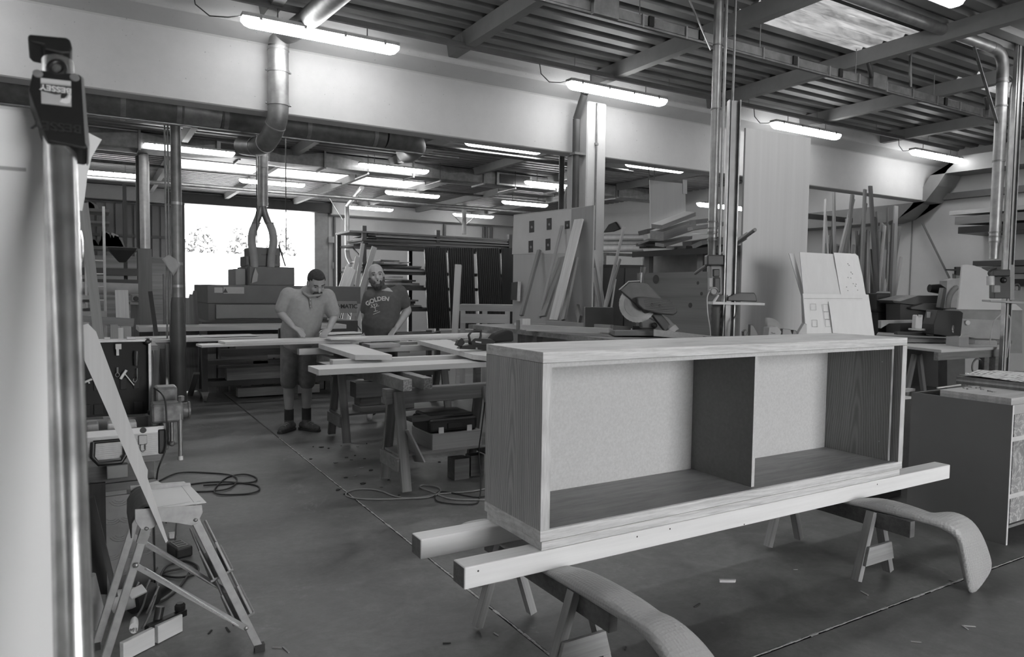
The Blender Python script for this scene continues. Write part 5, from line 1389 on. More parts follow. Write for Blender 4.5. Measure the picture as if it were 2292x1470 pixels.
def Hh(px, py): return at_y(px, py, hy)
part('hood_left', MB().box(Hh(522,0).x, Hh(546,0).x, hy, 12.6, ztop_, Hh(530,601).z), M_MACHL, sd, bevel=.01)
part('hood_right', MB().box(Hh(547,0).x, Hh(654,0).x, hy-.1, 12.7, ztop_, Hh(600,597).z), M_MACH, sd, bevel=.01)
part('head_box', MB().box(Hh(558,0).x, Hh(625,0).x, hy, 12.5, Hh(600,597).z, Hh(600,554).z), M_MACH, sd, bevel=.015)
part('side_box', MB().box(Hh(546,0).x, Hh(558,0).x, hy, 12.4, Hh(600,597).z, Hh(600,574).z), M_MACH, sd, bevel=.01)
part('slot', MB().box(Hh(581,0).x, Hh(596,0).x, hy-.006, hy-.001, Hh(588,571).z, Hh(588,568).z), M_BLACK, sd)
part('slot', MB().box(Hh(613,0).x, Hh(618,0).x, hy-.006, hy-.001, Hh(615,590).z, Hh(615,571).z), M_BLACK, sd)
part('lever', MB().tube([Hh(624,548), Hh(639,596)], .012, 8), M_BLACK, sd, smooth=50)
part('post', MB().box(Hh(547,0).x, Hh(551,0).x, hy-.14, hy-.1, ztop_, Hh(549,592).z), M_DARK, sd)
part('hanging_cloth', MB().prism([at_y(572,598,hy-.16), at_y(578,614,hy-.16), at_y(576,630,hy-.16), at_y(563,634,hy-.16), at_y(566,618,hy-.16)], (0,.04,0)), grey(.45,.8), sd, bevel=.01)
sj = thing('duct_wye', 'vertical extraction pipe forking into two hoses over the sander', 'duct', Hh(586,555))
zt_y = Hh(586,462).z
part('riser', MB().tube([V((Hh(585.5,0).x,hy,zt_y)), V((Hh(585.5,0).x,hy,4.1))], .082, 20), M_STEEL, sj, smooth=50)
for y in (350, 374, 392, 455): z = Hh(586,y).z; part('joint_band', MB().tube([V((Hh(585.5,0).x,hy,z-.012)), V((Hh(585.5,0).x,hy,z+.012))], .087, 20), M_STEEL, sj, smooth=50)
for s, pts in ((-1, [(583,462),(579,482),(572,500)]), (1, [(588,462),(594,482),(601,500)])):
    part('branch', MB().tube(bez([Hh(*p) for p in pts]), .055, 16), M_STEELD, sj, smooth=50)
    hs_ = [(572,500),(564,520),(562,545),(566,570),(568,598)] if s < 0 else [(601,500),(608,520),(610,545),(606,570),(604,598)]
    part('hose', MB().tube(bez([Hh(*p)+V((0,-.06,0)) for p in hs_]), .062, 16), grey(.3,.5), sj, smooth=50)
    part('hose_clamp', MB().tube([Hh(*hs_[0])+V((0,-.06,.012)), Hh(*hs_[0])+V((0,-.06,-.012))], .07, 16), M_STEELD, sj, smooth=50)
for dx in (-.13, .32):
    o = part('control_cable', MB().tube([V((Hh(585,0).x+dx,hy-.2,2.1 if dx > 0 else 2.2)), V((Hh(585,0).x+dx,hy-.2,4.37))], .008, 6), M_DARK, None); setp(o, 'thin dark cable hanging down to the sander, %s the riser pipe' % ('left of' if dx < 0 else 'right of'), 'cable')
# tables in front of the sander
def legtable(name, x0, x1, y0, y1, z, th, mat, lmat, label, legs=((.1,.1),(.9,.1),(.1,.9),(.9,.9))):
    t = thing(name, label, 'table', ((x0+x1)/2, (y0+y1)/2, 0))
    part('top', MB().box(x0, x1, y0, y1, z-th, z), mat, t)
    for u, v in legs:
        x, y = x0+(x1-x0)*u, y0+(y1-y0)*v
        part('leg', MB().box(x-.035, x+.035, y-.035, y+.035, 0, z-th), lmat, t)
    return t
legtable('drawing_table', -.5, 3.6, 9.05, 9.75, .88, .03, M_PALE2, M_TW2, 'long table with spread papers behind the bending man', ((.26,.1),(.7,.1),(.26,.9),(.7,.9)))
r_ = random.Random(5)
for k, (px, l) in enumerate(((300,'pale paper sheet spread at the end of the long table'),(400,'pale paper sheet spread on the long table by the cart post'),(520,'pale paper sheet spread on the long table beside the bending man'),(700,'pale paper sheet on the long table between the two men'),(770,'white paper sheet with curled corner between the two men'))):
    c = at_y(px, 750, 9.3); a = r_.uniform(-.2,.2)
    o = part('paper_sheet', MB().box(-.3,.3,-.21,.21,0,.003), M_PAPER, None, M=Matrix.Translation((c.x, 9.36+r_.uniform(-.05,.1), .881+.0035*k)) @ Matrix.Rotation(a,4,'Z')); setp(o, l, 'paper')
legtable('outfeed_table', .55, 3.3, 10.35, 11.05, .96, .06, M_PALE2, M_MACHD, 'outfeed table with pale edge before the sander')
# cart with lumber
ct = thing('lumber_cart', 'steel cart on castors loaded with mixed boards behind the bending man', 'cart', (2.6, 10.3, 0))
CY = 9.93
cxa = at_z(458,898).x
for x in (cxa, 4.6):
    for y in (CY, 10.25):
        part('post', MB().box(x-.035, x+.035, y-.035, y+.035, .13, .86), M_MACHD, ct)
        part('castor', MB().tube([(x-.02,y,.045),(x+.02,y,.045)], .045, 14), grey(.2,.5), ct, smooth=40)
        part('castor_fork', MB().prism([(x-.05,y-.03,.13),(x+.05,y-.03,.13),(x+.02,y-.03,.04),(x-.02,y-.03,.04)], (0,.06,0)), grey(.3,.5), ct)
for y in (CY, 10.25):
    part('deck_bar', MB().box(cxa, 4.6, y-.03, y+.03, .19, .26), M_MACHD, ct)
    part('top_bar', MB().box(cxa, 4.6, y-.03, y+.03, .78, .84), M_MACHD, ct)
stack = [(1.55,4.7,9.92,.262,.42,.35),(1.45,3.4,9.95,.421,.46,.16),(1.3,2.1,10.02,.461,.53,.18),(1.9,3.6,10.02,.461,.50,.2),(1.5,2.4,10.08,.531,.66,.13),(2.1,4.2,10.06,.531,.57,.25),(2.3,3.2,10.10,.571,.65,.05),(1.7,3.9,10.15,.661,.69,.22)]
names = ['knotty pale plank at the bottom of the cart load','thin brown board above the knotty plank on the cart','short block at the cart post','thin board with a loose offcut on the cart','thick grey board end on the cart load','long pale board in the middle of the cart load','dark panel strip on the cart load','thin top board of the cart load']
for (x0, x1, y, z0, z1, v), l in zip(stack, names):
    o = part('cart_board', MB().box(x0, x1, y, y+.16, z0, z1), wood(v,0,.3), None); setp(o, l, 'board', 'boards on the lumber cart')
o = part('floor_board', MB().box(1.7, 2.8, 10.0, 10.15, .02, .14), wood(.3,0,.2), None); setp(o, 'pale board under the lumber cart', 'board')
for k in range(9):
    x = 1.4+k*.16; o = part('melamine_sheet', MB().box(x, x+.13, 10.7+.02*k, 10.73+.02*k, 0, .80+.01*(k % 3)), wood(.18+.03*(k % 4),2,.2), None); setp(o, 'upright sheet standing under the outfeed table behind the cart', 'sheet', 'sheets standing behind the cart')
o = plank('leaning_stick', at_z(425,885), at_y(440,835,9.6), .07, .03, wood(.2,0,.3), None); setp(o, 'short board leaning against the cart post', 'board')
# left end trestle of the table
lt = thing('table_trestle', 'dark wooden trestle under the end of the long paper table', 'trestle', (.75, 9.2, 0))
xa, xb = at_y(352,800,9.0).x, at_y(378,800,9.0).x
for x in (xa, xb): plank('leg', (x+(.04 if x == xb else -.04), 9.0, .02), (x, 9.02, .83), .06, .05, M_TW2, lt, up=(0,1,0))
part('rail', MB().box(xa-.12, xb+.1, 9.04, 9.6, .78, .845), M_TW2, lt)
# ------------------------------------------------------------------ left storage
g_ = thing('dark_gate_leaf', 'dark ribbed metal gate leaf on the back wall with lamp reflections', 'gate', (0, 23.6, 0))
for k in range(24): part('rib_sheet', MB().box(-3.3+k*.235, -3.3+k*.235+.18, 23.55-.03*(k % 2), 23.6, 1.9, 3.85), grey(.05,.28,.3,.2,2.0), g_)
part('backing', MB().box(-3.3, 2.3, 23.6, 23.66, 1.88, 3.9), grey(.03,.4), g_)
part('mid_rail', MB().box(-3.3, 2.3, 23.44, 23.5, 2.9, 2.98), grey(.03,.4), g_)
o = part('plywood_wall', MB().box(-3.3, 2.25, 23.45, 23.53, 0, 2.35), wood(.22,0,.5,12), None); setp(o, 'knotty plywood sheeting on the lower back wall left of the gate', 'plywood')
dv = part('painted_daylight_strip', MB().box(2.36, 2.46, 23.74, 23.78, 1.6, 3.7), grey(.8,.6), None); setp(dv, 'pale vertical strip painted as daylight beside the gate edge', 'strip')  # solid strip, its pale colour stands in for daylight at the gate edge
wl = thing('white_rung_rack', 'white tubular rung rack standing among the left shelves', 'rack', (at_y(212,600,13).x, 13, 0))
xl_, xr_ = at_y(192,600,13).x, at_y(234,600,13).x
part('post', MB().tube([(xl_,13,0),(xl_,13,at_y(192,545,13).z)], .018, 8), grey(.6,.5), wl, smooth=50)
part('post', MB().tube([(xr_,13,0),(xr_,13,at_y(234,462,13).z)], .02, 8), grey(.65,.5), wl, smooth=50)
for y in (583, 613, 642, 672): z = at_y(212,y,13).z; part('rung', MB().tube([(xl_,13,z),(xr_,13,z)], .014, 8), grey(.6,.5), wl, smooth=50)
sh = thing('left_shelf', 'dark steel shelf with heaped hardware beside the clamp', 'shelf', (-.3, 14, 0))
sx_, sxx = at_y(150,0,14).x, at_y(300,0,14).x
for (y, thk) in ((470,.05),(497,.04),(552,.06),(600,.12),(625,.1)):
    z = at_y(250,y,14).z; part('shelf_board', MB().box(sx_-.8, sxx if y > 540 else xr_+.1, 13.9, 14.6, z-thk, z), grey(.1 if y < 600 else .07,.6), sh)
for x in (sx_-.7, sxx-.2): part('post', MB().box(x, x+.06, 14.5, 14.56, 0, 3.3), grey(.05,.6), sh)
part('roll', MB().tube([(sx_-.5,14.0,at_y(250,640,14).z),(at_y(308,0,14).x,14.0,at_y(308,645,14).z)], .13, 16), grey(.4,.7), sh, smooth=50)
r_ = random.Random(9)
zp = at_y(250,552,14).z
for k in range(16):
    x = r_.uniform(sx_-.1, sxx-.25); s = r_.uniform(.08,.17); h = r_.uniform(.05,.2)*(1-abs((x-(sx_+sxx)/2))/(sxx-sx_))
    o = part('hardware_piece', MB().prism([(x-s,14.1,zp),(x+s,14.1,zp),(x+s*.5,14.1,zp+h+.05),(x-s*.6,14.1,zp+h+.09)], (0,r_.uniform(.12,.3),0)), grey(r_.choice([.04,.08,.15,.3]),.6), None); setp(o, 'small dark casting heaped on the middle left shelf', 'hardware', 'hardware heap on the middle shelf')
zp = at_y(200,470,14).z
for k in range(9):
    x = r_.uniform(sx_-.1, xr_-.05); s = r_.uniform(.06,.12)
    o = part('hardware_piece', MB().prism([(x-s,14.1,zp),(x+s,14.1,zp),(x+s*.6,14.1,zp+.1),(x-s*.5,14.1,zp+.16)], (0,.2,0)), grey(r_.choice([.03,.06,.12]),.6), None); setp(o, 'small dark casting heaped on the top left shelf', 'hardware', 'hardware heap on the top shelf')
dp = thing('pale_duct_drop', 'pale bright drop pipe in front of the dark gate leaf', 'duct', (at_y(316,0,15.5).x,15.5,1.8))
part('pipe', MB().tube([(at_y(316,0,15.5).x,15.5,at_y(320,556,15.5).z),(at_y(316,0,15.5).x,15.5,4.36)], .085, 16), grey(.5,.4,.4,.15,8.0), dp, smooth=50)
part('side_conduit', MB().tube([(at_y(325,0,15.5).x,15.5,at_y(326,556,15.5).z),(at_y(325,0,15.5).x,15.5,3.9)], .03, 10), grey(.5,.4,.4), dp, smooth=50)
part('stand', MB().box(at_y(305,0,15.5).x-.05, at_y(305,0,15.5).x+.05, 15.55, 15.65, 0, 4.0), grey(.04,.6), dp)
o = part('funnel_hopper', MB().lathe((at_y(264,0,13.8).x,13.8,at_y(264,587,13.8).z), (0,0,1), [(.06,0),(.1,.03),(.28,.2),(.3,.24)], 4), grey(.03,.5), None); setp(o, 'dark funnel shaped hopper below the heaped shelf', 'hopper')
def lean(name, a, b, w, h, v, label, cat='plank', up=(0,-1,.2), group=None):
    o = plank(name, a, b, w, h, wood(v,0,.2), None, up=up); return setp(o, label, cat, group)
lean('leaning_plank', V((at_y(252,860,6.6).x,6.6,.03)), at_y(186,455,7.0), .075, .03, .22, 'long plank leaning diagonally across the white rung rack')
lean('upright_plank', V((at_y(326,700,11).x,11,.03)), at_y(324,557,11.05), .17, .04, .17, 'wide upright plank before the knotty plywood')
lean('short_plank', at_y(277,760,8.9), at_y(272,650,9.1), .13, .03, .36, 'short pale plank standing tilted behind the tool case')
lp = thing('left_bench', 'low workbench edge behind the tool case holding offcuts', 'bench', (-.2, 8.7, 0))
lz = .87
part('top', MB().box(-1.6, .62, 8.35, 8.95, lz-.05, lz), M_TW, lp)
for x in (-1.5, .5): part('leg', MB().box(x, x+.07, 8.4, 8.9, 0, lz-.05), M_TW2, lp)
for k, (px0, px1, py, v, l) in enumerate(((183,200,722,.25,'narrow block beside the clamp bar on the left bench'),(200,217,727,.2,'dark square block on the left bench'),(247,264,727,.22,'upright brown block on the left bench'),(263,276,734,.5,'small white block between brown blocks on the left bench'),(271,294,731,.26,'tilted brown block at the bench end'))):
    a, b_ = at_y(px0,py,8.5), at_y(px1,py,8.5)
    o = part('offcut_block', MB().box(a.x, b_.x, 8.45+.02*k, 8.6+.02*k, lz, max(a.z, lz+.05)), wood(v,2,.2), None); setp(o, l, 'block')
lean('grey_batten', at_y(180,715,8.7), at_y(300,722,8.7), .09, .02, .14, 'grey batten lying across the offcuts on the left bench', up=(0,-1,0))
tr2 = thing('timber_arm_rack', 'dark arm rack holding pale rails behind the clamp', 'rack', (-.6,12.3,0))
for y in (664, 684, 706):
    z_ = at_y(170,y,12).z - .04; part('arm', MB().box(-1.3, at_y(188,0,12).x, 12.0, 12.3, z_-.04, z_), M_DARK, tr2)
part('post', MB().box(at_y(160,0,12).x-.06, at_y(160,0,12).x, 12.3, 12.36, 0, 2.2), M_DARK, tr2)
for k, (y, l) in enumerate(((658,'thin pale rail sticking out behind the clamp'),(676,'short pale rail below the thin one behind the clamp'),(695,'thick pale beam end behind the leaning plank'))):
    w_ = (.06,.07,.1)[k]; a, b_ = at_y(150,y,12), at_y((204,193,238)[k],y,12)
    zq_ = at_y(170,(664,684,706)[k],12).z-.04; o = part('timber_end', MB().box(a.x, b_.x, 12.0, 12.1, zq_+.001, zq_+w_), wood(.42,0,.1), None); setp(o, l, 'rail')
o = part('toolbox_unit', MB().box(at_y(283,0,13).x, at_y(308,0,13).x, 13, 13.2, at_y(300,676,13).z, at_y(300,658,13).z), grey(.22,.5), None, bevel=.02); setp(o, 'small grey power unit with a dial on the left shelf', 'box')
part('dial', MB().lathe((at_y(294,0,12.99).x,12.995,at_y(294,668,12.99).z), (0,-1,0), [(.04,0),(.03,.02)], 12), M_DARK, o)
ups = thing('unit_shelf', 'low board shelf carrying the grey power unit', 'shelf', (at_y(295,0,13).x,13.2,0))
zz_ = at_y(300,676,13).z
part('board', MB().box(at_y(280,0,13).x, at_y(316,0,13).x, 12.95, 13.4, zz_-.04, zz_-.001), wood(.25,0,.2), ups)
part('support', MB().box(at_y(284,0,13).x, at_y(312,0,13).x, 13.1, 13.3, 0, zz_-.04), wood(.16,2,.2), ups)
lean('dark_stick', V((at_y(368,730,10.2).x,10.2,.03)), at_y(336,652,10.4), .05, .03, .03, 'dark stick leaning beside the upright plank')
o = part('cream_box', MB().box(at_y(358,0,13).x, at_y(370,0,13).x, 13, 13.2, 0, at_y(365,613,13).z), grey(.25,.6), None); setp(o, 'narrow pale cabinet beside the knotty plywood', 'cabinet')
for k in range(5):
    a = V((at_y(448-k*7,700,10.9).x, 10.9, .6)); b_ = at_y(436-k*4+3*(k%2),650+4*k,11.0)
    o = plank('lath', V((a.x,10.9,.02)), b_, .05, .03, wood(.1+.03*k,0,.3), None, up=(0,-1,0)); setp(o, 'dark slat standing in a bunch beside the gate opening', 'slat', 'slats beside the gate')
# ------------------------------------------------------------------ sheet rack on the back wall
RY = 16.5
def R_(px, py, y=RY): return at_y(px, py, y)
rk = thing('sheet_rack', 'steel storage rack with stacks of sheets and dark hung curtain panels', 'rack', (7.6, 17, 0))
for px in (817, 985, 1150):
    x = R_(px,0).x; part('upright', MB().box(x-.05, x+.05, RY, RY+.1, 0, R_(817,505).z), grey(.06,.5), rk)
    part('upright', MB().box(x-.05-.25, x+.05-.25, RY+1.2, RY+1.3, 0, R_(817,505).z-.1), grey(.06,.5), rk)
for y in (549, 607, 642, 690):
    z = R_(880,y).z; part('beam', MB().box(R_(815,0).x, R_(1150,0).x, RY+.02, RY+.08, z-.08, z), grey(.05,.5), rk)
    part('deck', MB().box(R_(795,0).x, R_(1150,0).x, RY+.1, RY+1.3, z-.05, z-.005), grey(.05,.7), rk)
for k in range(3): part('brace', MB().bar((R_(817,0).x, RY+.1, .4+k*.9), (R_(817,0).x-.05, RY+1.2, .9+k*.9), .03, .03), grey(.06,.5), rk)
r_ = random.Random(21)
for (yb, n, thk, x0p, x1p, nm) in ((545,9,.035,800,1150,'top'),(603,8,.04,820,960,'second'),(638,6,.045,860,960,'third'),(686,6,.05,880,960,'bottom')):
    z = R_(880,549 if nm == 'top' else 607 if nm == 'second' else 642 if nm == 'third' else 690).z
    for k in range(n):
        t_ = thk*r_.uniform(.6,1.3); xa = R_(x0p,0).x + r_.uniform(-.25,.5); xb = R_(x1p,0).x - (0 if nm == 'top' else r_.uniform(0,.9)*(k+1)/n)
        o = part('sheet_material', MB().prism([(xa,RY+r_.uniform(-.2,.1),z+.001),(xb,RY+r_.uniform(-.1,.15),z+.001),(xb+r_.uniform(-.1,.1),RY+1.1,z+.001),(xa,RY+1.1,z+.001)], (0,0,t_)), wood(r_.choice([.06,.1,.16,.3,.5]),0,.2), None)
        setp(o, 'flat sheet in the stack on the %s shelf of the steel rack' % nm, 'sheet', 'sheets on the %s rack shelf' % nm); z += t_+.0015
# dark ribbed curtain panels
for k, (pa_, pb_, pc, pd, l) in enumerate(((950,998,958,1008,'first'),(1002,1060,1010,1066,'second'),(1066,1118,1074,1128,'third'),(1122,1149,1126,1149,'last'))):
    t = thing('ribbed_curtain', 'black ribbed curtain panel hung on the rack, %s' % ('beside the bearded person' if k == 0 else 'second from the bearded person' if k == 1 else 'third from the bearded person' if k == 2 else 'beside the board with photos'), 'curtain', (R_(pa_,0).x, RY-.15, .5), 'black panels on the rack')
    n = 12
    for j in range(n):
        u0, u1 = j/n, (j+.75)/n
        tp0, tp1 = R_(pa_+(pb_-pa_)*u0,555,RY-.12), R_(pa_+(pb_-pa_)*u1,555,RY-.12); b0, b1_ = R_(pc+(pd-pc)*u0,735,RY-.2), R_(pc+(pd-pc)*u1,735,RY-.2)
        part('slat', MB().prism([tp0, tp1, b1_, b0], (0,.03,0)), grey(.012,.35), t)
    part('backing', MB().prism([R_(pa_,555,RY-.09), R_(pb_,555,RY-.09), R_(pd,735,RY-.16), R_(pc,735,RY-.16)], (0,.01,0)), grey(.008,.5), t)
# leaning boards beside the rack
for k, (x0, y0, x1, y1, w_, v, l) in enumerate(((762,665,785,600,.22,.6,'white leaning board beside the rack post'),(780,668,800,575,.09,.35,'brown batten leaning on the rack'),(795,668,812,545,.08,.3,'long batten leaning at the rack post'),(806,660,838,553,.12,.3,'wide batten leaning behind the bearded person'),(775,668,793,590,.06,.1,'dark batten leaning on the rack'),(812,655,826,610,.12,.2,'short dark board leaning behind the bearded person'))):
    yk = 14.9+.12*k; a = at_y(x0,y0,yk); b_ = at_y(x1,y1,yk+.35); d_ = (b_-a); a2 = a - d_*((a.z-.03)/d_.z)
    lean('leaning_batten', a2, b_, w_, .04, v, l, up=(0,-1,.3))
# far pipe, brace, wall conduits, tap panel
fx = at_y(777,500,21.5).x
fp = thing('far_duct', 'thin bright duct pipe with brace on the far wall beside the gate', 'duct', (fx,21.5,1.5))
part('drop', MB().tube([(fx,21.5,at_y(777,560,21.5).z),(fx,21.5,4.05)], .07, 14), grey(.55,.4,.4), fp, smooth=50)
part('toe', MB().tube(bez([(fx,21.5,at_y(777,560,21.5).z),(fx+.03,21.5,at_y(779,575,21.5).z),(fx+.1,21.4,at_y(783,590,21.5).z)]), .075, 14), grey(.3,.5,.4), fp, smooth=50)
part('roof_leg', MB().tube([(fx,21.5,4.05),(fx-.55,18.5,4.2)], .06, 12), grey(.5,.4,.4), fp, smooth=50)
part('brace', MB().bar(at_y(736,440,21.5), at_y(768,492,21.5), .03, .02), grey(.5,.5), fp)
fx2 = at_y(1039,480,21.8).x
fp = thing('braced_pipe', 'white braced pipe hanging under the far lamp above the rack', 'duct', (fx2,21.8,2.5))
part('drop', MB().tube([(fx2,21.8,at_y(1039,524,21.8).z),(fx2,21.8,4.37)], .08, 14), grey(.6,.5), fp, smooth=50)
for s in (-1,1): part('brace', MB().bar((fx2+s*.45,21.8,4.05), (fx2+s*.02,21.8,at_y(1039,505,21.8).z), .03, .02), grey(.5,.5), fp)
for k, (px, l) in enumerate(((733,'conduit on the far wall nearest the gate'),(749,'conduit on the far wall next to the gate conduit'),(996,'pipe on the far wall above the rack'),(1083,'slim pipe on the far wall right of the braced pipe'),(1090,'second slim pipe right of the braced pipe'),(1100,'third slim pipe right of the braced pipe'))):
    x = at_y(px,500,23.7).x; o = part('wall_pipe', MB().tube([(x,23.72,1.2),(x,23.72,3.9)], .05 if px > 900 else .04, 10), grey(.12,.5), None, smooth=50); setp(o, l, 'pipe')
o = part('wall_box', MB().box(at_y(735,0,23.6).x, at_y(747,0,23.6).x, 23.55, 23.66, at_y(740,543,23.6).z, at_y(740,529,23.6).z), grey(.3,.5), None); setp(o, 'small electric box between the far wall conduits', 'box')
o = part('wall_notice', MB().box(at_y(744,0,23.7).x, at_y(758,0,23.7).x, 23.7, 23.74, at_y(750,601,23.7).z, at_y(750,587,23.7).z), grey(.3,.6), None); setp(o, 'small notice on the far wall beside the gate', 'notice')
hz_ = at_y(890,484,23.76).z
for (px, py) in ((897,484),(985,488)):
    c = at_y(px,py,23.78); o = part('wall_vent', MB().box(c.x-.18,c.x+.18,23.74,23.79,c.z-.06,c.z+.06), grey(.04), None); setp(o, 'small dark vent slot high on the far wall', 'vent', 'vents on the far wall')
# yard outside the gate
for k in range(5):
    x = 1.5+k*3.4; m = MB()
    r_ = random.Random(50+k)
    for j in range(1300):
        a = r_.uniform(0,6.28); rr_ = r_.uniform(0,1)**.5*1.5; zz1 = 3.2+r_.uniform(0,3.6); f_ = 1-abs(zz1-4.8)/3.2
        c = V((x+rr_*f_*math.cos(a), 66+rr_*f_*math.sin(a), zz1)); d1 = V((r_.uniform(-1,1),r_.uniform(-1,1),r_.uniform(-1,1))).normalized()*.28; e1 = d1.orthogonal().normalized()*.2
        m.add([c-d1, c+e1, c+d1, c-e1], [(0,1,2,3)])
    t = thing('yard_tree', 'overexposed tree beyond the yard wall', 'tree', (x,66,0), 'trees beyond the yard')
    part('crown', m, grey(.34,.95,0,.4,1.2), t); part('trunk', MB().tube([(x,66,0),(x,66,3.5)], .25, 8), grey(.1,.9), t)
struct('wall_yard', MB().box(-25, 40, 62, 62.4, 0, 4.2), grey(.8,.9,0,.04))
# ================================================================== RIGHT HALF: photo board, mitre saw station, posts, panels, timber, right benches
gx_ = V((CR.x, CR.y, 0)).normalized(); gf = V((FWD.x, FWD.y, 0)).normalized()
# board with photographs
PR_, PL_ = at_d(1329, 458, 8.0), at_d(1150, 482, 9.12)
PR0, PL0 = V((PR_.x, PR_.y, 0)), V((PL_.x, PL_.y, 0))
hb = (PR_.z+PL_.z)/2
dv_ = (PR0-PL0).normalized(); nv = V((0,0,1)).cross(dv_); nv = nv if nv.x < 0 else -nv
def pb_(px, py, off=0.0):
    d = ray(px, py); P0 = PL0 + nv*off; t_ = (P0-CAM).dot(nv)/d.dot(nv); return CAM + d*t_
pbd = thing('photo_board', 'large pale board standing on edge with five dark photos', 'board', (PL0+PR0)/2)
lo0, lo1 = PL0, PR0
part('board', MB().prism([PL0, PR0, V((PR0.x,PR0.y,hb)), V((PL0.x,PL0.y,hb))], -nv*.02), wood(.42,2,.06,20), pbd)
part('grey_sheet', MB().prism([pb_(1279,468,.003), pb_(1329,459,.003), pb_(1322,735,.003), pb_(1262,735,.003)], -nv*.0025), wood(.30,2,.12,20), pbd)
ps = part('photo_paper', MB().prism([pb_(1150,484,.004), pb_(1279,468,.004), pb_(1277,567,.004), pb_(1146,569,.004)], -nv*.0035), grey(.50,.7,0,.05,4.0), pbd)
for (x, y, w_, h_) in ((1190,507,11,26),(1229,501,11,26),(1269.5,503,11,18),(1188,551.5,10,26),(1226.5,547,11,26)):
    f_ = part('photo', MB().prism([pb_(x-w_/2,y-h_/2+.8,.006), pb_(x+w_/2,y-h_/2-.6,.006), pb_(x+w_/2,y+h_/2-.6,.006), pb_(x-w_/2,y+h_/2+.8,.006)], -nv*.0015), grey(.025,.4), ps)
    part('motif', MB().prism([pb_(x-2.2,y+1,.0065), pb_(x,y-2.5,.0065), pb_(x+2.5,y+1,.0065), pb_(x,y+5,.0065)], -nv*.0004), grey(.22,.4), ps)
# small framed sample and pad leaning on it
o = part('framed_sample', MB().prism([pb_(1145,632,.07), pb_(1160,630,.07), pb_(1159,672,.07), pb_(1143,671,.07)], -nv*.03), grey(.06,.4), None); setp(o, 'small dark framed sample leaning at the photo board edge', 'frame')
part('frame_edge', MB().prism([pb_(1159,630,.075), pb_(1162,630,.075), pb_(1160,674,.075), pb_(1157,674,.075)], -nv*.03), grey(.65,.5), o)
# ------------------------------------------------------------------ mitre saw bench along Y
BX0, BX1, BYa, BYb, BZ = 3.98, 4.74, 4.75, 7.7, 1.08
mb_ = thing('saw_bench', 'long saw bench covered with battens in front of the photo board', 'bench', (4.4, 6.2, 0))
part('top', MB().box(BX0, BX1, BYa, BYb, BZ-.05, BZ), M_TW, mb_)
for y in (BYa+.1, 6.2, BYb-.15):
    for x in (BX0+.03, BX1-.1): part('leg', MB().box(x, x+.07, y, y+.07, 0, BZ-.05), M_TW2, mb_)
LG = 'planks leaning on the photo board'
for (x0, y0, x1, y1, w_, th_, v, l) in ((1167,706,1207,560,.05,.035,.2,'brown square stick leaning on the photo board'),(1207,712,1258,505,.035,.02,.3,'thin batten leaning between the lower photos'),(1214,708,1259,576,.11,.03,.24,'brown board leaning behind the wide white plank'),
                                       (1240,716,1296,491,.135,.025,.58,'wide white plank leaning on the photo board'),(1261,716,1290,577,.05,.03,.26,'brown batten leaning right of the wide white plank'),(1299,716,1292,690,.1,.03,.12,'short dark board leaning at the foot of the grey sheet')):
    a = pb_(x0, y0, .42); b_ = pb_(x1, y1, .05); 
    a = V((a.x, a.y, max(a.z, BZ+.03)))
    lean('leaning_plank', a, b_, w_, th_, v, l, up=nv, group=LG)
# battens on the bench
bt_ = [((1152,725),(1262,728),.05,.03,.5,'white batten lying nearest the photo board'),((1168,731),(1365,739),.06,.04,.35,'grey brown rail lying along the saw bench'),((1180,737),(1345,744),.05,.03,.5,'pale narrow batten along the saw bench front'),
       ((1225,722),(1370,733),.045,.05,.3,'square rail along the back of the saw bench'),((1290,740),(1440,749),.06,.02,.3,'thin strip running towards the mitre saw')]
for k, (a, b_, w_, th_, v, l) in enumerate(bt_):
    z = BZ + .002 + th_/2 + (.0 if k % 2 == 0 else .036)
    A_, B_ = at_z(*a, z), at_z(*b_, z)
    lean('bench_batten', A_, B_, w_, th_, v, l, up=(0,0,1), group='battens on the saw bench')
for k, (px, py, s, v, l) in enumerate(((1163,712,.05,.5,'white paper pad standing on the saw bench'),(1128,722,.05,.16,'dark block standing at the saw bench end'),(1112,728,.04,.2,'small upright block by the planer bag'))):
    c = at_z(px, 738, BZ); c.x = max(c.x, BX0+s); zt3 = at_x(px, py, c.x).z
    o = part('bench_block', MB().box(c.x-s, c.x+s, c.y-s*.6, c.y+s*.6, BZ, max(zt3, BZ+.1)), wood(v,2,.15), None); setp(o, l, 'block')
# fence and table of the saw, then the saw itself
SD = 6.6
def M_(px, py, d=0.0): return at_d(px, py, SD+d)
ms_ = thing('mitre_saw', 'tilted grey mitre saw with toothed blade and wedge shaped motor', 'saw', M_(1440,748))
zb2 = M_(1440,738).z
part('table', MB().prism([M_(1375,752), M_(1500,752), M_(1500,740), M_(1375,740)], gf*.4), grey(.12,.5,.3), ms_, bevel=.006)
for a, b_ in (((1372,728),(1412,741)),((1416,729),(1464,747))):
    part('fence', MB().prism([M_(a[0],a[1],.2), M_(b_[0],a[1]+3,.2), M_(b_[0],b_[1]+6,.2), M_(a[0],b_[1]+4,.2)], gf*.02), grey(.07,.5,.3), ms_)
cB = (1427, 680); R_B = 42
def disc(r0, r1, off, th, n=48, teeth=0):
    m = MB(); outer, inner = [], []
    for k in range(n):
        a = 2*math.pi*k/n; rr = r1*(1.0 if not teeth or k % 2 else .975)
        outer.append(M_(cB[0]+rr*math.cos(a), cB[1]+rr*math.sin(a), off))
    m.prism(outer, gf*th); return m
part('blade', disc(0, R_B, .0, .004, 72, 1), grey(.22,.35,.7,.2,8.0), ms_)
part('blade_hub', disc(0, 30, -.004, .004, 32), grey(.18,.35,.7,.2,8.0), ms_)
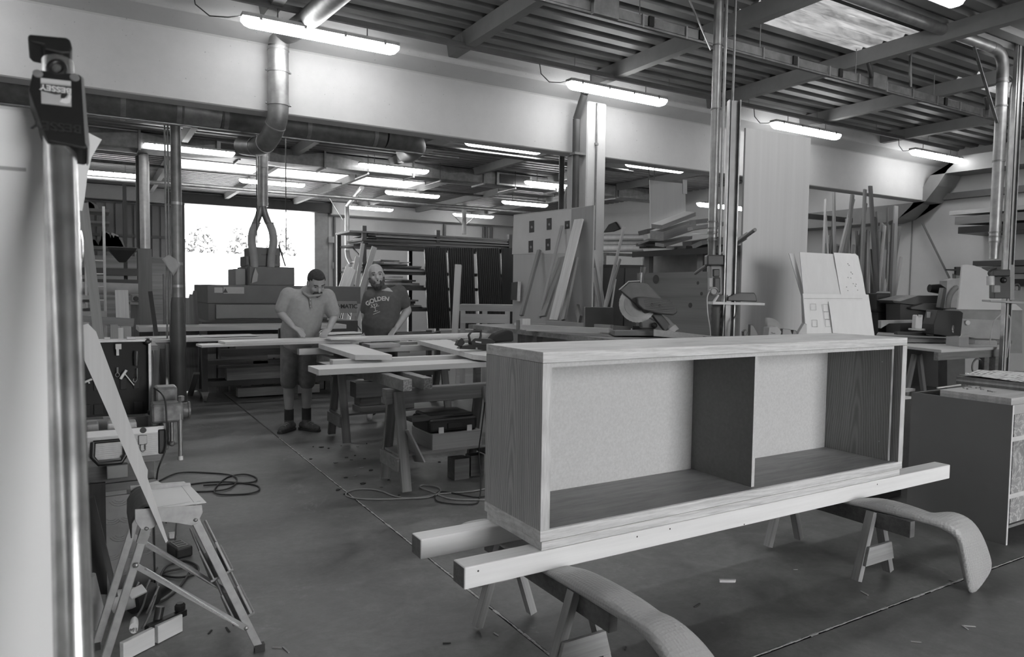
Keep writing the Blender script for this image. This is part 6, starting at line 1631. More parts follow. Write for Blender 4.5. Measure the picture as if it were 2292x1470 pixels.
g = [(1386,648),(1392,646),(1408,630),(1431,629),(1446,632),(1483,668),(1480,690),(1445,702),(1430,686)]
part('blade_guard', MB().prism([M_(x,y,-.03) for x, y in g], gf*.09), grey(.085,.5,.3,.15,12.0), ms_, bevel=.01)
part('guard_rim', MB().tube([M_(1386,648,-.035), M_(1407,630,-.035), M_(1432,629,-.035)], .006, 8), M_STEEL, ms_, smooth=50)
mo = [(1425,665),(1440,664),(1500,670),(1517,692),(1516,700),(1508,706),(1478,703),(1440,694),(1427,682)]
part('motor', MB().prism([M_(x,y,-.1) for x, y in mo], gf*.16), grey(.065,.5,.2,.12,14.0), ms_, bevel=.015, seg=3)
for k in range(7): part('motor_groove', MB().tube([M_(1440+k,669+k*4,-.102), M_(1505+k,676+k*3.6,-.102)], .0022, 5), grey(.05,.5), ms_)
for (x, y) in ((1459,682),(1477,684)): part('bolt', MB().lathe(M_(x,y,-.1), -gf, [(.011,0),(.008,.006)], 10), M_DARK, ms_)
part('handle', MB().tube([M_(1437,634), M_(1436,615), M_(1440,608), M_(1441,598)], [.018,.02,.028,.03], 12), grey(.08,.5), ms_, smooth=40)
part('handle_shaft', MB().tube([M_(1434,632,-.04), M_(1436,610,-.04)], .008, 8), M_STEEL, ms_, smooth=50)
part('pivot_arm', MB().prism([M_(1455,700,.02), M_(1480,702,.02), M_(1512,740,.02), M_(1490,744,.02)], gf*.08), grey(.08,.5,.2), ms_, bevel=.01)
part('pivot_block', MB().prism([M_(1432,712), M_(1450,706), M_(1468,720), M_(1470,736), M_(1436,736)], gf*.12), grey(.1,.5,.3), ms_, bevel=.015)
part('exhaust', MB().tube([M_(1470,708,.1), M_(1490,722,.08), M_(1505,742,.06)], [.045,.05,.06], 14), grey(.3,.5,.2), ms_, smooth=40)
part('exhaust_cuff', MB().tube([M_(1500,735,.05), M_(1508,745,.04)], .062, 14), grey(.5,.5), ms_, smooth=40)
part('knob', MB().ball(M_(1465,728,-.03), .028, 10, 7), M_BLACK, ms_)
fr = thing('saw_fence_rail', 'pale long fence board in front of the mitre saw', 'fence', M_(1530,748))
part('board', MB().prism([M_(1464,737,-.12), M_(1640,757,-.5), M_(1640,764,-.5), M_(1464,752,-.12)], gf*.03), wood(.4,0,.15), fr)
# ------------------------------------------------------------------ lumber rack behind the saw
KX = 5.95
def K_(px, py, x=KX): return at_x(px, py, x)
y_r, y_l = K_(1668,660).y, K_(1442,660).y
kr = thing('offcut_rack', 'wooden rack loaded with offcuts behind the mitre saw', 'rack', (6.2, (y_l+y_r)/2, 0))
ztk = K_(1500,610).z; zsh = K_(1500,566).z
for px in (1447, 1566, 1648):
    y = K_(px,600).y
    for x in (KX, KX+.55): part('post', MB().box(x, x+.07, y-.045, y+.045, 0, zsh), wood(.25,2,.2), kr)
part('shelf', MB().box(KX-.12, KX+.7, y_r-.1, y_l+.1, zsh, zsh+.03), wood(.12,1,.3), kr)
part('shelf_edge', MB().box(KX-.125, KX-.12, y_r-.1, y_l+.1, zsh-.04, zsh+.03), M_DARK, kr)
part('pale_back', MB().prism([K_(1455,572,KX+.3), K_(1562,570,KX+.3), K_(1562,612,KX+.3), K_(1455,612,KX+.3)], (.02,0,0)), grey(.42,.7,0,.15,5.0), kr)
kp = thing('knotty_board', 'broad knotty softwood board standing behind the mitre saw', 'board', (KX-.06, (y_l+y_r)/2, 0))
mk, nt, b = mat_base('knotty'); b.inputs['Roughness'].default_value = .6
co = coords(nt, (1,.22,1.2)); wv = nt.nodes.new('ShaderNodeTexWave'); wv.wave_type = 'RINGS'; wv.inputs['Scale'].default_value = 2.2; wv.inputs['Distortion'].default_value = 9; wv.inputs['Detail'].default_value = 3; wv.inputs['Detail Scale'].default_value = .7
nt.links.new(co, wv.inputs['Vector']); nt.links.new(ramp(nt, wv.outputs[1], .14, .27, .2, .8), b.inputs['Base Color'])
part('board', MB().box(KX-.08, KX-.05, y_r-.05, y_l+.05, .3, ztk), wood(.24,1,.4,7,.6,3.0), kp)
for (x, y, r) in ((1468,625,.055),(1562,633,.02),(1570,657,.02),(1545,683,.03)):
    c = K_(x,y,KX-.081); part('knot', MB().lathe(c, (-1,0,0), [(r,0),(r*.6,.001)], 14), grey(.08,.6), kp)
part('foot', MB().box(KX-.1, KX-.03, y_r, y_l, 0, .3), M_TW2, kp)
r_ = random.Random(31)
# offcuts: (near end px, far end px, width, thickness, albedo)
pile = [((1470,507),(1545,478),.16,.05,.28,'thick beam sticking up at an angle on the offcut pile',.25),((1438,520),(1500,508),.12,.05,.14,'dark board end at the left of the offcut pile',0),((1470,527),(1543,503),.2,.1,.36,'broad squared beam on top of the offcut pile',0),
        ((1545,512),(1640,498),.09,.04,.42,'long pale board on top of the offcut pile',0),((1440,541),(1480,540),.14,.03,.3,'flat board end at the lower left of the pile',0),((1476,548),(1540,530),.12,.04,.36,'board with split end in the pile middle',0),
        ((1538,545),(1600,535),.12,.05,.12,'dark bark edged board in the pile',0),((1560,552),(1620,538),.13,.05,.28,'angled board end at the right of the pile',0),((1500,556),(1545,552),.1,.03,.22,'thin board under the pile',0),((1434,548),(1470,548),.12,.04,.18,'short block end at the pile corner',0),
        ((1550,497),(1600,492),.08,.05,.3,'small wedge block on top of the pile',0),((1600,548),(1650,540),.1,.05,.2,'short offcut beside the pipe post',0),((1447,553),(1500,553),.2,.03,.12,'dark flat board at the pile bottom',0),((1520,560),(1590,556),.2,.03,.15,'thin dark board at the pile bottom right',0)]
for k, (a, b_, w_, th_, v, l, up_) in enumerate(pile):
    A_ = K_(*a, KX-.25+.02*k); B_ = K_(*b_, KX+.35+.02*k)
    A_.z = max(A_.z, zsh+.04+th_/2); B_.z = max(B_.z, zsh+.04+th_/2)
    lean('offcut_board', A_, B_, w_, th_, v, l, up=(r_.uniform(-.5,0), r_.uniform(-.3,.3), 1), group='offcut pile on the rack')
o = part('pile_stick', MB().tube([K_(1556,612,KX-.4), K_(1690,514,KX-1.15)], .016, 8), wood(.2,0), None); setp(o, 'thin rod sticking out diagonally past the post', 'rod')
lean('diagonal_slat', K_(1620,562,KX-.5), K_(1672,527,KX-.6), .07, .02, .25, 'flat slat beside the diagonal rod')
# poles left of the rack
for k, (a, b_, w_, v, l) in enumerate((((1358,668),(1397,507),.035,.42,'tall thin pale batten leaning by the column'),((1362,668),(1388,580),.03,.3,'short thin batten leaning by the column'),((1368,690),(1378,625),.015,.55,'thin white strip leaning by the column'),((1352,690),(1330,560),.05,.4,'pale strip leaning against the column foot'),((1345,692),(1326,600),.07,.5,'white board edge leaning behind the photo board'))):
    A_, B_ = at_y(*a, 7.2+.05*k), at_y(*b_, 7.38+.05*k); d_ = B_-A_; A_ = A_ - d_*((A_.z-.02)/d_.z)
    lean('pole', A_, B_, w_, .02, v, l, up=(0,-1,0), group='battens leaning by the column')
o = thing('trestle_ladder', 'pale wooden ladder top pointing up behind the photo board', 'ladder', at_z(1270,735,0))
for px in (1262, 1281):
    a, b_ = at_y(px,470,8.6), at_y(1270,418,8.6); d_ = a-b_; plank('stile', b_, b_ + d_*((b_.z-.02)/-d_.z), .04, .03, wood(.4,0), o, up=(0,1,0))
dk = thing('dark_cupboard', 'dark storage cupboard in the gap left of the mitre saw', 'cupboard', at_d(1400,720,10.5))
Mk = Matrix.Translation((at_d(1395,720,10.5).x, at_d(1395,720,10.5).y, 0)) @ Matrix(((gx_.x, gf.x, 0, 0), (gx_.y, gf.y, 0, 0), (0,0,1,0), (0,0,0,1)))
part('body', MB().box(-.36,.36,0,.6,0,1.9), grey(.035,.7), dk, M=Mk)
part('door', MB().box(-.34,-.01,-.02,0,.05,1.85), grey(.05,.6), dk, M=Mk); part('door', MB().box(.01,.34,-.02,0,.05,1.85), grey(.05,.6), dk, M=Mk)
gb = at_d(1340,745,7.3); Mg = Matrix.Translation((gb.x, gb.y, 0)) @ Matrix(((gx_.x, gf.x, 0, 0), (gx_.y, gf.y, 0, 0), (0,0,1,0), (0,0,0,1)))
o = part('grey_crate', MB().box(-.145,.145,-.02,.12,BZ,BZ+.26), grey(.075,.6), None, M=Mg, bevel=.004); setp(o, 'dark grey square box on the saw bench beside the leaning planks', 'box')
# pale bench and upright beam right of the men
ub = at_d(1012,735,9.6)
o = plank('upright_beam', V((ub.x, ub.y, .02)), at_d(1026,593,9.75), .085, .12, wood(.42,0,.08), None, up=-gf); setp(o, 'pale square beam standing upright before the dark curtains', 'beam')
wb = thing('pale_bench', 'pale wooden bench frame between the dark curtains and the photo board', 'bench', at_d(1085,735,9.8))
Mw = Matrix.Translation((at_d(1088,720,10.0).x, at_d(1088,720,10.0).y, 0)) @ Matrix(((gx_.x, gf.x, 0, 0), (gx_.y, gf.y, 0, 0), (0,0,1,0), (0,0,0,1)))
zt9 = at_d(1088,682,10.0).z
part('top', MB().box(-.38,.38,0,.5,zt9-.09,zt9), wood(.3,0,.15), wb, M=Mw)
part('apron', MB().box(-.36,.3,-.02,0,zt9-.26,zt9-.13), wood(.4,0,.1), wb, M=Mw)
for x in (-.33,-.02,.3): part('leg', MB().box(x-.035,x+.035,.0,.07,0,zt9-.09), wood(.36,2,.1), wb, M=Mw)
# far right bay: horizontal pipe shelf, hung panel, tarpaulin sheet
t = thing('pipe_shelf', 'wall shelf of long pipes in the right rear bay', 'shelf', (13.2, 13, 1.5))
for k, (y, r, v) in enumerate(((532,.09,.3),(545,.07,.2),(556,.1,.35))):
    part('pipe', MB().tube([at_x(1346,y,12.5), at_x(1445,y-1,12.5)], r, 12), grey(v,.5), t, smooth=50)
for px in (1352, 1440): c = at_x(px,565,12.5); part('bracket', MB().box(12.4, 14.6, c.y-.04, c.y+.04, c.z-.08, c.z), M_STEELD, t); part('post', MB().box(12.45, 12.55, c.y-.04, c.y+.04, 0, c.z-.08), M_STEELD, t)
hp = thing('hanging_board', 'pale rectangular panel hanging in the right rear bay', 'panel', at_d(1495,520,11.4))
HP = lambda x, y, o=0: at_d(x, y, 11.4+o)
part('panel', MB().prism([HP(1454,403), HP(1534,411), HP(1536,520), HP(1456,516)], gf*.03), wood(.36,2,.06,20), hp)
part('corner_piece', MB().prism([HP(1529,402,-.02), HP(1538,403,-.02), HP(1538,434,-.02), HP(1529,433,-.02)], gf*.02), wood(.4,2,.06,20), hp)
for x in (1464, 1452): part('cord', MB().tube([HP(x,404), V((HP(x,404).x, HP(x,404).y, 4.37))], .007, 6), M_DARK, hp)
o = part('dark_tarpaulin', MB().prism([at_x(1350,520,14.62), at_x(1362,502,14.62), at_x(1376,496,14.62), at_x(1386,512,14.62), at_x(1372,518,14.62)], (.075,0,0)), grey(.05,.8), None, bevel=.02); setp(o, 'crumpled dark cloth on the right rear wall', 'cloth')
# ------------------------------------------------------------------ post with pipe and switch boxes
PD = 6.2
def Q_(px, py, o=0.0): return at_d(px, py, PD+o)
def gpost(px0, px1, pytop, d, label, nm='steel_post'):
    a, b_, c = at_d(px0, 740, d), at_d(px1, 740, d), at_d(px0, pytop, d)
    t = thing(nm, label, 'post', V((a.x, a.y, 0)))
    sz_ = (b_-a).length; ctr = (a+b_)/2
    M = Matrix.Translation((ctr.x, ctr.y, 0)) @ Matrix(((gx_.x, gf.x, 0, 0), (gx_.y, gf.y, 0, 0), (0,0,1,0), (0,0,0,1)))
    part('web', MB().box(-sz_/2, sz_/2, .03, .036, 0, c.z), M_STEELD, t, M=M)
    for s in (-1, 1): part('flange', MB().box(s*sz_/2-.005, s*sz_/2+.005, 0, .066, 0, c.z), M_STEEL, t, M=M)
    part('strut', MB().box(-sz_/2+.012, sz_/2-.04, -.008, .03, .0, c.z-.01), grey(.3,.5,.4), t, M=M)
    part('base_plate', MB().box(-.1, .1, -.05, .12, 0, .012), M_STEELD, t, M=M)
    return t, M, ctr
p1_, M1, c1_ = gpost(1619, 1643, 230, PD, 'galvanised steel post with switch boxes behind the sideboard')
for (x0, y0, x1, y1, o0, th_, v, n_) in ((1583,570,1622,594,-.02,.1,.04,'junction_box'),(1590,594,1627,660,.0,.1,.17,'switch_box'),(1598,620,1613,655,-.03,.04,.03,'socket_cover')):
    part(n_, MB().prism([Q_(x0,y0,o0), Q_(x1,y0,o0), Q_(x1,y1,o0), Q_(x0,y1,o0)], gf*th_), grey(v,.45), p1_, bevel=.012)
part('switch', MB().prism([Q_(1597,602,-.015), Q_(1611,602,-.015), Q_(1611,619,-.015), Q_(1597,619,-.015)], gf*.02), M_BLACK, p1_, bevel=.006)
part('breaker', MB().prism([Q_(1588,622,-.01), Q_(1598,622,-.01), Q_(1598,650,-.01), Q_(1588,650,-.01)], gf*.05), grey(.3,.5), p1_)
part('socket', MB().lathe(Q_(1597,652,-.04), -gf, [(.038,0),(.038,.02),(.028,.03),(.024,.02)], 16), grey(.2,.25), p1_, smooth=40)
part('plug', MB().tube([Q_(1608,660,-.03), Q_(1597,676,-.03)], .012, 8), grey(.5,.4), p1_, smooth=50)
shf = thing('post_shelf', 'small white shelf board fixed on the switch post', 'shelf', Q_(1655,679))
part('board', MB().prism([Q_(1596,675,-.06), Q_(1712,678,-.06), Q_(1712,683,-.06), Q_(1596,681,-.06)], gf*.16), grey(.5,.6), shf)
ch = thing('battery_charger', 'dark wedge shaped battery charger on the post shelf', 'charger', Q_(1665,674))
part('body', MB().prism([Q_(1628,673.5,-.04), Q_(1695,675,-.04), Q_(1693,662,-.04), Q_(1689,655,-.04), Q_(1657,654.5,-.04), Q_(1630,663,-.04)], gf*.1), grey(.04,.45), ch, bevel=.008)
part('slot', MB().prism([Q_(1640,660,-.042), Q_(1656,656,-.042), Q_(1660,657,-.042), Q_(1644,662,-.042)], gf*.01), M_BLACK, ch)
# extraction pipe and hose by the post
ex = Q_(1601, 300, .25)
xp = thing('extraction_pipe', 'slim extraction pipe with clamps ending above the switch boxes', 'duct', V((ex.x, ex.y, 1.9)))
zlo_ = at_d(1598,560,PD+.25).z
part('pipe', MB().tube([(ex.x,ex.y,zlo_+.12),(ex.x,ex.y,4.36)], .041, 18), M_STEEL, xp, smooth=50)
part('nozzle', MB().tube([(ex.x,ex.y,zlo_+.12),(ex.x,ex.y,zlo_+.02),(ex.x,ex.y,zlo_-.06)], [.041,.037,.036], 18), M_STEELD, xp, smooth=50)
for y in (495, 510, 519, 536, 105, 245): z = at_d(1601,y,PD+.25).z; part('clamp_ring', MB().tube([(ex.x,ex.y,z-.006),(ex.x,ex.y,z+.006)], .047, 18), M_STEELD, xp, smooth=50)
part('rod', MB().tube([at_d(1546,523,PD+.2), at_d(1600,523,PD+.2)], .004, 6), M_STEEL, xp)
part('brace', MB().bar(at_d(1543,0,PD+.2), at_d(1591,112,PD+.2), .025, .01), M_STEEL, xp)
e2 = Q_(1618, 300, .2)
o = part('conduit', MB().tube([(e2.x,e2.y,Q_(1616,570).z),(e2.x,e2.y,4.36)], .014, 10), M_STEEL, None, smooth=50); setp(o, 'bright conduit between the extraction pipe and the switch post', 'conduit')
e3 = Q_(1641, 200, .1); o = part('conduit', MB().tube([(e3.x,e3.y,3.1),(e3.x,e3.y,4.36)], .01, 8), M_STEELD, None, smooth=50); setp(o, 'thin conduit above the switch post', 'conduit')
hs_ = thing('ribbed_hose', 'dark ribbed vacuum hose hanging below the switch boxes', 'hose', Q_(1602,750))
h0_ = Q_(1603,682,.05); pts = []; rs = []
n = 44
for i in range(n+1): pts.append(V((h0_.x, h0_.y, h0_.z - i*(h0_.z-.03)/n))); rs.append(.046 if i % 2 else .040)
part('hose', MB().tube(pts, rs, 14), grey(.08,.5), hs_, smooth=80)
for k, (pts, v, l) in enumerate((([(1590,650),(1583,665),(1584,700),(1590,740),(1592,775)],.45,'white cable hanging from the switch box'),([(1628,660),(1622,690),(1618,730),(1614,770)],.03,'black cable hanging below the post shelf'),([(1650,684),(1646,705),(1638,725),(1634,770)],.03,'black charger cable hanging below the shelf'))):
    cable('switch_cable', [Q_(x,y,-.05) for x, y in pts], .005, grey(v,.5), l)
# tool cart with small things behind the sideboard
tk = thing('tool_cart', 'low tool cart behind the sideboard holding small supplies', 'cart', (4.95, 3.75, 0))
ca = at_d(1700,760,5.4)
Mc = Matrix.Translation((ca.x, ca.y, 0)) @ Matrix(((gx_.x, gf.x, 0, 0), (gx_.y, gf.y, 0, 0), (0,0,1,0), (0,0,0,1)))
part('top', MB().box(-.35,.4,-.15,.3,1.12,1.155), M_TW, tk, M=Mc)
for x in (-.3,.35):
    for y in (-.1,.25): part('leg', MB().box(x-.02,x+.02,y-.02,y+.02,0,1.12), M_DARK, tk, M=Mc)
def ccart(px, py, o=0.0): return at_d(px, py, 5.4+o)
o = part('supply_box', MB().prism([ccart(1720,752), ccart(1746,754), ccart(1749,742), ccart(1740,731), ccart(1722,733)], gf*.12), grey(.3,.6), None); setp(o, 'small pale carton with print on the tool cart', 'carton')
c = ccart(1731,745.5,-.003); Ml = Matrix(((gx_.x,0,-gf.x,c.x),(gx_.y,0,-gf.y,c.y),(0,1,0,c.z),(0,0,0,1)))
part('lettering', text_mb('Tesa', .016, .0005, Ml), M_DARK, o)
o = part('curved_sheet', MB().grid([[ccart(1713+k*6, 711+ (0,0,.5,2,5,10,17,25)[k] + (0 if j == 0 else 30-(0,0,.5,2,5,10,17,25)[k]*.6), .25) for k in range(8)] for j in range(2)]), grey(.22,.6), None, smooth=80, solid=.004); setp(o, 'curved grey cover sheet behind the carton on the cart', 'sheet')
for k, (pts, v, l) in enumerate((([(1665,753),(1664,742),(1670,737),(1674,744),(1668,755)],.03,'black spray bottle top on the cart'),([(1678,756),(1679,726),(1686,727),(1696,745),(1698,756)],.06,'dark trigger tool standing on the cart'),([(1750,753),(1752,735),(1770,737),(1775,753)],.12,'grey tape roll on the cart'),([(1772,753),(1776,738),(1783,740),(1786,754)],.04,'dark clip on the cart end'),([(1784,750),(1800,723),(1806,725),(1806,756)],.3,'pale folded card leaning by the drawing boards'))):
    o = part('cart_item', MB().prism([ccart(x,y,.05*k) for x, y in pts], gf*.05), grey(v,.4), None, bevel=.004); setp(o, l, 'tool' if k < 4 else 'card')
# ------------------------------------------------------------------ tall plywood sheet and drawing boards
W0, W1 = at_d(1670,286,6.9), at_d(1815,309,7.35)
yv = V((W1.x-W0.x, W1.y-W0.y, 0)).normalized(); nn = V((yv.y,-yv.x,0)); nn = nn if nn.dot(gf) > 0 else -nn
ht = (W0.z+W1.z)/2
o = part('plywood_sheet', MB().prism([(W0.x,W0.y,0),(W1.x,W1.y,0),(W1.x,W1.y,W1.z),(W0.x,W0.y,W0.z)], nn*.02), wood(.48,2,.07,14,.5,2.0), None); setp(o, 'tall pale plywood sheet standing upright beside the switch post', 'plywood')
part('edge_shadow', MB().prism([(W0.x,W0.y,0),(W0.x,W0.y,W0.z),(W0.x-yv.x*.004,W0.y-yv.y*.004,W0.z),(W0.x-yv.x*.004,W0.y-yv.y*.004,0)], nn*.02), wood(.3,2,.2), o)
DB = 6.3
def D_(px, py, o=0.0): return at_d(px, py, DB+o)
rk2 = thing('drawing_stand', 'low support crate under the drawing boards', 'crate', D_(1880,800))
cb = D_(1880, 800, .0); Md = Matrix.Translation((cb.x, cb.y, 0)) @ Matrix(((gx_.x, gf.x, 0, 0), (gx_.y, gf.y, 0, 0), (0,0,1,0), (0,0,0,1)))
part('crate', MB().box(-.4,.42,-.1,.5,0,.88), M_TW2, rk2, M=Md)
def dboard(name, pts, o0, v, label, th_=.012):
    o = part(name, MB().prism([D_(x,y,o0+dz) for x, y, dz in pts], gf*th_), wood(v,2,.05,20), None); return setp(o, label, 'board', 'drawing boards')
dboard('narrow_board', [(1766,567,.26),(1778,567,.26),(1801,658,.16),(1808,812,.03),(1798,812,.03),(1794,662,.16)], .06, .55, 'narrow white board edge behind the drawing boards')
dboard('tall_board', [(1790,564,.22),(1917,571,.22),(1950,800,.0),(1812,800,.0)], .03, .6, 'tall white board at the back of the drawing boards')
dr = dboard('drawing_board', [(1866,565,.2),(1915,568,.2),(1921,573,.2),(1931,618,.15),(1938,660,.12),(1882,660,.12)], .038, .68, 'paper drawing with scattered marks pinned over the tall board', .002)
fb_ = dboard('front_board', [(1797,657,.06),(1944,659,.06),(1965,800,-.06),(1809,800,-.06)], -.02, .66, 'front white board with furniture drawings')
dd = dboard('drawing_board', [(1855,675,.043),(1946,672,.046),(1962,800,-.06),(1872,800,-.06)], -.032, .68, 'blank cover sheet board leaning on the front board', .006)
def ink(o, segs, off):
    for (x0, y0, x1, y1) in segs: part('ink_line', MB().bar(D_(x0,y0,off), D_(x1,y1,off), .0022, .0006, up=-gf), grey(.22,.8), o)
def box_(x, y, w_, h_): return [(x,y,x+w_,y),(x+w_,y,x+w_+1,y+h_),(x+w_+1,y+h_,x+1,y+h_),(x+1,y+h_,x,y)]
offk = lambda y: -.025+.06-.12*(y-657)/143-.004
for (x, y, w_, h_) in ((1814,680,12,14),(1842,681,11,16),(1844,698,12,16),(1817,716,12,15),(1847,715,12,16)): ink(fb_, box_(x, y, w_, h_), offk(y+8))
ink(fb_, [(1800,668,1930,668)], offk(668))
for k in range(12):
    r_ = random.Random(k); x, y = 1890+r_.uniform(0,30), 582+r_.uniform(0,70); part('ink_mark', MB().bar(D_(x,y,.233-.084*(y-565)/95), D_(x+2,y+1.5,.233-.084*(y-565)/95), .006, .001, up=-gf), grey(.3,.8), dr)
# ------------------------------------------------------------------ timber leaning at the right wall
TG = 'timbers leaning by the right wall'
r_ = random.Random(77)
tall = [(1965,700,1948,416,.075,.14,'tall dark beam leaning highest at the wall'),(1925,700,1936,424,.06,.25,'tall brown board beside the highest beam'),(1880,700,1908,436,.07,.2,'wide brown board below the concrete beam'),(1850,690,1910,445,.06,.4,'pale board crossing the other timbers'),(1870,690,1866,430,.045,.3,'slim batten left in the timber stack'),(1838,700,1848,445,.02,.5,'thin white lath at the edge of the timber stack'),
        (1985,700,2014,508,.06,.2,'brown board at the far end of the timber stack'),(1990,700,2000,515,.05,.06,'dark board at the far end of the timber stack'),(1945,700,1975,500,.08,.3,'pale wide board in the timber stack'),(1900,700,1938,455,.05,.12,'dark batten in the timber stack')]
for k, (x0, y0, x1, y1, w_, v, l) in enumerate(tall):
    yy = 7.42 + .02*k; A_ = at_y(x0,y0,7.25+.015*k); B_ = at_y(x1,y1,yy); d_ = B_-A_; A_ = A_ - d_*((A_.z-.02)/d_.z)
    lean('leaning_timber', A_, B_, w_, .035, v, l, up=(0,-1,0), group=TG)
for k in range(46):
    x0 = r_.uniform(1825,2000); yt = r_.uniform(455,570) if k % 3 else r_.uniform(500,600); dx_ = r_.uniform(-16,22)
    A_ = at_y(x0,700,7.3+.01*(k % 9)); B_ = at_y(x0+dx_,yt,7.48+.01*(k % 12)); d_ = B_-A_; A_ = A_ - d_*((A_.z-.02)/d_.z)
    lean('leaning_timber', A_, B_, r_.uniform(.03,.09), .03, r_.choice([.1,.18,.26,.36,.5]), 'short mixed batten in the timber stack by the right wall', up=(r_.uniform(-.6,.6),-1,0), group=TG)
rl = thing('timber_rail', 'dark rail holding the timber stack upright', 'rail', (12.2,7.62,0))
zr_ = at_y(1860,487,7.6).z
part('bar', MB().box(at_y(1818,0,7.64).x, at_y(1930,0,7.64).x, 7.66, 7.72, zr_-.04, zr_+.04), M_DARK, rl)
for px in (1822, 1926): x = at_y(px,0,7.64).x; part('post', MB().box(x-.03, x+.03, 7.66, 7.72, 0, zr_-.04), M_DARK, rl)
# ------------------------------------------------------------------ right table
TZ = .9
tpz = [at_z(2107,783,TZ), at_z(2254,775,TZ), at_z(2228,767,TZ), at_z(1965,750,TZ), at_z(1900,756,TZ), at_z(1930,764,TZ)]
rt_ = thing('right_table', 'plywood topped table with trestle legs behind the grey cabinet', 'table', (9, 5.2, 0))
part('top', MB().prism(tpz, (0,0,-.03)), wood(.5,0,.08), rt_)
part('apron', MB().prism([p + V((0,.03,-.031)) for p in tpz[:2]] + [p + V((0,.08,-.031)) for p in tpz[:2]][::-1], (0,0,-.09)), M_TW, rt_)
for px in (2068, 2110):
    a = at_z(2090,800,.78); s = -1 if px == 2068 else 1
    plank('leg', V((a.x+s*.28, a.y+.2, .02)), V((a.x+s*.05, a.y+.2, .8)), .06, .04, M_TW2, rt_, up=(0,1,0))
for p in (tpz[1], tpz[2], tpz[4]): part('leg', MB().box(p.x-.15, p.x-.08, p.y+.05, p.y+.12, 0, .86), M_TW2, rt_)
part('shelf', MB().box(8.3, 9.5, 4.7, 5.5, .28, .31), M_TW2, rt_)
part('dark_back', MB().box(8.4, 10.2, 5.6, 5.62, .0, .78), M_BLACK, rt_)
cable('hose_coil', [at_z(2187,820+10*math.sin(i*.9)*0,.6) + V((.12*math.cos(i*.9),0,.1*math.sin(i*.9))) for i in range(16)], .012, grey(.25,.5), 'pale cable coil hanging under the right table')
# second bench behind with edge
b2 = thing('edge_bench', 'long bench with dark edge behind the right table', 'bench', (11, 6.2, 0))
e0_, e1_ = at_z(1962,748,.95), at_z(2232,764,.95)
part('top', MB().prism([e0_, e1_, e1_+V((.6,.35,0)), e0_+V((.6,.35,0))], (0,0,-.05)), wood(.4,0,.1), b2)
for p in (e0_, e1_): part('leg', MB().box(p.x+.2, p.x+.27, p.y+.1, p.y+.17, 0, .9), M_TW2, b2)
# bottle and box on the right table
c = at_z(2142,774,TZ)
bo = thing('water_bottle', 'clear plastic water bottle with label on the right table', 'bottle', c)
hB = at_x(2127,696,c.x).z - TZ
c2 = at_z(2127,768,TZ)
mgl, nt, b = mat_base('bottle_plastic'); b.inputs['Base Color'].default_value = (.8,.8,.8,1); b.inputs['Transmission Weight'].default_value = .75; b.inputs['Roughness'].default_value = .12; b.inputs['IOR'].default_value = 1.3
hB = .33
part('bottle', MB().lathe(c2, (0,0,1), [(.04,0),(.045,.01),(.045,.2),(.042,.23),(.03,.26),(.017,.29),(.015,hB-.02)], 18), mgl, bo, smooth=60)
part('cap', MB().lathe(c2+V((0,0,hB-.022)), (0,0,1), [(.018,0),(.018,.022),(.014,.025)], 14), grey(.6,.5), bo, smooth=40)
part('label', MB().lathe(c2+V((0,0,.07)), (0,0,1), [(.0458,0),(.0458,.09)], 18), grey(.35,.5), bo, smooth=60)
cbx = thing('carton', 'small open carton with a raised flap on the right table', 'carton', at_z(2140,776,TZ))
A_, B_, C_ = at_z(2117,773,TZ), at_z(2146,776,TZ), at_z(2168,774,TZ)
Dd = A_ + (C_-B_); zc_ = .11
part('body', MB().prism([A_, B_, C_, Dd], (0,0,zc_)), wood(.3,0,.06), cbx)
part('flap', MB().prism([B_+V((0,0,zc_)), C_+V((0,0,zc_)), C_+V((.02,-.02,zc_+.035)), B_+V((.02,-.02,zc_+.035))], (0,.004,.004)), wood(.4,0,.06), cbx)
# machines behind the right table
def E_(px, py, d=10.5): return at_d(px, py, d)
jn = thing('jointer', 'dark cast jointer with long sloping bed behind the right table', 'machine', E_(2040,760))
part('bed', MB().prism([E_(1995,672), E_(2040,662), E_(2056,661), E_(2110,661), E_(2112,690), E_(2000,678)], gf*.4), grey(.06,.4,.3), jn, bevel=.01)
part('bed_top', MB().prism([E_(1995,672,10.45), E_(2042,661,10.45), E_(2056,661,10.45), E_(2015,674,10.45)], gf*.42), grey(.25,.35,.5), jn)
part('outfeed', MB().prism([E_(2038,688,10.4), E_(2068,679,10.4), E_(2112,679,10.4), E_(2112,700,10.4), E_(2040,692,10.4)], gf*.3), grey(.07,.4,.3), jn, bevel=.01)
part('base', MB().prism([E_(2015,680), E_(2105,692), E_(2105,760), E_(2015,760)], gf*.4), M_BLACK, jn)
part('motor', MB().tube([E_(2080,645,10.7), E_(2100,646,10.7), E_(2112,652,10.7)], [.06,.075,.06], 14), M_BLACK, jn, smooth=50)
part('fence', MB().prism([E_(2104,688,10.3), E_(2112,644,10.3), E_(2119,646,10.3), E_(2112,690,10.3)], gf*.1), wood(.2,2), jn)
part('stand', MB().prism([E_(2020,758), E_(2100,758), E_(2100,880), E_(2020,880)], gf*.3), M_BLACK, jn)
md = thing('motor_unit', 'dark square motor unit beside the timber stack', 'machine', E_(1976,710,11))
part('body', MB().prism([E_(1961,656,11), E_(1993,656,11), E_(1993,694,11), E_(1988,700,11), E_(1966,700,11), E_(1961,694,11)], gf*.3), M_BLACK, md, bevel=.015)
part('lid', MB().prism([E_(1961,656,11), E_(1993,656,11), E_(1992,652,11.3), E_(1966,652,11.3)], gf*.02), grey(.2,.5), md)
part('pedestal', MB().prism([E_(1966,700,11), E_(1988,700,11), E_(1990,860,11), E_(1964,860,11)], gf*.2), M_BLACK, md)
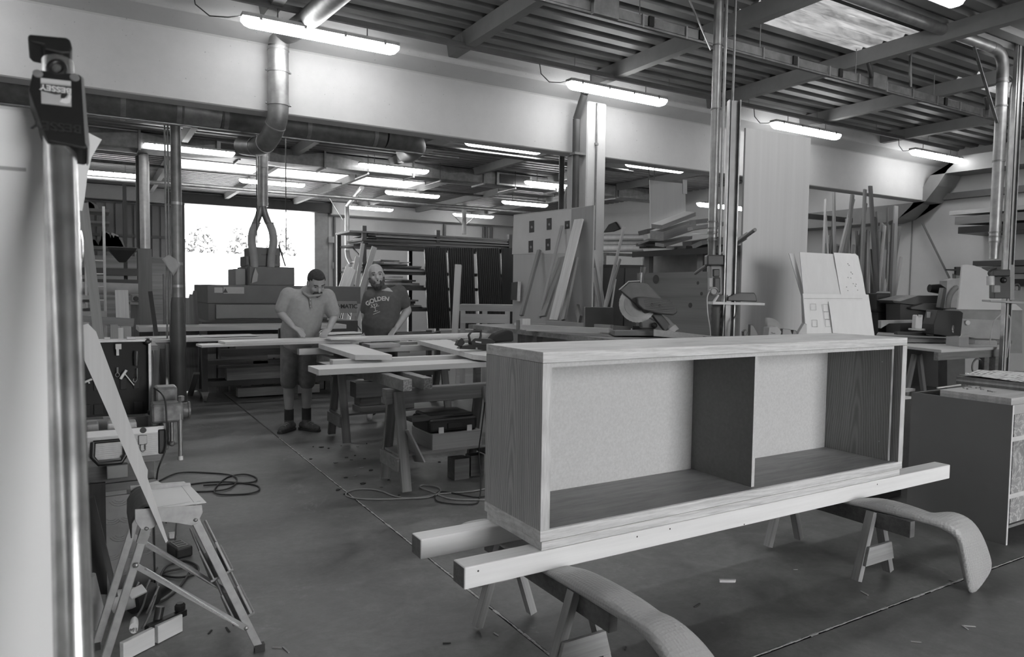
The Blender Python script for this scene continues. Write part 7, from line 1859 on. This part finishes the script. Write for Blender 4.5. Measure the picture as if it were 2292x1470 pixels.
wp2 = thing('curved_white_board', 'large white board with a curved top behind the right post', 'board', E_(2180,700,9.8))
pts = [(2144,692),(2154,593),(2165,592),(2180,594),(2195,599),(2205,604),(2215,609),(2225,640),(2290,694)]
part('board', MB().prism([E_(x,y,9.8) for x, y in pts], gf*.03), grey(.5,.6,0,.04,3.0), wp2)
part('stand', MB().prism([E_(2146,693,9.82), E_(2288,695,9.82), E_(2288,790,9.82), E_(2146,790,9.82)], gf*.3), grey(.22,.6), wp2)
bs = thing('band_saw', 'pale band saw with round wheel cover behind the white board', 'machine', E_(2135,700,11))
part('frame', MB().prism([E_(2117,688,11.2), E_(2120,628,11.2), E_(2156,620,11.2), E_(2156,690,11.2)], gf*.2), grey(.38,.5), bs)
part('wheel_cover', MB().tube([E_(2122+30-30*math.cos(a), 690-50*math.sin(a), 11.15) for a in [i*.16 for i in range(9)]], .035, 8), grey(.2,.5), bs, smooth=60)
part('guide_arm', MB().prism([E_(2120,602,11.2), E_(2140,602,11.2), E_(2140,597,11.2), E_(2152,597,11.2), E_(2152,616,11.2), E_(2140,614,11.2), E_(2140,606,11.2), E_(2120,605,11.2)], gf*.05), M_DARK, bs)
part('column', MB().prism([E_(2140,612,11.25), E_(2156,612,11.25), E_(2156,690,11.25), E_(2140,690,11.25)], gf*.1), grey(.2,.5), bs)
part('base', MB().prism([E_(2120,690,11.2), E_(2160,690,11.2), E_(2160,872,11.2), E_(2120,872,11.2)], gf*.3), grey(.1,.5), bs)
# tray with bench clutter
for k, (pts, v, l, c_) in enumerate((([(2090,726),(2099,694),(2150,696),(2156,700),(2150,756),(2090,748)],.02,'black plastic bin behind the water bottle','bin'),([(2048,735),(2050,706),(2053,704),(2056,710),(2062,710),(2063,704),(2066,705),(2064,735)],.5,'pale notched wooden holder on the bench','holder'),([(2080,750),(2082,698),(2094,699),(2090,752)],.3,'grey upright carton on the bench','carton'),
                                    ([(2040,735),(2080,736),(2081,741),(2040,739)],.5,'white tube lying on the bench','tube'),([(2008,748),(2008,742),(2086,744),(2118,748),(2118,754),(2008,749)],.03,'dark tray of tools on the bench','tray'),([(2150,752),(2152,714),(2240,716),(2240,766)],.28,'pale machine housing with a round socket','machine housing'),
                                    ([(2196,752),(2206,730),(2222,729),(2226,745),(2240,752)],.04,'dark rag heap before the machine housing','rag'),([(1972,735),(1972,717),(2050,716),(2050,722),(1990,724)],.3,'thin grey board on the machines','board'))):
    o = part(('plastic_bin','notched_holder','upright_carton','white_tube','tool_tray','machine_housing','rag_heap','grey_board')[k], MB().prism([E_(x,y,9.0+.06*k) for x, y in pts], gf*(.25 if k in (0,5) else .08)), grey(v,.6), None, bevel=.006); setp(o, l, c_)
part('socket_ring', MB().lathe(E_(2165.5,722,9.28), -gf, [(.032,0),(.03,.012),(.014,.014)], 16), grey(.5,.5), bpy.data.objects['machine_housing'], smooth=40)
sb2 = thing('clutter_bench', 'bench carrying the bin, tray and machine housing', 'bench', E_(2120,790,9.2))
ce = E_(2110, 756, 9.0); Mq = Matrix.Translation((ce.x, ce.y, 0)) @ Matrix(((gx_.x, gf.x, 0, 0), (gx_.y, gf.y, 0, 0), (0,0,1,0), (0,0,0,1)))
part('top', MB().box(-.75,.85,-.05,.75,ce.z-.06,ce.z-.02), M_TW2, sb2, M=Mq)
for x in (-.7,.8): part('leg', MB().box(x-.03,x+.03,.3,.36,0,ce.z-.06), M_TW2, sb2, M=Mq)
# post on the right
p2_, M2, c2_ = gpost(2248, 2262, 95, 8.3, 'galvanised steel post with switch boxes beside the right table')
def U_(px, py, o=0.0): return at_d(px, py, 8.2+o)
for (x0, y0, x1, y1, o0, th_, v, n_) in ((2224,603,2262,618,-.05,.1,.03,'junction_box'),(2226,618,2262,668,.0,.1,.05,'switch_box'),(2225,638,2240,655,-.03,.05,.25,'relay'),(2260,592,2272,672,.06,.02,.25,'back_plate')):
    part(n_, MB().prism([U_(x0,y0,o0), U_(x1,y0,o0), U_(x1,y1,o0), U_(x0,y1,o0)], gf*th_), grey(v,.45), p2_, bevel=.01)
part('shelf', MB().prism([U_(2217,671,-.05), U_(2292,675,-.05), U_(2292,680,-.05), U_(2217,675,-.05)], gf*.15), grey(.3,.6), p2_)
part('float_switch', MB().tube([U_(2217,638,-.05), U_(2217,618,-.05)], .04, 12), grey(.45,.4), p2_, smooth=40)
part('cable_loop', MB().tube(bez([U_(2216,618,-.05), U_(2213,610,-.05), U_(2222,602,-.05), U_(2230,600,-.05)]), .012, 8), M_BLACK, p2_, smooth=60)
part('knob', MB().ball(U_(2246,627,-.01), .035, 10, 7), M_BLACK, p2_)
for k, (pts, v, l) in enumerate((([(2242,702),(2225,720),(2218,750),(2216,772)],.3,'grey cable hanging from the right post shelf'),([(2258,705),(2262,720),(2258,760),(2253,800)],.3,'grey cable running down the right post'))):
    cable('post_cable', [U_(x,y,-.06) for x, y in pts], .008, grey(v,.5), l)
o = part('shelf_clutter', MB().prism([U_(2266,672,.1), U_(2284,672,.1), U_(2284,650,.1), U_(2266,650,.1)], gf*.1), grey(.15,.5), None); setp(o, 'grey socket block behind the right post', 'socket')
part('hook', MB().tube(bez([U_(2270,650,.12), U_(2270,640,.12), U_(2277,636,.12), U_(2282,642,.12), U_(2281,650,.12)]), .012, 8), M_DARK, o, smooth=60)
# wall shelves on the right wall
WX = 14.15
for k, (y0, y1, px0, v, l) in enumerate(((472,482,2128,.4,'pale thin board on the upper wall shelf'),(484,503,2140,.16,'wavy edged dark board on the upper wall shelf'),(583,596,2180,.05,'dark crooked board on the lower wall shelf'),(596,612,2200,.1,'brown thick board on the lower wall shelf'))):
    a, b_ = at_x(px0,y1,WX-.3), at_x(2330,y1,WX-.3); hgt = at_x(px0,y0,WX-.3).z - a.z
    m = MB().prism([(WX-.35, a.y, a.z), (WX-.3, b_.y, a.z), (WX+.3, b_.y, a.z), (WX+.2, a.y-.3, a.z)], (0,0,hgt*.9))
    setp(part('wall_board', m, wood(v,1,.3), None), l, 'board', 'boards on the wall shelves')
for k, (py, l) in enumerate(((506,'black steel wall shelf arm with boards high on the right wall'),(622,'dark steel wall shelf behind the right post'))):
    t = thing('wall_shelf', l, 'shelf', (14.4, 6.5, 2))
    a, b_ = at_x(2148 if k == 0 else 2235,py,WX-.3), at_x(2330,py,WX-.3)
    part('arm', MB().box(WX-.35, XR, b_.y, a.y, a.z-.14, a.z-.02), M_BLACK, t)
a, b_ = at_x(2100,442,14.6), at_x(2330,430,14.6)
o = part('wall_rail', MB().box(14.55, 14.7, b_.y, a.y, a.z-.06, a.z+.06), grey(.09,.5), None); setp(o, 'dark rail fixed along the right wall above the boards', 'rail')
